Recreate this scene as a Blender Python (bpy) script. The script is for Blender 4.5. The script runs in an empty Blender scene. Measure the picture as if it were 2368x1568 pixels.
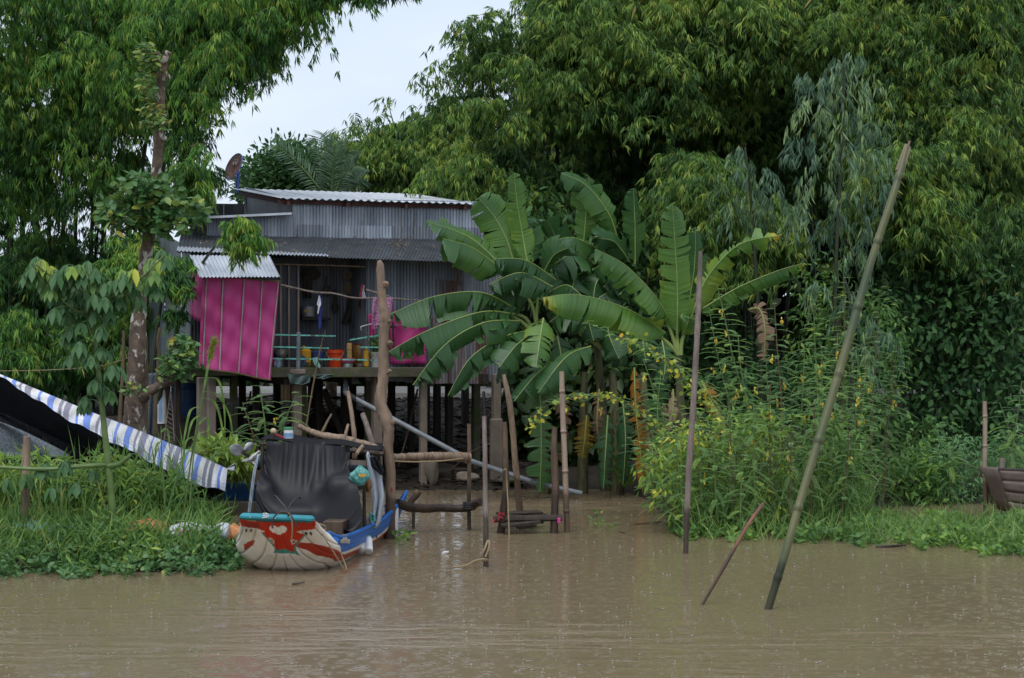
import bpy, math, random
import numpy as np
from mathutils import Vector, Matrix
C = bpy.context
SC = C.scene
rng = np.random.default_rng(11)
random.seed(5)

# ------------------------------------------------------------------ camera
W_PX, CX, Y0, F, EYE = 2367.0, 1183.5, 711.0, 5201.0, 3.5      # pixel frame the measurements were taken in
cam_d = bpy.data.cameras.new('camera')
cam = bpy.data.objects.new('camera', cam_d)
C.collection.objects.link(cam)
cam.location = (0, 0, EYE)
cam.rotation_euler = (math.radians(90), 0, 0)
cam_d.sensor_fit = 'HORIZONTAL'
cam_d.sensor_width = 36.0
cam_d.lens = 36.0 * F / W_PX
cam_d.shift_y = (Y0 - 1568 / 2.0) / W_PX
cam_d.clip_end = 3000
cam_d.clip_start = 0.5
cam_d.dof.use_dof = True
cam_d.dof.focus_distance = 43.0
cam_d.dof.aperture_fstop = 5.0
SC.camera = cam

# ------------------------------------------------------------------ sky, sun, exposure
SUN_EL, SUN_AZ = math.radians(62), math.radians(200)
world = bpy.data.worlds.new('World')
SC.world = world
world.use_nodes = True
wn = world.node_tree
wn.nodes.clear()
w_out = wn.nodes.new('ShaderNodeOutputWorld')
sky_t = wn.nodes.new('ShaderNodeTexSky')
sky_t.sky_type = 'NISHITA'
sky_t.sun_disc = False
sky_t.sun_elevation = SUN_EL
sky_t.sun_rotation = SUN_AZ
bg_a = wn.nodes.new('ShaderNodeBackground')
bg_a.inputs['Strength'].default_value = 0.10
wn.links.new(sky_t.outputs[0], bg_a.inputs['Color'])
tc = wn.nodes.new('ShaderNodeTexCoord')
mp = wn.nodes.new('ShaderNodeMapping')
mp.inputs['Scale'].default_value = (1.6, 1.6, 4.5)
wn.links.new(tc.outputs['Generated'], mp.inputs['Vector'])
nz = wn.nodes.new('ShaderNodeTexNoise')
nz.inputs['Scale'].default_value = 2.6
nz.inputs['Detail'].default_value = 5
wn.links.new(mp.outputs[0], nz.inputs['Vector'])
cr = wn.nodes.new('ShaderNodeValToRGB')
cr.color_ramp.elements[0].position = 0.32
cr.color_ramp.elements[0].color = (0.425, 0.505, 0.615, 1)
cr.color_ramp.elements[1].position = 0.68
cr.color_ramp.elements[1].color = (0.59, 0.65, 0.73, 1)
wn.links.new(nz.outputs['Fac'], cr.inputs['Fac'])
bg_b = wn.nodes.new('ShaderNodeBackground')
bg_b.inputs['Strength'].default_value = 1.0
wn.links.new(cr.outputs[0], bg_b.inputs['Color'])
w_mix = wn.nodes.new('ShaderNodeMixShader')
w_mix.inputs[0].default_value = 0.93
wn.links.new(bg_a.outputs[0], w_mix.inputs[1])
wn.links.new(bg_b.outputs[0], w_mix.inputs[2])
wn.links.new(w_mix.outputs[0], w_out.inputs['Surface'])

sun_d = bpy.data.lights.new('sun', 'SUN')
sun_d.energy = 1.5
sun_d.angle = math.radians(50)
sun_d.color = (1.0, 0.97, 0.92)
sun = bpy.data.objects.new('sun', sun_d)
C.collection.objects.link(sun)
# comes from behind the camera and high up: pointing direction = -(to-sun vector)
to_sun = Vector((-0.35 * math.cos(SUN_EL), -0.94 * math.cos(SUN_EL), math.sin(SUN_EL)))
sun.rotation_euler = (-to_sun).to_track_quat('-Z', 'Y').to_euler()
sky_t.sun_rotation = math.atan2(to_sun.x, to_sun.y)

SC.view_settings.view_transform = 'Standard'
SC.view_settings.look = 'None'
SC.view_settings.exposure = 0.6
SC.view_settings.gamma = 1.0
SC.cycles.max_bounces = 9
SC.cycles.diffuse_bounces = 6
SC.cycles.glossy_bounces = 3
SC.cycles.transmission_bounces = 5
SC.cycles.transparent_max_bounces = 8
SC.cycles.use_denoising = True
SC.cycles.caustics_reflective = False
SC.cycles.caustics_refractive = False

# ------------------------------------------------------------------ measuring helpers
def P(x, y, d):
    """the point at distance d seen in direction (x, y)"""
    return Vector(((x - CX) / F * d, d, EYE - (y - Y0) / F * d))

def ray(x, y):
    return Vector(((x - CX) / F, 1.0, -(y - Y0) / F))

EYEV = Vector((0, 0, EYE))
def on_plane(x, y, p0, n):
    r = ray(x, y)
    t = n.dot(p0 - EYEV) / n.dot(r)
    return EYEV + r * t

def wd(y):
    """distance of the water surface seen at row y"""
    return EYE * F / (y - Y0)

def px(d):
    return d / F                      # metres per measured pixel at distance d

# ------------------------------------------------------------------ materials
def _nodes(name):
    m = bpy.data.materials.new(name)
    m.use_nodes = True
    nt = m.node_tree
    b = nt.nodes['Principled BSDF']
    return m, nt, b

def _ramp(nt, stops):
    r = nt.nodes.new('ShaderNodeValToRGB')
    els = r.color_ramp.elements
    while len(els) < len(stops):
        els.new(0.5)
    for e, (p, c) in zip(els, stops):
        e.position = p
        e.color = (c[0], c[1], c[2], 1)
    return r

def mat(name, c1, c2=None, rough=0.6, scale=4.0, stretch=(1, 1, 1), bump=0.0, bscale=None, spec=0.4,
        metal=0.0, detail=6.0, lo=0.35, hi=0.65, tide=None, attr=None, attr_gain=0.5, stain=None, stain_at=(0.6, 0.72), stain_scale=1.2, coat=0.0):
    """noise between two colours, optional per-piece value shift (attr), stains with a shape of their own, and bump"""
    m, nt, b = _nodes(name)
    L = nt.links.new
    b.inputs['Roughness'].default_value = rough
    b.inputs['Metallic'].default_value = metal
    b.inputs['Specular IOR Level'].default_value = spec
    if coat:
        b.inputs['Coat Weight'].default_value = coat
        b.inputs['Coat Roughness'].default_value = 0.15
    co = nt.nodes.new('ShaderNodeTexCoord')
    mpn = nt.nodes.new('ShaderNodeMapping')
    mpn.inputs['Scale'].default_value = stretch
    L(co.outputs['Object'], mpn.inputs['Vector'])
    n1 = nt.nodes.new('ShaderNodeTexNoise')
    n1.inputs['Scale'].default_value = scale
    n1.inputs['Detail'].default_value = detail
    L(mpn.outputs[0], n1.inputs['Vector'])
    if c2 is None:
        c2 = tuple(min(1, v * 0.72) for v in c1)
    r = _ramp(nt, [(lo, c2), (hi, c1)])
    L(n1.outputs['Fac'], r.inputs['Fac'])
    col = r.outputs[0]
    if stain is not None:
        n2 = nt.nodes.new('ShaderNodeTexNoise')
        n2.inputs['Scale'].default_value = stain_scale
        n2.inputs['Detail'].default_value = 8
        L(mpn.outputs[0], n2.inputs['Vector'])
        r2 = _ramp(nt, [(stain_at[0], (0, 0, 0)), (stain_at[1], (1, 1, 1))])
        L(n2.outputs['Fac'], r2.inputs['Fac'])
        mx = nt.nodes.new('ShaderNodeMix')
        mx.data_type = 'RGBA'
        L(r2.outputs[0], mx.inputs[0])
        L(col, mx.inputs[6])
        mx.inputs[7].default_value = (*stain, 1)
        col = mx.outputs[2]
    if attr:
        at = nt.nodes.new('ShaderNodeAttribute')
        at.attribute_name = attr
        ma = nt.nodes.new('ShaderNodeMath')
        ma.operation = 'MULTIPLY_ADD'
        L(at.outputs['Fac'], ma.inputs[0])
        ma.inputs[1].default_value = attr_gain
        ma.inputs[2].default_value = 1.0 - attr_gain * 0.5
        vm = nt.nodes.new('ShaderNodeVectorMath')
        vm.operation = 'SCALE'
        L(col, vm.inputs[0])
        L(ma.outputs[0], vm.inputs['Scale'])
        col = vm.outputs[0]
    if tide:
        # silt and wet left by the river: dark below an uneven line
        ge = nt.nodes.new('ShaderNodeNewGeometry')
        sp = nt.nodes.new('ShaderNodeSeparateXYZ')
        L(ge.outputs['Position'], sp.inputs[0])
        n4 = nt.nodes.new('ShaderNodeTexNoise')
        n4.inputs['Scale'].default_value = 7
        L(ge.outputs['Position'], n4.inputs['Vector'])
        ad = nt.nodes.new('ShaderNodeMath')
        ad.operation = 'MULTIPLY_ADD'
        L(n4.outputs['Fac'], ad.inputs[0])
        ad.inputs[1].default_value = -0.35
        L(sp.outputs['Z'], ad.inputs[2])
        rt = _ramp(nt, [(max(0, tide - .22), (.33, .30, .27)), (tide - .08, (1, 1, 1))])
        L(ad.outputs[0], rt.inputs['Fac'])
        mt4 = nt.nodes.new('ShaderNodeMix')
        mt4.data_type = 'RGBA'
        mt4.blend_type = 'MULTIPLY'
        mt4.inputs[0].default_value = 1.0
        L(col, mt4.inputs[6])
        L(rt.outputs[0], mt4.inputs[7])
        col = mt4.outputs[2]
    L(col, b.inputs['Base Color'])
    if bump:
        n3 = nt.nodes.new('ShaderNodeTexNoise')
        n3.inputs['Scale'].default_value = bscale or scale * 3
        n3.inputs['Detail'].default_value = 6
        L(mpn.outputs[0], n3.inputs['Vector'])
        bp = nt.nodes.new('ShaderNodeBump')
        bp.inputs['Strength'].default_value = bump
        bp.inputs['Distance'].default_value = 0.03
        L(n3.outputs['Fac'], bp.inputs['Height'])
        L(bp.outputs[0], b.inputs['Normal'])
    return m

def leafmat(name, stops, trans=0.32, rough=0.45, spec=0.3, stripes=0.0):
    """leaf colour from the per-leaf 'tint' value; some light passes through"""
    m, nt, b = _nodes(name)
    L = nt.links.new
    b.inputs['Roughness'].default_value = rough
    b.inputs['Specular IOR Level'].default_value = spec
    at = nt.nodes.new('ShaderNodeAttribute')
    at.attribute_name = 'tint'
    r = _ramp(nt, stops)
    L(at.outputs['Fac'], r.inputs['Fac'])
    col = r.outputs[0]
    if stripes:
        a2 = nt.nodes.new('ShaderNodeAttribute')
        a2.attribute_name = 'along'
        nn = nt.nodes.new('ShaderNodeTexNoise')
        nn.noise_dimensions = '1D'
        nn.inputs['Scale'].default_value = 45.0
        nn.inputs['Detail'].default_value = 3
        L(a2.outputs['Fac'], nn.inputs['W'])
        r2 = _ramp(nt, [(0.3, (1 - stripes,) * 3), (0.7, (1 + stripes,) * 3)])
        L(nn.outputs['Fac'], r2.inputs['Fac'])
        mx = nt.nodes.new('ShaderNodeMix')
        mx.data_type = 'RGBA'
        mx.blend_type = 'MULTIPLY'
        mx.inputs[0].default_value = 1.0
        L(col, mx.inputs[6])
        L(r2.outputs[0], mx.inputs[7])
        col = mx.outputs[2]
        bp = nt.nodes.new('ShaderNodeBump')
        bp.inputs['Strength'].default_value = 0.35
        bp.inputs['Distance'].default_value = 0.02
        L(nn.outputs['Fac'], bp.inputs['Height'])
        L(bp.outputs[0], b.inputs['Normal'])
    L(col, b.inputs['Base Color'])
    tr = nt.nodes.new('ShaderNodeBsdfTranslucent')
    hs = nt.nodes.new('ShaderNodeHueSaturation')
    hs.inputs['Hue'].default_value = 0.485
    hs.inputs['Value'].default_value = 1.5
    L(col, hs.inputs['Color'])
    L(hs.outputs[0], tr.inputs['Color'])
    ms = nt.nodes.new('ShaderNodeMixShader')
    ms.inputs[0].default_value = trans
    L(b.outputs[0], ms.inputs[1])
    L(tr.outputs[0], ms.inputs[2])
    L(ms.outputs[0], nt.nodes['Material Output'].inputs['Surface'])
    return m

def paintmat(name, rough=0.4, spec=0.4, dirt=0.25):
    """colour painted per vertex (paint on a real surface) with a little grime"""
    m, nt, b = _nodes(name)
    L = nt.links.new
    at = nt.nodes.new('ShaderNodeAttribute')
    at.attribute_name = 'paint'
    co = nt.nodes.new('ShaderNodeTexCoord')
    n1 = nt.nodes.new('ShaderNodeTexNoise')
    n1.inputs['Scale'].default_value = 6
    n1.inputs['Detail'].default_value = 8
    L(co.outputs['Object'], n1.inputs['Vector'])
    r = _ramp(nt, [(0.3, (1 - dirt, 1 - dirt * 1.1, 1 - dirt * 1.3)), (0.6, (1, 1, 1))])
    L(n1.outputs['Fac'], r.inputs['Fac'])
    mx = nt.nodes.new('ShaderNodeMix')
    mx.data_type = 'RGBA'
    mx.blend_type = 'MULTIPLY'
    mx.inputs[0].default_value = 1.0
    L(at.outputs['Color'], mx.inputs[6])
    L(r.outputs[0], mx.inputs[7])
    L(mx.outputs[2], b.inputs['Base Color'])
    b.inputs['Roughness'].default_value = rough
    b.inputs['Specular IOR Level'].default_value = spec
    return m

# ------------------------------------------------------------------ objects
def tag(o, label=None, cat=None, group=None, kind=None):
    if label: o['label'] = label
    if cat: o['category'] = cat
    if group: o['group'] = group
    if kind: o['kind'] = kind
    return o

def world_loc(o):
    v = Vector(o.location)
    while o.parent:
        o = o.parent
        v += o.location
    return v

def thing(name, label, cat, loc, group=None):
    o = bpy.data.objects.new(name, None)
    o.empty_display_size = 0.2
    o.location = loc
    C.collection.objects.link(o)
    return tag(o, label, cat, group)

def link_mesh(name, me, m, parent=None, origin=None):
    o = bpy.data.objects.new(name, me)
    if m is not None:
        for k in (m if isinstance(m, (list, tuple)) else [m]):
            me.materials.append(k)
    C.collection.objects.link(o)
    if parent is not None:
        o.parent = parent
    elif origin is not None:
        o.location = origin
    return o

class MB:
    """collects pieces and links them as one mesh object"""
    def __init__(s):
        s.v, s.f, s.att, s.mi = [], [], {}, []
        s.cur_m = 0
    def add(s, verts, faces, **att):
        o = len(s.v)
        s.v += [tuple(p) for p in verts]
        s.f += [tuple(i + o for i in f) for f in faces]
        s.mi += [s.cur_m] * len(faces)
        for k in set(s.att) | set(att):
            lst = s.att.setdefault(k, [])
            val = att.get(k, 0.5)
            while len(lst) < o:
                lst.append(0.5)
            if isinstance(val, (list, np.ndarray)) and len(val) == len(verts) and not (len(verts) == 3 and k == 'paint' and np.isscalar(val[0])):
                lst += list(val)
            else:
                lst += [val] * len(verts)
        return s
    def box(s, c, size, rot=None, bevel=0.0, **att):
        x, y, z = (v / 2 for v in size)
        R = rot if rot is not None else Matrix.Identity(3)
        c = Vector(c)
        b = min(bevel, x * .9, y * .9, z * .9)
        if b <= 0:
            vs = [c + R @ Vector((sx * x, sy * y, sz * z)) for sx in (-1, 1) for sy in (-1, 1) for sz in (-1, 1)]
            fs = [(0, 1, 3, 2), (4, 6, 7, 5), (0, 4, 5, 1), (2, 3, 7, 6), (0, 2, 6, 4), (1, 5, 7, 3)]
            return s.add(vs, fs, **att)
        # chamfered along all edges: octagonal rings
        vs, fs = [], []
        def ring(k, zz):
            pts = [(-x + b, -y), (x - b, -y), (x, -y + b), (x, y - b), (x - b, y), (-x + b, y), (-x, y - b), (-x, -y + b)]
            return [c + R @ Vector((px_ * k[0], py_ * k[1], zz)) for px_, py_ in pts]
        k2 = ((x - b) / x, (y - b) / y)
        rings = [ring(k2, -z), ring((1, 1), -z + b), ring((1, 1), z - b), ring(k2, z)]
        for r in rings: vs += r
        for q in range(3):
            for i in range(8):
                j = (i + 1) % 8
                fs.append((q * 8 + i, q * 8 + j, q * 8 + 8 + j, q * 8 + 8 + i))
        fs.append(tuple(range(7, -1, -1)))
        fs.append(tuple(range(24, 32)))
        return s.add(vs, fs, **att)
    def beam(s, a, b, w, h, up=Vector((0, 0, 1)), bevel=0.0, **att):
        a, b = Vector(a), Vector(b)
        t = (b - a)
        L = t.length
        t.normalize()
        sd = t.cross(up)
        if sd.length < 1e-4:
            sd = t.cross(Vector((0, 1, 0)))
        sd.normalize()
        u = sd.cross(t)
        R = Matrix((sd, t, u)).transposed()
        return s.box((a + b) / 2, (w, L, h), R, bevel, **att)
    def tube(s, pts, r, seg=8, cap=True, jitter=0.0, sm=1, **att):
        pts = [Vector(p) for p in pts]
        if sm > 1:
            rr = r if isinstance(r, (list, tuple)) else [r] * len(pts)
            pts, r = spline(pts, sm, rr)
        n = len(pts)
        if not isinstance(r, (list, tuple, np.ndarray)):
            r = [r] * n
        vs, fs = [], []
        ref = None
        for i, p in enumerate(pts):
            t = (pts[min(i + 1, n - 1)] - pts[max(i - 1, 0)])
            if t.length < 1e-9: t = Vector((0, 0, 1))
            t.normalize()
            if ref is None:
                ref = t.orthogonal().normalized()
            ref = (ref - t * ref.dot(t))
            if ref.length < 1e-6: ref = t.orthogonal()
            ref.normalize()
            b = t.cross(ref)
            for k in range(seg):
                an = 2 * math.pi * k / seg
                q = r[i] * (1 + (random.uniform(-jitter, jitter) if jitter else 0))
                vs.append(p + (ref * math.cos(an) + b * math.sin(an)) * q)
        for i in range(n - 1):
            for k in range(seg):
                j = (k + 1) % seg
                fs.append((i * seg + k, i * seg + j, (i + 1) * seg + j, (i + 1) * seg + k))
        if cap:
            fs.append(tuple(range(seg - 1, -1, -1)))
            fs.append(tuple((n - 1) * seg + k for k in range(seg)))
        return s.add(vs, fs, **att)
    def lathe(s, c, prof, seg=20, axis=None, **att):
        """prof: (radius, height) pairs along axis"""
        c = Vector(c)
        ax = (Vector(axis) if axis else Vector((0, 0, 1))).normalized()
        a1 = ax.orthogonal().normalized()
        a2 = ax.cross(a1)
        vs, fs = [], []
        for r, h in prof:
            for k in range(seg):
                an = 2 * math.pi * k / seg
                vs.append(c + ax * h + (a1 * math.cos(an) + a2 * math.sin(an)) * max(r, 1e-4))
        for i in range(len(prof) - 1):
            for k in range(seg):
                j = (k + 1) % seg
                fs.append((i * seg + k, i * seg + j, (i + 1) * seg + j, (i + 1) * seg + k))
        fs.append(tuple(range(seg - 1, -1, -1)))
        fs.append(tuple((len(prof) - 1) * seg + k for k in range(seg)))
        return s.add(vs, fs, **att)
    def grid(s, fn, nu, nv, att_fn=None, closed=False, **att):
        vs, at = [], {}
        for j in range(nv + 1):
            for i in range(nu + 1):
                u, v = i / nu, j / nv
                vs.append(fn(u, v))
                if att_fn:
                    for k, val in att_fn(u, v).items():
                        at.setdefault(k, []).append(val)
        fs = [(j * (nu + 1) + i, j * (nu + 1) + i + 1, (j + 1) * (nu + 1) + i + 1, (j + 1) * (nu + 1) + i)
              for j in range(nv) for i in range(nu)]
        at.update(att)
        return s.add(vs, fs, **at)
    def poly(s, pts, thick=0.0, nrm=None, **att):
        """flat outline; with thick, a slab"""
        pts = [Vector(p) for p in pts]
        n = len(pts)
        if not thick:
            return s.add(pts, [tuple(range(n))], **att)
        d = Vector(nrm).normalized() * thick
        vs = pts + [p - d for p in pts]
        fs = [tuple(range(n)), tuple(range(2 * n - 1, n - 1, -1))] + [(i, n + i, n + (i + 1) % n, (i + 1) % n) for i in range(n)]
        return s.add(vs, fs, **att)
    def build(s, name, m, parent=None, smooth=True, angle=40, solid=0.0):
        me = bpy.data.meshes.new(name)
        org = Vector((0, 0, 0))
        V = np.array(s.v, dtype=np.float64)
        if parent is not None:
            org = world_loc(parent)
        else:
            org = Vector(((V[:, 0].min() + V[:, 0].max()) / 2, (V[:, 1].min() + V[:, 1].max()) / 2, V[:, 2].min()))
        me.from_pydata([tuple(r) for r in (V - np.array(org))], [], s.f)
        for k, vals in s.att.items():
            while len(vals) < len(s.v):
                vals.append(0.5)
            if k == 'paint':
                a = me.attributes.new('paint', 'FLOAT_COLOR', 'POINT')
                arr = np.ones((len(vals), 4), dtype=np.float32)
                for i, c in enumerate(vals):
                    arr[i, :3] = c if not np.isscalar(c) else (c, c, c)
                a.data.foreach_set('color', arr.ravel())
            else:
                a = me.attributes.new(k, 'FLOAT', 'POINT')
                a.data.foreach_set('value', np.array(vals, dtype=np.float32))
        if isinstance(m, (list, tuple)) and len(m) > 1:
            me.polygons.foreach_set('material_index', np.array(s.mi, dtype=np.int32))
        me.update()
        if smooth:
            me.polygons.foreach_set('use_smooth', np.ones(len(me.polygons), dtype=bool))
            if angle:
                me.set_sharp_from_angle(angle=math.radians(angle))
        o = link_mesh(name, me, m, parent, None if parent is not None else org)
        if solid:
            md = o.modifiers.new('thickness', 'SOLIDIFY')
            md.thickness = solid
        return o

def spline(pts, sub, vals=None):
    """Catmull-Rom through the points"""
    pts = [Vector(p) for p in pts]
    out, ov = [], []
    n = len(pts)
    for i in range(n - 1):
        p0, p1, p2, p3 = pts[max(i - 1, 0)], pts[i], pts[i + 1], pts[min(i + 2, n - 1)]
        for k in range(sub):
            t = k / sub
            out.append(0.5 * ((2 * p1) + (p2 - p0) * t + (2 * p0 - 5 * p1 + 4 * p2 - p3) * t * t + (-p0 + 3 * p1 - 3 * p2 + p3) * t ** 3))
            if vals is not None:
                ov.append(vals[i] * (1 - t) + vals[i + 1] * t)
    out.append(pts[-1])
    if vals is not None:
        ov.append(vals[-1])
        return out, ov
    return out

def copy_tree(o, parent=None):
    c = o.copy()
    C.collection.objects.link(c)
    if parent is not None:
        c.parent = parent
    for ch in list(o.children):
        copy_tree(ch, c)
    return c

# ------------------------------------------------------------------ leaves (many small real faces, built in bulk)
TPL = {
    'lance': ([(0, 0, 0), (.38, -.5, .05), (.38, .5, .05), (1, 0, -.12)], [(0, 1, 3), (0, 3, 2)]),
    'oval': ([(0, 0, 0), (.22, -.40, .05), (.22, .40, .05), (.62, -.46, .0), (.62, .46, .0), (1, 0, -.16), (.45, 0, -.03)],
             [(0, 1, 6), (1, 3, 6), (3, 5, 6), (0, 6, 2), (2, 6, 4), (4, 6, 5)]),
    'long': ([(0, 0, 0), (.3, -.5, .03), (.3, .5, .03), (.68, -.36, -.06), (.68, .36, -.06), (1, 0, -.26)],
             [(0, 1, 2), (1, 3, 2), (2, 3, 4), (3, 5, 4)]),
    'blade': ([(0, -.4, 0), (0, .4, 0), (.4, -.5, .06), (.4, .5, .06), (.75, -.34, -.10), (.75, .34, -.10), (1, 0, -.36)],
              [(0, 2, 1), (1, 2, 3), (2, 4, 3), (3, 4, 5), (4, 6, 5)]),
}

def unit(a):
    return a / np.maximum(np.linalg.norm(a, axis=-1, keepdims=True), 1e-9)

class Leaves:
    def __init__(s):
        s.V, s.T, s.A, s.n = [], [], [], 0
    def add(s, base, d, L, W, tint, tpl='lance', nrm=None):
        base = np.asarray(base, float).reshape(-1, 3)
        N = len(base)
        if N == 0: return s
        d = unit(np.broadcast_to(np.asarray(d, float), (N, 3)))
        if nrm is None:
            nrm = rng.normal(size=(N, 3)) * 0.6 + np.array([0, -0.35, 0.8])
        nrm = np.broadcast_to(np.asarray(nrm, float), (N, 3))
        nrm = nrm - d * (nrm * d).sum(1, keepdims=True)
        nrm = unit(nrm)
        sd = np.cross(d, nrm)
        L = np.broadcast_to(np.asarray(L, float), (N,))[:, None]
        W = np.broadcast_to(np.asarray(W, float), (N,))[:, None]
        tint = np.broadcast_to(np.asarray(tint, float), (N,))
        tv, tf = TPL[tpl]
        k = len(tv)
        vv = np.stack([base + d * (L * a) + sd * (W * b) + nrm * (L * c) for a, b, c in tv], 1).reshape(-1, 3)
        ff = (np.arange(N)[:, None, None] * k + np.array(tf)[None]).reshape(-1, 3) + s.n
        s.V.append(vv)
        s.T.append(ff)
        s.A.append(np.repeat(tint, k))
        s.n += N * k
        return s
    def build(s, name, m, parent=None, label=None):
        V = np.concatenate(s.V)
        T = np.concatenate(s.T)
        A = np.concatenate(s.A)
        if parent is not None:
            org = np.array(world_loc(parent))
        else:
            org = np.array([V[:, 0].mean(), V[:, 1].mean(), V[:, 2].min()])
        V = V - org
        me = bpy.data.meshes.new(name)
        me.vertices.add(len(V))
        me.vertices.foreach_set('co', V.astype(np.float32).ravel())
        me.loops.add(len(T) * 3)
        me.loops.foreach_set('vertex_index', T.astype(np.int32).ravel())
        me.polygons.add(len(T))
        me.polygons.foreach_set('loop_start', np.arange(0, len(T) * 3, 3, dtype=np.int32))
        a = me.attributes.new('tint', 'FLOAT', 'POINT')
        a.data.foreach_set('value', A.astype(np.float32))
        me.update(calc_edges=True)
        o = link_mesh(name, me, m, parent, None if parent is not None else Vector(org))
        return o

def rdir(n, up=0.0, flat=1.0):
    a = rng.uniform(0, 2 * np.pi, n)
    z = rng.normal(size=n) * 0.5 + up
    return unit(np.stack([np.cos(a) * flat, np.sin(a) * flat, z], 1))

DOWN = np.array([0, 0, -1.0])

def strands(lv, start, d, L, K=5, M=6, leaf=(0.22, 0.03), droop=0.7, tint=0.5, tvar=0.12, hang=0.6, tpl='lance', spread=0.5):
    """drooping branchlets: K fans of M leaves along each"""
    start = np.asarray(start, float)
    N = len(start)
    d = unit(np.asarray(d, float))
    L = np.broadcast_to(np.asarray(L, float), (N,))
    tint = np.broadcast_to(np.asarray(tint, float), (N,))
    t = np.linspace(0.25, 1.0, K)[None, :, None] + rng.uniform(-.06, .06, (N, K, 1))
    pos = start[:, None] + d[:, None] * (L[:, None, None] * t) + DOWN * (L[:, None, None] * droop * t * t)
    tan = unit(d[:, None] + DOWN * (2 * droop * t))
    pos = np.repeat(pos.reshape(-1, 3), M, 0)
    tan = np.repeat(tan.reshape(-1, 3), M, 0)
    n = len(pos)
    ax = np.repeat(unit(rdir(N * K) * .55 + DOWN * hang * rng.uniform(.4, 1.5, (N * K, 1))), M, 0)
    ld = unit(0.3 * tan + ax + spread * rdir(n))
    fan = np.repeat(tint, K) + rng.normal(0, tvar * 1.2, N * K) + np.where(rng.random(N * K) < .28, .27, -.04)
    tn = np.repeat(fan, M) + rng.normal(0, tvar * .4, n)
    lv.add(pos + rng.normal(0, 0.02, (n, 3)), ld, leaf[0] * rng.uniform(0.65, 1.25, n), leaf[1] * rng.uniform(0.7, 1.2, n), np.where(rng.random(n) < .012, .97, np.clip(tn, 0, .88)), tpl)
    return lv

def in_poly(x, y, poly):
    c = np.zeros(len(x), bool)
    n = len(poly)
    for i in range(n):
        x1, y1 = poly[i]
        x2, y2 = poly[(i + 1) % n]
        cond = ((y1 > y) != (y2 > y))
        xi = (x2 - x1) * (y - y1) / ((y2 - y1) if y2 != y1 else 1e-9) + x1
        c ^= cond & (x < xi)
    return c

def sample_poly(poly, n):
    p = np.array(poly, float)
    xs, ys = [], []
    while len(xs) < n:
        x = rng.uniform(p[:, 0].min(), p[:, 0].max(), 4 * n)
        y = rng.uniform(p[:, 1].min(), p[:, 1].max(), 4 * n)
        k = in_poly(x, y, poly)
        xs += list(x[k]); ys += list(y[k])
    return np.array(xs[:n]), np.array(ys[:n])

def PP(x, y, d):
    x, y, d = np.broadcast_arrays(np.asarray(x, float), np.asarray(y, float), np.asarray(d, float))
    return np.stack([(x - CX) / F * d, d, EYE - (y - Y0) / F * d], -1)
# ================================================================== materials
M = {}
M['mud'] = mat('mud', (0.03, 0.022, 0.015), (0.013, 0.010, 0.007), rough=0.75, scale=1.5, bump=0.6, bscale=5)
M['road'] = mat('road', (0.24, 0.235, 0.23), (0.19, 0.185, 0.18), rough=0.8, scale=3)
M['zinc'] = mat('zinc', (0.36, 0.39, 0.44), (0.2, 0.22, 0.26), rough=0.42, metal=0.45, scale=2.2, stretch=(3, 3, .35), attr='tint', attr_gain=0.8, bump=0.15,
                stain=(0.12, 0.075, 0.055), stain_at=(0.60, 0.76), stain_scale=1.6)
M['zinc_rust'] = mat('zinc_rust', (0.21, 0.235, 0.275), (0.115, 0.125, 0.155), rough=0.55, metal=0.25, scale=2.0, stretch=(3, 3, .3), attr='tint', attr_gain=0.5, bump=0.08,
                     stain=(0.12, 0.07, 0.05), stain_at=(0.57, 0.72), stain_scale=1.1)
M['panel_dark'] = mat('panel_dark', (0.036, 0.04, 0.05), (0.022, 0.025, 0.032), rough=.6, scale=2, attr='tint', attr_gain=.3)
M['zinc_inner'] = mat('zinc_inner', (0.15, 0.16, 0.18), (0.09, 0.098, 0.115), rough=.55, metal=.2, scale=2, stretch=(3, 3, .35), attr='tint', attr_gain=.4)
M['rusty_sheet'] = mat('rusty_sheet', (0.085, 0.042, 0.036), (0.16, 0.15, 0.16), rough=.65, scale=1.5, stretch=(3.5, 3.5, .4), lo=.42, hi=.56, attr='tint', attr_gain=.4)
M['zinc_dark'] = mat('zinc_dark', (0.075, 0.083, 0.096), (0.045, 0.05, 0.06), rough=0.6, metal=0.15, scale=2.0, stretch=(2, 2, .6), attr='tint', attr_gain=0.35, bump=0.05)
M['zinc_bright'] = mat('zinc_bright', (0.50, 0.54, 0.60), (0.36, 0.39, 0.45), rough=0.45, metal=0.45, scale=2.5, attr='tint', attr_gain=0.3,
                       stain=(0.30, 0.25, 0.22), stain_at=(0.68, 0.76), stain_scale=5)
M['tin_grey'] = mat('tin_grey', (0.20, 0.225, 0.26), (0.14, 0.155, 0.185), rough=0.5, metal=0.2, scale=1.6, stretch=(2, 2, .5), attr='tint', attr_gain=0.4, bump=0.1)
M['roof_paint'] = mat('roof_paint', (0.60, 0.63, 0.68), (0.44, 0.47, 0.52), rough=0.4, scale=3, stain=(0.25, 0.24, 0.25), stain_at=(0.67, 0.73), stain_scale=7)
M['roof_under'] = mat('roof_under', (0.14, 0.05, 0.035), (0.07, 0.03, 0.025), rough=0.7, scale=6)
M['concrete'] = mat('concrete', (0.235, 0.19, 0.155), (0.16, 0.13, 0.105), rough=0.85, scale=3, bump=0.3, stain=(0.09, 0.085, 0.055), stain_at=(0.58, 0.7))
M['concrete_mossy'] = mat('concrete_mossy', (0.115, 0.105, 0.075), (0.06, 0.055, 0.04), rough=0.85, scale=4, bump=0.35, stain=(0.06, 0.085, 0.025), stain_at=(0.5, 0.62), stain_scale=3)
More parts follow.
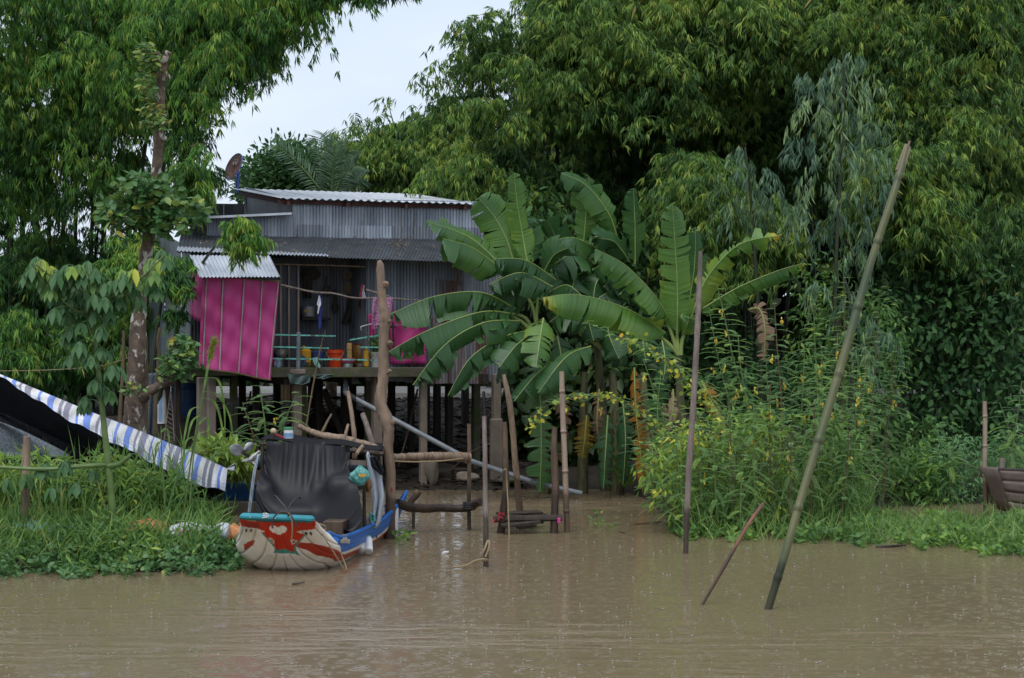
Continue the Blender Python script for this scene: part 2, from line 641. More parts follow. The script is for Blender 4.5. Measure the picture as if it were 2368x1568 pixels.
M['dark_wood'] = mat('dark_wood', (0.05, 0.036, 0.028), (0.022, 0.017, 0.014), rough=0.7, scale=5, stretch=(3, 3, .5), bump=0.25)
M['wet_wood'] = mat('wet_wood', (0.135, 0.088, 0.058), (0.06, 0.042, 0.03), tide=.62, rough=0.5, scale=4, stretch=(3, 3, .6), bump=0.4, bscale=14, stain=(0.035, 0.026, 0.02), stain_at=(0.58, 0.7), stain_scale=2.2)
M['pale_wood'] = mat('pale_wood', (0.30, 0.215, 0.15), (0.17, 0.115, 0.08), tide=.62, rough=0.6, scale=5, stretch=(3, 3, .5), bump=0.35, bscale=16, stain=(0.10, 0.066, 0.045), stain_at=(0.56, 0.68), stain_scale=2.4)
M['grey_wood'] = mat('grey_wood', (0.215, 0.17, 0.148), (0.12, 0.093, 0.08), tide=.62, rough=0.62, scale=5, stretch=(4, 4, .4), bump=0.3, stain=(0.08, 0.055, 0.045), stain_at=(0.6, 0.7))
M['trunk_wood'] = mat('trunk_wood', (0.26, 0.185, 0.13), (0.14, 0.095, 0.066), tide=.62, rough=0.6, scale=3, stretch=(2, 2, .6), bump=0.5, bscale=12, stain=(0.09, 0.058, 0.042), stain_at=(0.6, 0.7), stain_scale=1.8)
M['bark'] = mat('bark', (0.16, 0.112, 0.082), (0.07, 0.048, 0.036), rough=0.8, scale=5, stretch=(1.5, 1.5, 1), bump=0.9, bscale=14, stain=(0.46, 0.43, 0.39), stain_at=(0.57, 0.63), stain_scale=5.5)
M['red_wood'] = mat('red_wood', (0.21, 0.075, 0.05), (0.1, 0.04, 0.028), tide=.62, rough=0.5, scale=4, bump=0.3)
M['bamboo_green'] = mat('bamboo_green', (0.13, 0.13, 0.05), (0.05, 0.075, 0.036), rough=0.4, tide=.5, attr='tint', attr_gain=1.2, scale=1.4, stretch=(1, 1, .7), stain=(0.16, 0.11, 0.05), stain_at=(0.58, 0.7), stain_scale=1.1)
M['bamboo_dry'] = mat('bamboo_dry', (0.34, 0.26, 0.2), (0.22, 0.16, 0.12), rough=0.5, tide=.6, attr='tint', attr_gain=1.0, scale=4, stretch=(3, 3, .6))
M['culm'] = mat('culm', (0.035, 0.045, 0.018), (0.018, 0.024, 0.012), rough=0.45, scale=2)
M['stem_green'] = mat('stem_green', (0.13, 0.2, 0.06), (0.07, 0.12, 0.035), rough=0.5, scale=4)
M['stem_brown'] = mat('stem_brown', (0.14, 0.095, 0.045), (0.08, 0.06, 0.03), rough=0.6, scale=4)
M['pink'] = mat('pink', (0.56, 0.05, 0.245), (0.40, 0.036, 0.175), rough=0.45, scale=1.2, stretch=(2, 2, .5), bump=0.35, bscale=4, stain=(0.26, 0.045, 0.11), stain_at=(0.50, 0.72), stain_scale=1.9)
M['pvc'] = mat('pvc', (0.2, 0.22, 0.245), (0.14, 0.155, 0.175), rough=0.38, scale=5)
M['turquoise'] = mat('turquoise', (0.16, 0.55, 0.46), (0.09, 0.3, 0.25), rough=0.5, scale=14, lo=.4, hi=.5, stain=(0.12, 0.1, 0.06), stain_at=(0.56, 0.62), stain_scale=11)
M['alu'] = mat('alu', (0.5, 0.51, 0.53), (0.36, 0.37, 0.39), rough=0.35, metal=0.85, scale=6)
M['alu_dull'] = mat('alu_dull', (0.42, 0.43, 0.45), (0.3, 0.31, 0.33), rough=0.45, metal=0.4, scale=6)
M['black_cloth'] = mat('black_cloth', (0.017, 0.017, 0.020), (0.011, 0.011, 0.014), rough=0.46, scale=2.5, bump=0.1, bscale=60, spec=0.25)
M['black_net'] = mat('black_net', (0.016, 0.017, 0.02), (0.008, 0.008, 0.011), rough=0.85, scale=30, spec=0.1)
M['plastic_sheet'] = mat('plastic_sheet', (0.42, 0.46, 0.52), (0.3, 0.34, 0.4), rough=0.35, scale=2, stretch=(3, 3, .5))
def flat(k, c, r=0.45, **kw):
    M[k] = mat(k, c, tuple(v * 0.78 for v in c), rough=r, **{**dict(scale=5), **kw})
flat('orange', (0.62, 0.06, 0.012), 0.35)
flat('yellow', (0.62, 0.33, 0.02), 0.4)
flat('blue_tub', (0.075, 0.09, 0.28), 0.4)
flat('brown_glaze', (0.17, 0.075, 0.02), 0.25)
flat('white_plastic', (0.62, 0.62, 0.62), 0.4)
flat('navy', (0.03, 0.045, 0.25), 0.8)
flat('white_cloth', (0.62, 0.62, 0.70), 0.8)
flat('red_cloth', (0.42, 0.025, 0.035), 0.8)
flat('dark_cloth', (0.05, 0.045, 0.04), 0.85)
flat('dark_red', (0.11, 0.012, 0.02), 0.85)
M['lilac'] = mat('lilac', (0.40, 0.2, 0.32), (0.2, 0.08, 0.16), rough=0.85, scale=30, lo=.45, hi=.55)
flat('rag', (0.25, 0.55, 0.5), 0.8)
flat('teal_sheet', (0.10, 0.15, 0.14), 0.7)
flat('slate_cloth', (0.06, 0.09, 0.14), 0.8)
flat('wicker', (0.24, 0.17, 0.10), 0.7, scale=25)
flat('dish_blue', (0.10, 0.17, 0.55), 0.35)
M['dish_rust'] = mat('dish_rust', (0.36, 0.23, 0.2), (0.2, 0.085, 0.075), rough=0.6, scale=5, lo=.4, hi=.6)
flat('logo_blue', (0.2, 0.4, 0.72), 0.5)
flat('logo_white', (0.75, 0.75, 0.78), 0.5)
flat('boat_blue', (0.02, 0.135, 0.47), 0.4)
flat('boat_white', (0.52, 0.47, 0.40), 0.45)
flat('teal', (0.03, 0.25, 0.31), 0.5)
flat('iron', (0.06, 0.045, 0.04), 0.55, metal=0.4)
flat('rope', (0.30, 0.22, 0.13), 0.9, scale=40)
flat('buff_rubber', (0.5, 0.4, 0.26), 0.5)
flat('cap_green', (0.06, 0.28, 0.14), 0.4)
flat('label_blue', (0.2, 0.36, 0.6), 0.4)
M['bag_green'] = mat('bag_green', (0.10, 0.34, 0.31), (0.05, 0.19, 0.18), rough=.4, scale=14, stain=(0.4, 0.5, 0.48), stain_at=(.6, .68), stain_scale=16)
flat('float_white', (0.68, 0.68, 0.70), 0.35)
flat('drum_blue', (0.008, 0.05, 0.15), 0.4)
flat('sack_teal', (0.13, 0.32, 0.26), 0.6)
M['sack_orange'] = mat('sack_orange', (0.58, 0.27, 0.11), (0.36, 0.12, 0.045), rough=0.6, scale=9, bump=0.3)
flat('sack_white', (0.58, 0.6, 0.66), 0.55, bump=0.25)
flat('print_pink', (0.72, 0.05, 0.20), 0.55)
flat('grey_plank', (0.15, 0.115, 0.10), 0.65, stretch=(1, 1, 3))
flat('tyre', (0.02, 0.02, 0.022), 0.7)
flat('gold', (0.5, 0.33, 0.12), 0.5)
flat('water_drop', (0.42, 0.39, 0.36), 0.12)

BAMBOO = [(0.0, (0.026, 0.078, 0.024)), (0.35, (0.080, 0.175, 0.042)), (0.62, (0.165, 0.295, 0.066)), (0.84, (0.29, 0.44, 0.075)), (0.95, (0.40, 0.38, 0.10)), (1.0, (0.40, 0.27, 0.10))]
M['batten'] = mat('batten', (0.40, 0.35, 0.33), (0.24, 0.2, 0.19), rough=.6, scale=6)
M['bamboo_leaf'] = leafmat('bamboo_leaf', BAMBOO)
M['bamboo_leaf_left'] = leafmat('bamboo_leaf_left', [(0.0, (0.034, 0.101, 0.038)), (0.45, (0.084, 0.221, 0.047)), (0.75, (0.179, 0.367, 0.056)), (0.93, (0.358, 0.462, 0.085)), (1, (0.588, 0.420, 0.151))])
M['thicket_leaf'] = leafmat('thicket_leaf', [(0.0, (0.012, 0.028, 0.009)), (0.6, (0.028, 0.060, 0.014)), (1, (0.060, 0.100, 0.018))], trans=0.15)
M['broad_leaf'] = leafmat('broad_leaf', [(0.0, (0.03, 0.08, 0.03)), (0.5, (0.065, 0.15, 0.045)), (0.85, (0.14, 0.26, 0.06)), (1, (0.22, 0.28, 0.06))], trans=0.2, rough=0.6, spec=0.2)
M['epiphyte_leaf'] = leafmat('epiphyte_leaf', [(0.0, (0.034, 0.098, 0.031)), (0.6, (0.081, 0.184, 0.057)), (0.9, (0.230, 0.310, 0.062)), (1, (0.402, 0.345, 0.083))], trans=0.22, rough=0.35)
M['kapok_leaf'] = leafmat('kapok_leaf', [(0.0, (0.036, 0.102, 0.043)), (0.55, (0.074, 0.168, 0.063)), (0.85, (0.192, 0.324, 0.065)), (1, (0.504, 0.504, 0.065))], trans=0.22, rough=0.5)
M['gum_leaf'] = leafmat('gum_leaf', [(0.0, (0.06, 0.125, 0.075)), (0.5, (0.115, 0.20, 0.125)), (0.85, (0.18, 0.29, 0.13)), (1, (0.28, 0.32, 0.12))], trans=0.25, rough=0.5)
M['weed_leaf'] = leafmat('weed_leaf', [(0.0, (0.045, 0.115, 0.035)), (0.5, (0.110, 0.225, 0.048)), (0.85, (0.244, 0.373, 0.058)), (1, (0.541, 0.541, 0.069))], trans=0.3)
M['sesbania_leaf'] = leafmat('sesbania_leaf', [(0.0, (0.076, 0.179, 0.075)), (0.6, (0.145, 0.290, 0.106)), (1, (0.304, 0.455, 0.087))], trans=0.3)
M['vine_leaf'] = leafmat('vine_leaf', [(0.0, (0.16, 0.26, 0.05)), (0.5, (0.33, 0.42, 0.06)), (0.9, (0.55, 0.48, 0.05)), (1, (0.6, 0.36, 0.05))], trans=0.3)
M['grass_leaf'] = leafmat('grass_leaf', [(0.0, (0.063, 0.140, 0.045)), (0.5, (0.127, 0.240, 0.063)), (0.88, (0.253, 0.366, 0.079)), (1, (0.481, 0.418, 0.136))], trans=0.3)
M['flower'] = leafmat('flower', [(0.0, (0.66, 0.46, 0.04)), (1, (0.72, 0.62, 0.14))], trans=0.2)
M['banana_leaf'] = leafmat('banana_leaf', [(0.0, (0.023, 0.071, 0.028)), (0.45, (0.047, 0.124, 0.036)), (0.75, (0.105, 0.221, 0.040)), (0.9, (0.263, 0.315, 0.038)), (1.0, (0.441, 0.315, 0.038))], trans=0.3, rough=0.36, spec=0.5, stripes=0.14)
M['banana_dry'] = leafmat('banana_dry', [(0.0, (0.10, 0.06, 0.035)), (0.5, (0.22, 0.14, 0.09)), (1, (0.34, 0.24, 0.17))], trans=0.15, rough=0.8, stripes=0.3)
M['banana_yellow'] = leafmat('banana_yellow', [(0.0, (0.05, 0.085, 0.02)), (0.4, (0.20, 0.14, 0.02)), (0.8, (0.30, 0.14, 0.015)), (1, (0.26, 0.10, 0.02))], trans=0.25, stripes=0.3)
M['midrib'] = mat('midrib', (0.27, 0.34, 0.10), (0.2, 0.27, 0.07), rough=0.4, scale=5)
M['pseudostem'] = mat('pseudostem', (0.12, 0.13, 0.045), (0.06, 0.05, 0.028), rough=0.5, scale=3, stretch=(4, 4, .5), stain=(0.05, 0.028, 0.018), stain_at=(0.52, 0.62), stain_scale=2)

# ---------------------------------------------------------------- river water
OPEN_Y = 25.5                            # distance at which the sheltered water ends
def water_material():
    m, nt, b = _nodes('river_water')
    L = nt.links.new
    b.inputs['Base Color'].default_value = (0.205, 0.153, 0.094, 1)
    b.inputs['Roughness'].default_value = 0.10
    b.inputs['Specular IOR Level'].default_value = 0.65
    b.inputs['IOR'].default_value = 1.38
    co = nt.nodes.new('ShaderNodeTexCoord')
    def noise(scale, st, det=3):
        mpn = nt.nodes.new('ShaderNodeMapping')
        mpn.inputs['Scale'].default_value = st
        L(co.outputs['Object'], mpn.inputs['Vector'])
        n = nt.nodes.new('ShaderNodeTexNoise')
        n.inputs['Scale'].default_value = scale
        n.inputs['Detail'].default_value = det
        L(mpn.outputs[0], n.inputs['Vector'])
        return n.outputs['Fac']
    def math_(op, a, bb):
        n = nt.nodes.new('ShaderNodeMath')
        n.operation = op
        for i, q in enumerate((a, bb)):
            if isinstance(q, (int, float)): n.inputs[i].default_value = q
            elif q is not None: L(q, n.inputs[i])
        return n.outputs[0]
    big = noise(0.9, (0.7, 1.2, 1), 3)
    mid = noise(4.2, (0.8, 1.3, 1), 4)
    fine = noise(17.0, (0.8, 1.2, 1), 2)
    # wind patches: long streaks where the surface is ruffled, smoother lanes between
    gust = noise(0.22, (0.6, 1.1, 1), 4)
    sxyz = nt.nodes.new('ShaderNodeSeparateXYZ')
    L(co.outputs['Object'], sxyz.inputs[0])
    # the open stream further from the bank is more ruffled
    open_ = math_('MULTIPLY', math_('SUBTRACT', OPEN_Y, sxyz.outputs['Y']), 0.055)
    gr = _ramp(nt, [(0.40, (0.06,) * 3), (0.62, (1,) * 3)])
    L(math_('ADD', gust, math_('MINIMUM', math_('MAXIMUM', open_, -.12), .22)), gr.inputs['Fac'])
    lane = noise(2.1, (0.45, 1.5, 1), 5)
    lr = _ramp(nt, [(0.44, (0.08,) * 3), (0.58, (1,) * 3)])
    L(lane, lr.inputs['Fac'])
    amp_ = math_('MULTIPLY', gr.outputs[0], lr.outputs[0])
    h = math_('ADD', math_('MULTIPLY', big, 0.2), math_('MULTIPLY', math_('MULTIPLY', mid, 1.1), math_('ADD', amp_, 0.06)))
    h = math_('ADD', h, math_('MULTIPLY', math_('MULTIPLY', fine, 0.55), amp_))
    # rings of falling rain drops: decaying rings round scattered points
    for sc, k, amp in ((1.7, 46.0, 0.20), (3.1, 40.0, 0.17), (5.3, 34.0, 0.10)):
        v = nt.nodes.new('ShaderNodeTexVoronoi')
        v.voronoi_dimensions = '2D'
        v.inputs['Scale'].default_value = sc
        L(co.outputs['Object'], v.inputs['Vector'])
        dist = v.outputs['Distance']
        sn = math_('SINE', math_('MULTIPLY', dist, k), None)
        fall = math_('POWER', math_('MAXIMUM', math_('SUBTRACT', 1.0, math_('MULTIPLY', dist, 2.6)), 0.0), 2.0)
        h = math_('ADD', h, math_('MULTIPLY', math_('MULTIPLY', sn, fall), amp))
    bp = nt.nodes.new('ShaderNodeBump')
    bp.inputs['Strength'].default_value = 1.0
    bp.inputs['Distance'].default_value = 0.026
    L(h, bp.inputs['Height'])
    L(bp.outputs[0], b.inputs['Normal'])
    rr_ = _ramp(nt, [(0.0, (0.08,) * 3), (1.0, (0.34,) * 3)])
    L(amp_, rr_.inputs['Fac'])
    L(rr_.outputs[0], b.inputs['Roughness'])
    return m
M['river'] = water_material()

# ================================================================== setting
def shore(xd):
    """distance at which dry land starts along direction xd"""
    return np.interp(xd, [-4000, 380, 470, 540, 640, 1380, 1480, 1560, 1900, 2000, 2300, 2367, 6000],
                     [31.0, 31.0, 33.0, 38, 42.6, 43.0, 41.5, 35.5, 35.0, 39.0, 40.0, 40.0, 40.0])
def ground_z(x, d):
    xd = CX + x / np.maximum(d, 5.0) * F
    s = d - shore(xd)
    z = np.where(s < 0, np.maximum(s * 0.35, -1.6) - 0.05, np.minimum(s * 0.14, 1.36) - 0.05)
    z = z + np.where(s > 0.4, 0.05 * np.sin(x * 2.3 + d) * np.sin(d * 1.7 - x), 0)
    zl = np.where(d < 31.0, np.clip((d - 29.75) * .30, -.8, .30), .30 + (d - 31.0) * .035)
    k = np.clip((545 - xd) / 40, 0, 1)
    z = np.where(d < 44, z * (1 - k) + zl * k, z)
    z = np.where(d < 22, -1.7, z)
    return z
xs = np.concatenate([np.linspace(-900, -40, 12), np.linspace(-36, -16, 14), np.linspace(-15.5, 15.5, 125), np.linspace(16, 36, 14), np.linspace(40, 900, 12)])
ds = np.concatenate([np.linspace(-300, 20, 8), np.linspace(22, 62, 140), np.linspace(64, 110, 14), np.linspace(130, 1500, 10)])
gx, gd = np.meshgrid(xs, ds)
gz = ground_z(gx, gd)
mb = MB()
nx = len(xs)
mb.add(list(zip(gx.ravel(), gd.ravel(), gz.ravel())), [(j * nx + i, j * nx + i + 1, (j + 1) * nx + i + 1, (j + 1) * nx + i) for j in range(len(ds) - 1) for i in range(nx - 1)])
tag(mb.build('ground', M['mud'], angle=None), 'muddy river bank rising behind the stilt house', kind='structure')
mb = MB()
mb.add([(-900, -300, 0), (900, -300, 0), (900, 62, 0), (-900, 62, 0)], [(0, 1, 2, 3)])
tag(mb.build('river', M['river'], smooth=False), 'brown muddy river dimpled by rain', kind='structure')
mb = MB()
mb.add([(-60, 54.6, 1.42), (60, 54.6, 1.42), (60, 58.2, 1.46), (-60, 58.2, 1.46)], [(0, 1, 2, 3)])
mb.add([(-60, 54.6, 1.42), (60, 54.6, 1.42), (60, 54.5, 1.25), (-60, 54.5, 1.25)], [(0, 1, 2, 3)])
tag(mb.build('road', M['road'], smooth=False), 'pale concrete lane behind the stilt house', kind='structure')

# rain drops striking the water: little crowns and beads, far too many to count
mb = MB()
for i in range(1150):
    d = 20.5 + 22 * random.random() ** 1.3
    xp = random.uniform(-20, 2390)
    x = (xp - CX) / F * d
    if ground_z(np.array([x]), np.array([d]))[0] > -0.06 or (520 < xp < 930 and 29 < d < 36):
        continue
    r = random.uniform(0.005, 0.013)
    hgt = r * random.uniform(0.4, 1.5)
    mb.lathe((x, d, 0.0), [(r * .7, -0.003), (r * 1.1, hgt * .55), (r * 1.35, hgt), (r * 0.8, hgt * .5), (r * .3, 0.004)], seg=7)
    if random.random() < 0.2:
        q = random.uniform(0.005, 0.010)
        zz = hgt + random.uniform(0.01, 0.05)
        mb.lathe((x + random.uniform(-r, r), d, zz), [(0.0, -q), (q * .8, -q * .4), (q * .8, q * .4), (0, q)], seg=6)
tag(mb.build('rain_splashes', M['water_drop'], angle=None), 'small rain splashes dotting the river', kind='stuff')

# ================================================================== stilt house
HA = math.radians(22)
HU = Vector((math.cos(HA), math.sin(HA), 0))           # along the front, to the right and back
HN = Vector((math.sin(HA), -math.cos(HA), 0))          # out of the front, to the river
HB = -HN
HP0 = P(640, 711, 42.6)
def hp(x, y, off=0.0):
    return on_plane(x, y, HP0 + HN * off, HN)
def sidep(corner, L, z):
    q = corner + HB * L
    return Vector((q.x, q.y, z))

def corr(mb, bl, br, tr, tl, pitch=0.066, amp=0.011, sheet=0.78, rows=1, nv=3, ragged=0.0, samples=6, tmean=0.5, tvar=0.25, nudge=0.006):
    """corrugated sheets side by side (ribs run from the bottom edge to the top edge), every sheet with its own tone"""
    bl, br, tr, tl = map(Vector, (bl, br, tr, tl))
    wid = ((br - bl).length + (tr - tl).length) / 2
    n = (br - bl).cross(tl - bl).normalized()
    ns = max(1, round(wid / sheet))
    for r in range(rows):
        cuts = [0.0] + sorted((i + random.uniform(-.12, .12)) / ns for i in range(1, ns)) + [1.0]
        for i in range(ns):
            u0, u1 = cuts[i], cuts[i + 1]
            v0, v1 = r / rows, min(1.0, (r + 1) / rows + (0.03 if r < rows - 1 else 0))
            w = wid * (u1 - u0)
            nu = max(4, int(w / pitch * samples))
            jit = random.uniform(-ragged, ragged)
            lift = nudge * ((i % 2) + 2 * (r % 2))
            tn = min(1, max(0, random.gauss(tmean, tvar)))
            def fn(u, v, u0=u0, u1=u1, v0=v0, v1=v1, jit=jit, lift=lift):
                uu = u0 + (u1 - u0) * u
                vv = v0 + (v1 - v0) * v
                a = bl.lerp(br, uu)
                b = tl.lerp(tr, uu)
                p = a.lerp(b, vv)
                if v == 0 and jit:
                    p = p + (a - b).normalized() * jit
                return p + n * (amp * math.sin(2 * math.pi * uu * wid / pitch) + lift)
            mb.grid(fn, nu, nv, tint=tn)
    return mb

house = thing('stilt_house', 'grey corrugated iron house on concrete stilts above the river', 'house', Vector((hp(700, 860).x, hp(700, 860).y, 0)))

CORN = hp(440, 711)                                     # front left corner
zt = lambda x, y, off=0.0: hp(x, y, off).z
# lower front wall, right of the doorway
mb = MB()
corr(mb, hp(845, 880), hp(1165, 884), hp(1165, 604), hp(845, 600), rows=2, nv=2, ragged=0.05, tmean=.5)
mb.build('front_wall', M['zinc_rust'], house)
mb = MB()
corr(mb, hp(1006, 690, .03), hp(1068, 692, .03), hp(1068, 650, .03), hp(1006, 646, .03), tmean=.1, tvar=.1, ragged=.03, sheet=.3)
for xa, xb in ((996, 1040), (1048, 1078), (1090, 1128)):
    corr(mb, hp(xa, 884 + random.uniform(-4, 8), .03), hp(xb, 886, .03), hp(xb, 742 + random.uniform(-20, 20), .03), hp(xa, 735, .03), tmean=.5, tvar=.3, sheet=.5)
mb.build('rusty_patch', M['rusty_sheet'], house)
# rail and panel left of the doorway
mb = MB()
corr(mb, hp(560, 858), hp(691, 858), hp(691, 600), hp(560, 592), pitch=0.2, amp=0.002, tmean=.1, tvar=.1)
mb.build('panel_wall', M['panel_dark'], house)
for x in (649, 668, 690):
    mb = MB()
    mb.beam(hp(x, 612, .04), hp(x, 850 if x != 690 else 775, .04), .035, .03)
    mb.build('batten', M['grey_wood'], house)
mb = MB(); mb.tube([hp(632, 611, .09), hp(740, 613, .09), hp(846, 617, .09)], .016, 6)
mb.build('crossbar', M['pale_wood'], house)
# wall left of the panel, behind the pink sheet, and the left side wall
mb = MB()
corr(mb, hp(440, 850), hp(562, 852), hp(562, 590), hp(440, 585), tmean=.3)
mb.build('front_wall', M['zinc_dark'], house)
mb = MB()
L_side = 3.4
for i in range(5):
    a0, a1 = L_side * i / 5, L_side * (i + 1) / 5
    z0 = zt(440, 848) - random.uniform(0, .28)
    z1 = zt(440, 574) + .16 * a0
    z1b = zt(440, 574) + .16 * a1
    o = HN.cross(Vector((0, 0, 1))) * (0.008 * (i % 2))
    mb.add([sidep(CORN, a0, z0) + o, sidep(CORN, a1, z0) + o, sidep(CORN, a1, z1b) + o, sidep(CORN, a0, z1) + o], [(0, 1, 2, 3)], tint=random.uniform(.2, .9))
mb.build('side_wall', M['tin_grey'], house, smooth=False)
# doorway recess
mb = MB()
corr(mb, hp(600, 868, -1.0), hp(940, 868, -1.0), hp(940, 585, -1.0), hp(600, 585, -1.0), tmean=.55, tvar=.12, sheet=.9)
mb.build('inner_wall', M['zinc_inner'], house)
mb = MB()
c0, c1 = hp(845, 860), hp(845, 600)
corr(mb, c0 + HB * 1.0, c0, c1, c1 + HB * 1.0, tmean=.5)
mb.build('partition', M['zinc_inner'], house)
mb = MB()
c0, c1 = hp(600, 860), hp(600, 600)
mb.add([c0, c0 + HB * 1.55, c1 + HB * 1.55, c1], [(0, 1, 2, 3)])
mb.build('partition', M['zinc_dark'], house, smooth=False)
# floor slab, its edge beam and joists
mb = MB()
zf = zt(700, 853, .3)
fl = hp(440, 853, .3); fr = hp(1180, 853, .3)
A = Vector((fl.x, fl.y, zf)); B = Vector((fr.x, fr.y, zf))
for off, zz, hh in ((0.0, 0, .12),):
    q = [A - HN * .34, B - HN * .34, B + HB * 6.8, A + HB * 6.8]
    for q in (q, [Vector((hp(600, 853, .3).x, hp(600, 853, .3).y, zf)), Vector((hp(1000, 853, .3).x, hp(1000, 853, .3).y, zf)), Vector((hp(1000, 853, .3).x, hp(1000, 853, .3).y, zf)) - HN * .335, Vector((hp(600, 853, .3).x, hp(600, 853, .3).y, zf)) - HN * .335]): mb.add([p + Vector((0, 0, 0)) for p in q] + [p - Vector((0, 0, hh)) for p in q], [(0, 1, 2, 3), (7, 6, 5, 4), (0, 4, 5, 1), (1, 5, 6, 2), (2, 6, 7, 3), (3, 7, 4, 0)])
mb.build('floor', M['concrete_mossy'], house, smooth=False)
mb = MB()
mb.beam(Vector((hp(622, 860, .36).x, hp(622, 860, .36).y, zf - .06)), Vector((hp(1000, 860, .36).x, hp(1000, 860, .36).y, zf - .09)), .12, .19, bevel=.015)
mb.build('edge_beam', M['concrete_mossy'], house)
mb = MB()
mb.box(hp(688, 860, .44), (.3, .1, .1), bevel=.02)
mb.build('post_footing', M['concrete'], house)
for k in range(5):
    a = A.lerp(B, .08 + k * .21) - Vector((0, 0, .22))
    mb = MB(); mb.beam(a, a + HB * 6.6, .1, .16)
    mb.build('joist', M['dark_wood'], house)
# lean-to roof over the front
mb = MB()
LB_l, LB_r = hp(408, 584, .55), hp(1092, 607, .55)
LT_l, LT_r = hp(418, 541, -1.9), hp(1120, 551, -1.9)
corr(mb, LB_l, LB_r, LT_r, LT_l, pitch=.07, amp=.012, tmean=.5, tvar=.18, ragged=.03, nv=4, nudge=.004)
mb.build('lean_to_roof', M['zinc_dark'], house)
# bright reflection along its lower left edge, put into lighter sheets
mb = MB()
up = (LT_l - LB_l).normalized()
nrm_r = (LB_r - LB_l).cross(LT_l - LB_l).normalized()
ba, bb = LB_l + nrm_r * .03 - up * .03, LB_l.lerp(LB_r, .50) + nrm_r * .03 - up * .02
corr(mb, ba, bb, bb + up * .22, ba + up * .62, pitch=.07, amp=.012, tmean=.5, tvar=.1, nudge=.003)
mb.build('roof_reflection', M['zinc_bright'], house)
# small awning over the pink sheet
mb = MB()
corr(mb, hp(461, 640, 1.25), hp(648, 640, 1.25), hp(624, 592, .62), hp(438, 590, .62), pitch=.07, amp=.012, tmean=.6, tvar=.15, ragged=.02)
mb.build('awning', M['zinc_bright'], house)
# upper wall
mb = MB()
corr(mb, hp(676, 556, -1.75), hp(1118, 566, -1.75), hp(1118, 466, -1.75), hp(676, 458, -1.75), rows=1, nv=3, ragged=0.02, tmean=.62, tvar=.2)
mb.build('upper_wall', M['zinc'], house)
mb = MB()
corr(mb, hp(690, 552, -1.70), hp(1112, 561, -1.70), hp(1112, 527, -1.70), hp(690, 519, -1.70), nv=2, ragged=0.03, tmean=.6, tvar=.25, sheet=.5)
corr(mb, hp(478, 552, -1.72), hp(680, 555, -1.72), hp(680, 498, -1.72), hp(478, 506, -1.72), nv=2, ragged=0.02, tmean=.45, tvar=.2)
mb.build('wall_patch', M['zinc'], house)
UC = hp(674, 460, -1.75)
mb = MB()
zb = hp(674, 505, -1.75).z
for i in range(4):
    a0, a1 = 3.4 * i / 4, 3.4 * (i + 1) / 4
    mb.add([sidep(UC, a0, zb), sidep(UC, a1, zb), sidep(UC, a1, UC.z + .12 * a1), sidep(UC, a0, UC.z + .12 * a0)], [(0, 1, 2, 3)], tint=random.uniform(.4, .9))
mb.build('side_wall', M['tin_grey'], house, smooth=False)
mb = MB()
mb.beam(sidep(UC, 3.42, zb), sidep(UC, 3.42, UC.z + .40), .06, .06)
mb.build('corner_trim', M['roof_paint'], house)
# ledge strip below the side wall
mb = MB()
mb.beam(hp(476, 503, -1.45), hp(673, 494, -1.45), .10, .045)
mb.build('ledge', M['roof_paint'], house)
mb = MB()
q0, q1 = hp(476, 503, -1.45), hp(673, 494, -1.45)
mb.add([q0, q1, q1 + HB * 3 + Vector((0, 0, .1)), q0 + HB * 3 + Vector((0, 0, .1))], [(0, 1, 2, 3)])
mb.build('ledge_roof', M['zinc_dark'], house, smooth=False)
# top roof with broad ribs
mb = MB()
RA, RB = hp(664, 459, -1.45), hp(1100, 472, -1.45)
RA2, RB2 = RA + HB * 3.7 + Vector((0, 0, .37)), RB + HB * 3.7 + Vector((0, 0, .37))
RA = RA + HU * -0.12; RA2 = RA2 + HU * -0.12
corr(mb, RA, RB, RB2, RA2, pitch=.16, amp=.014, sheet=1.1, samples=10, nv=6, nudge=.003)
mb.build('top_roof', M['roof_paint'], house)
mb = MB()
for t in (0.04, .34, .64, .95):
    a = RA.lerp(RB, t) - Vector((0, 0, .08)) + HB * .06
    mb.beam(a, a + HB * 3.5 + Vector((0, 0, .34)), .06, .09)
a, b = RA + HB * .22 - Vector((0, 0, .055)), RB + HB * .22 - Vector((0, 0, .055))
mb.beam(a, b, .06, .07)
mb.build('rafters', M['roof_under'], house)
# stilts
def stilt(x, off, w, zt_, mt='concrete', zb_=-0.5, w2=None):
    p = hp(x, 900, off)
    mb = MB()
    ww = w * px(p.y)
    mb.box((p.x, p.y, (zt_ + zb_) / 2), (ww, ww * 1.05, zt_ - zb_), Matrix.Rotation(HA, 3, 'Z'), bevel=.015)
    return mb.build('stilt', M[mt], house)
for x, off, w, mt in ((466, .1, 20, 'concrete'), (488, .25, 19, 'concrete'), (686, .1, 20, 'concrete'), (700, -.6, 16, 'concrete_mossy'),
                      (871, .05, 22, 'concrete'), (852, -1.0, 17, 'concrete_mossy'), (978, .1, 16, 'concrete'), (1100, -1.1, 17, 'concrete_mossy'), (1147, .1, 18, 'concrete'),
                      (738, -2.6, 15, 'dark_wood'), (796, -2.8, 15, 'dark_wood'), (592, -2.2, 15, 'dark_wood'), (1038, -2.2, 16, 'dark_wood'), (950, -2.6, 14, 'dark_wood'),
                      (540, -1.2, 16, 'concrete_mossy'), (385, -2.8, 15, 'dark_wood'), (410, -1.8, 15, 'dark_wood')):
    stilt(x, off, w, zf - .14, mt)
for x, off in ((470, -4.6), (560, -5.0), (640, -4.8), (720, -5.2), (815, -4.9), (905, -5.1), (985, -4.7), (1075, -5.0), (1150, -4.8), (680, -3.6), (905, -3.4), (1010, -3.3)):  # extra dark stilts, added to darken the space under the house
    stilt(x, off, 15, zf - .14, 'dark_wood')
mb = MB()
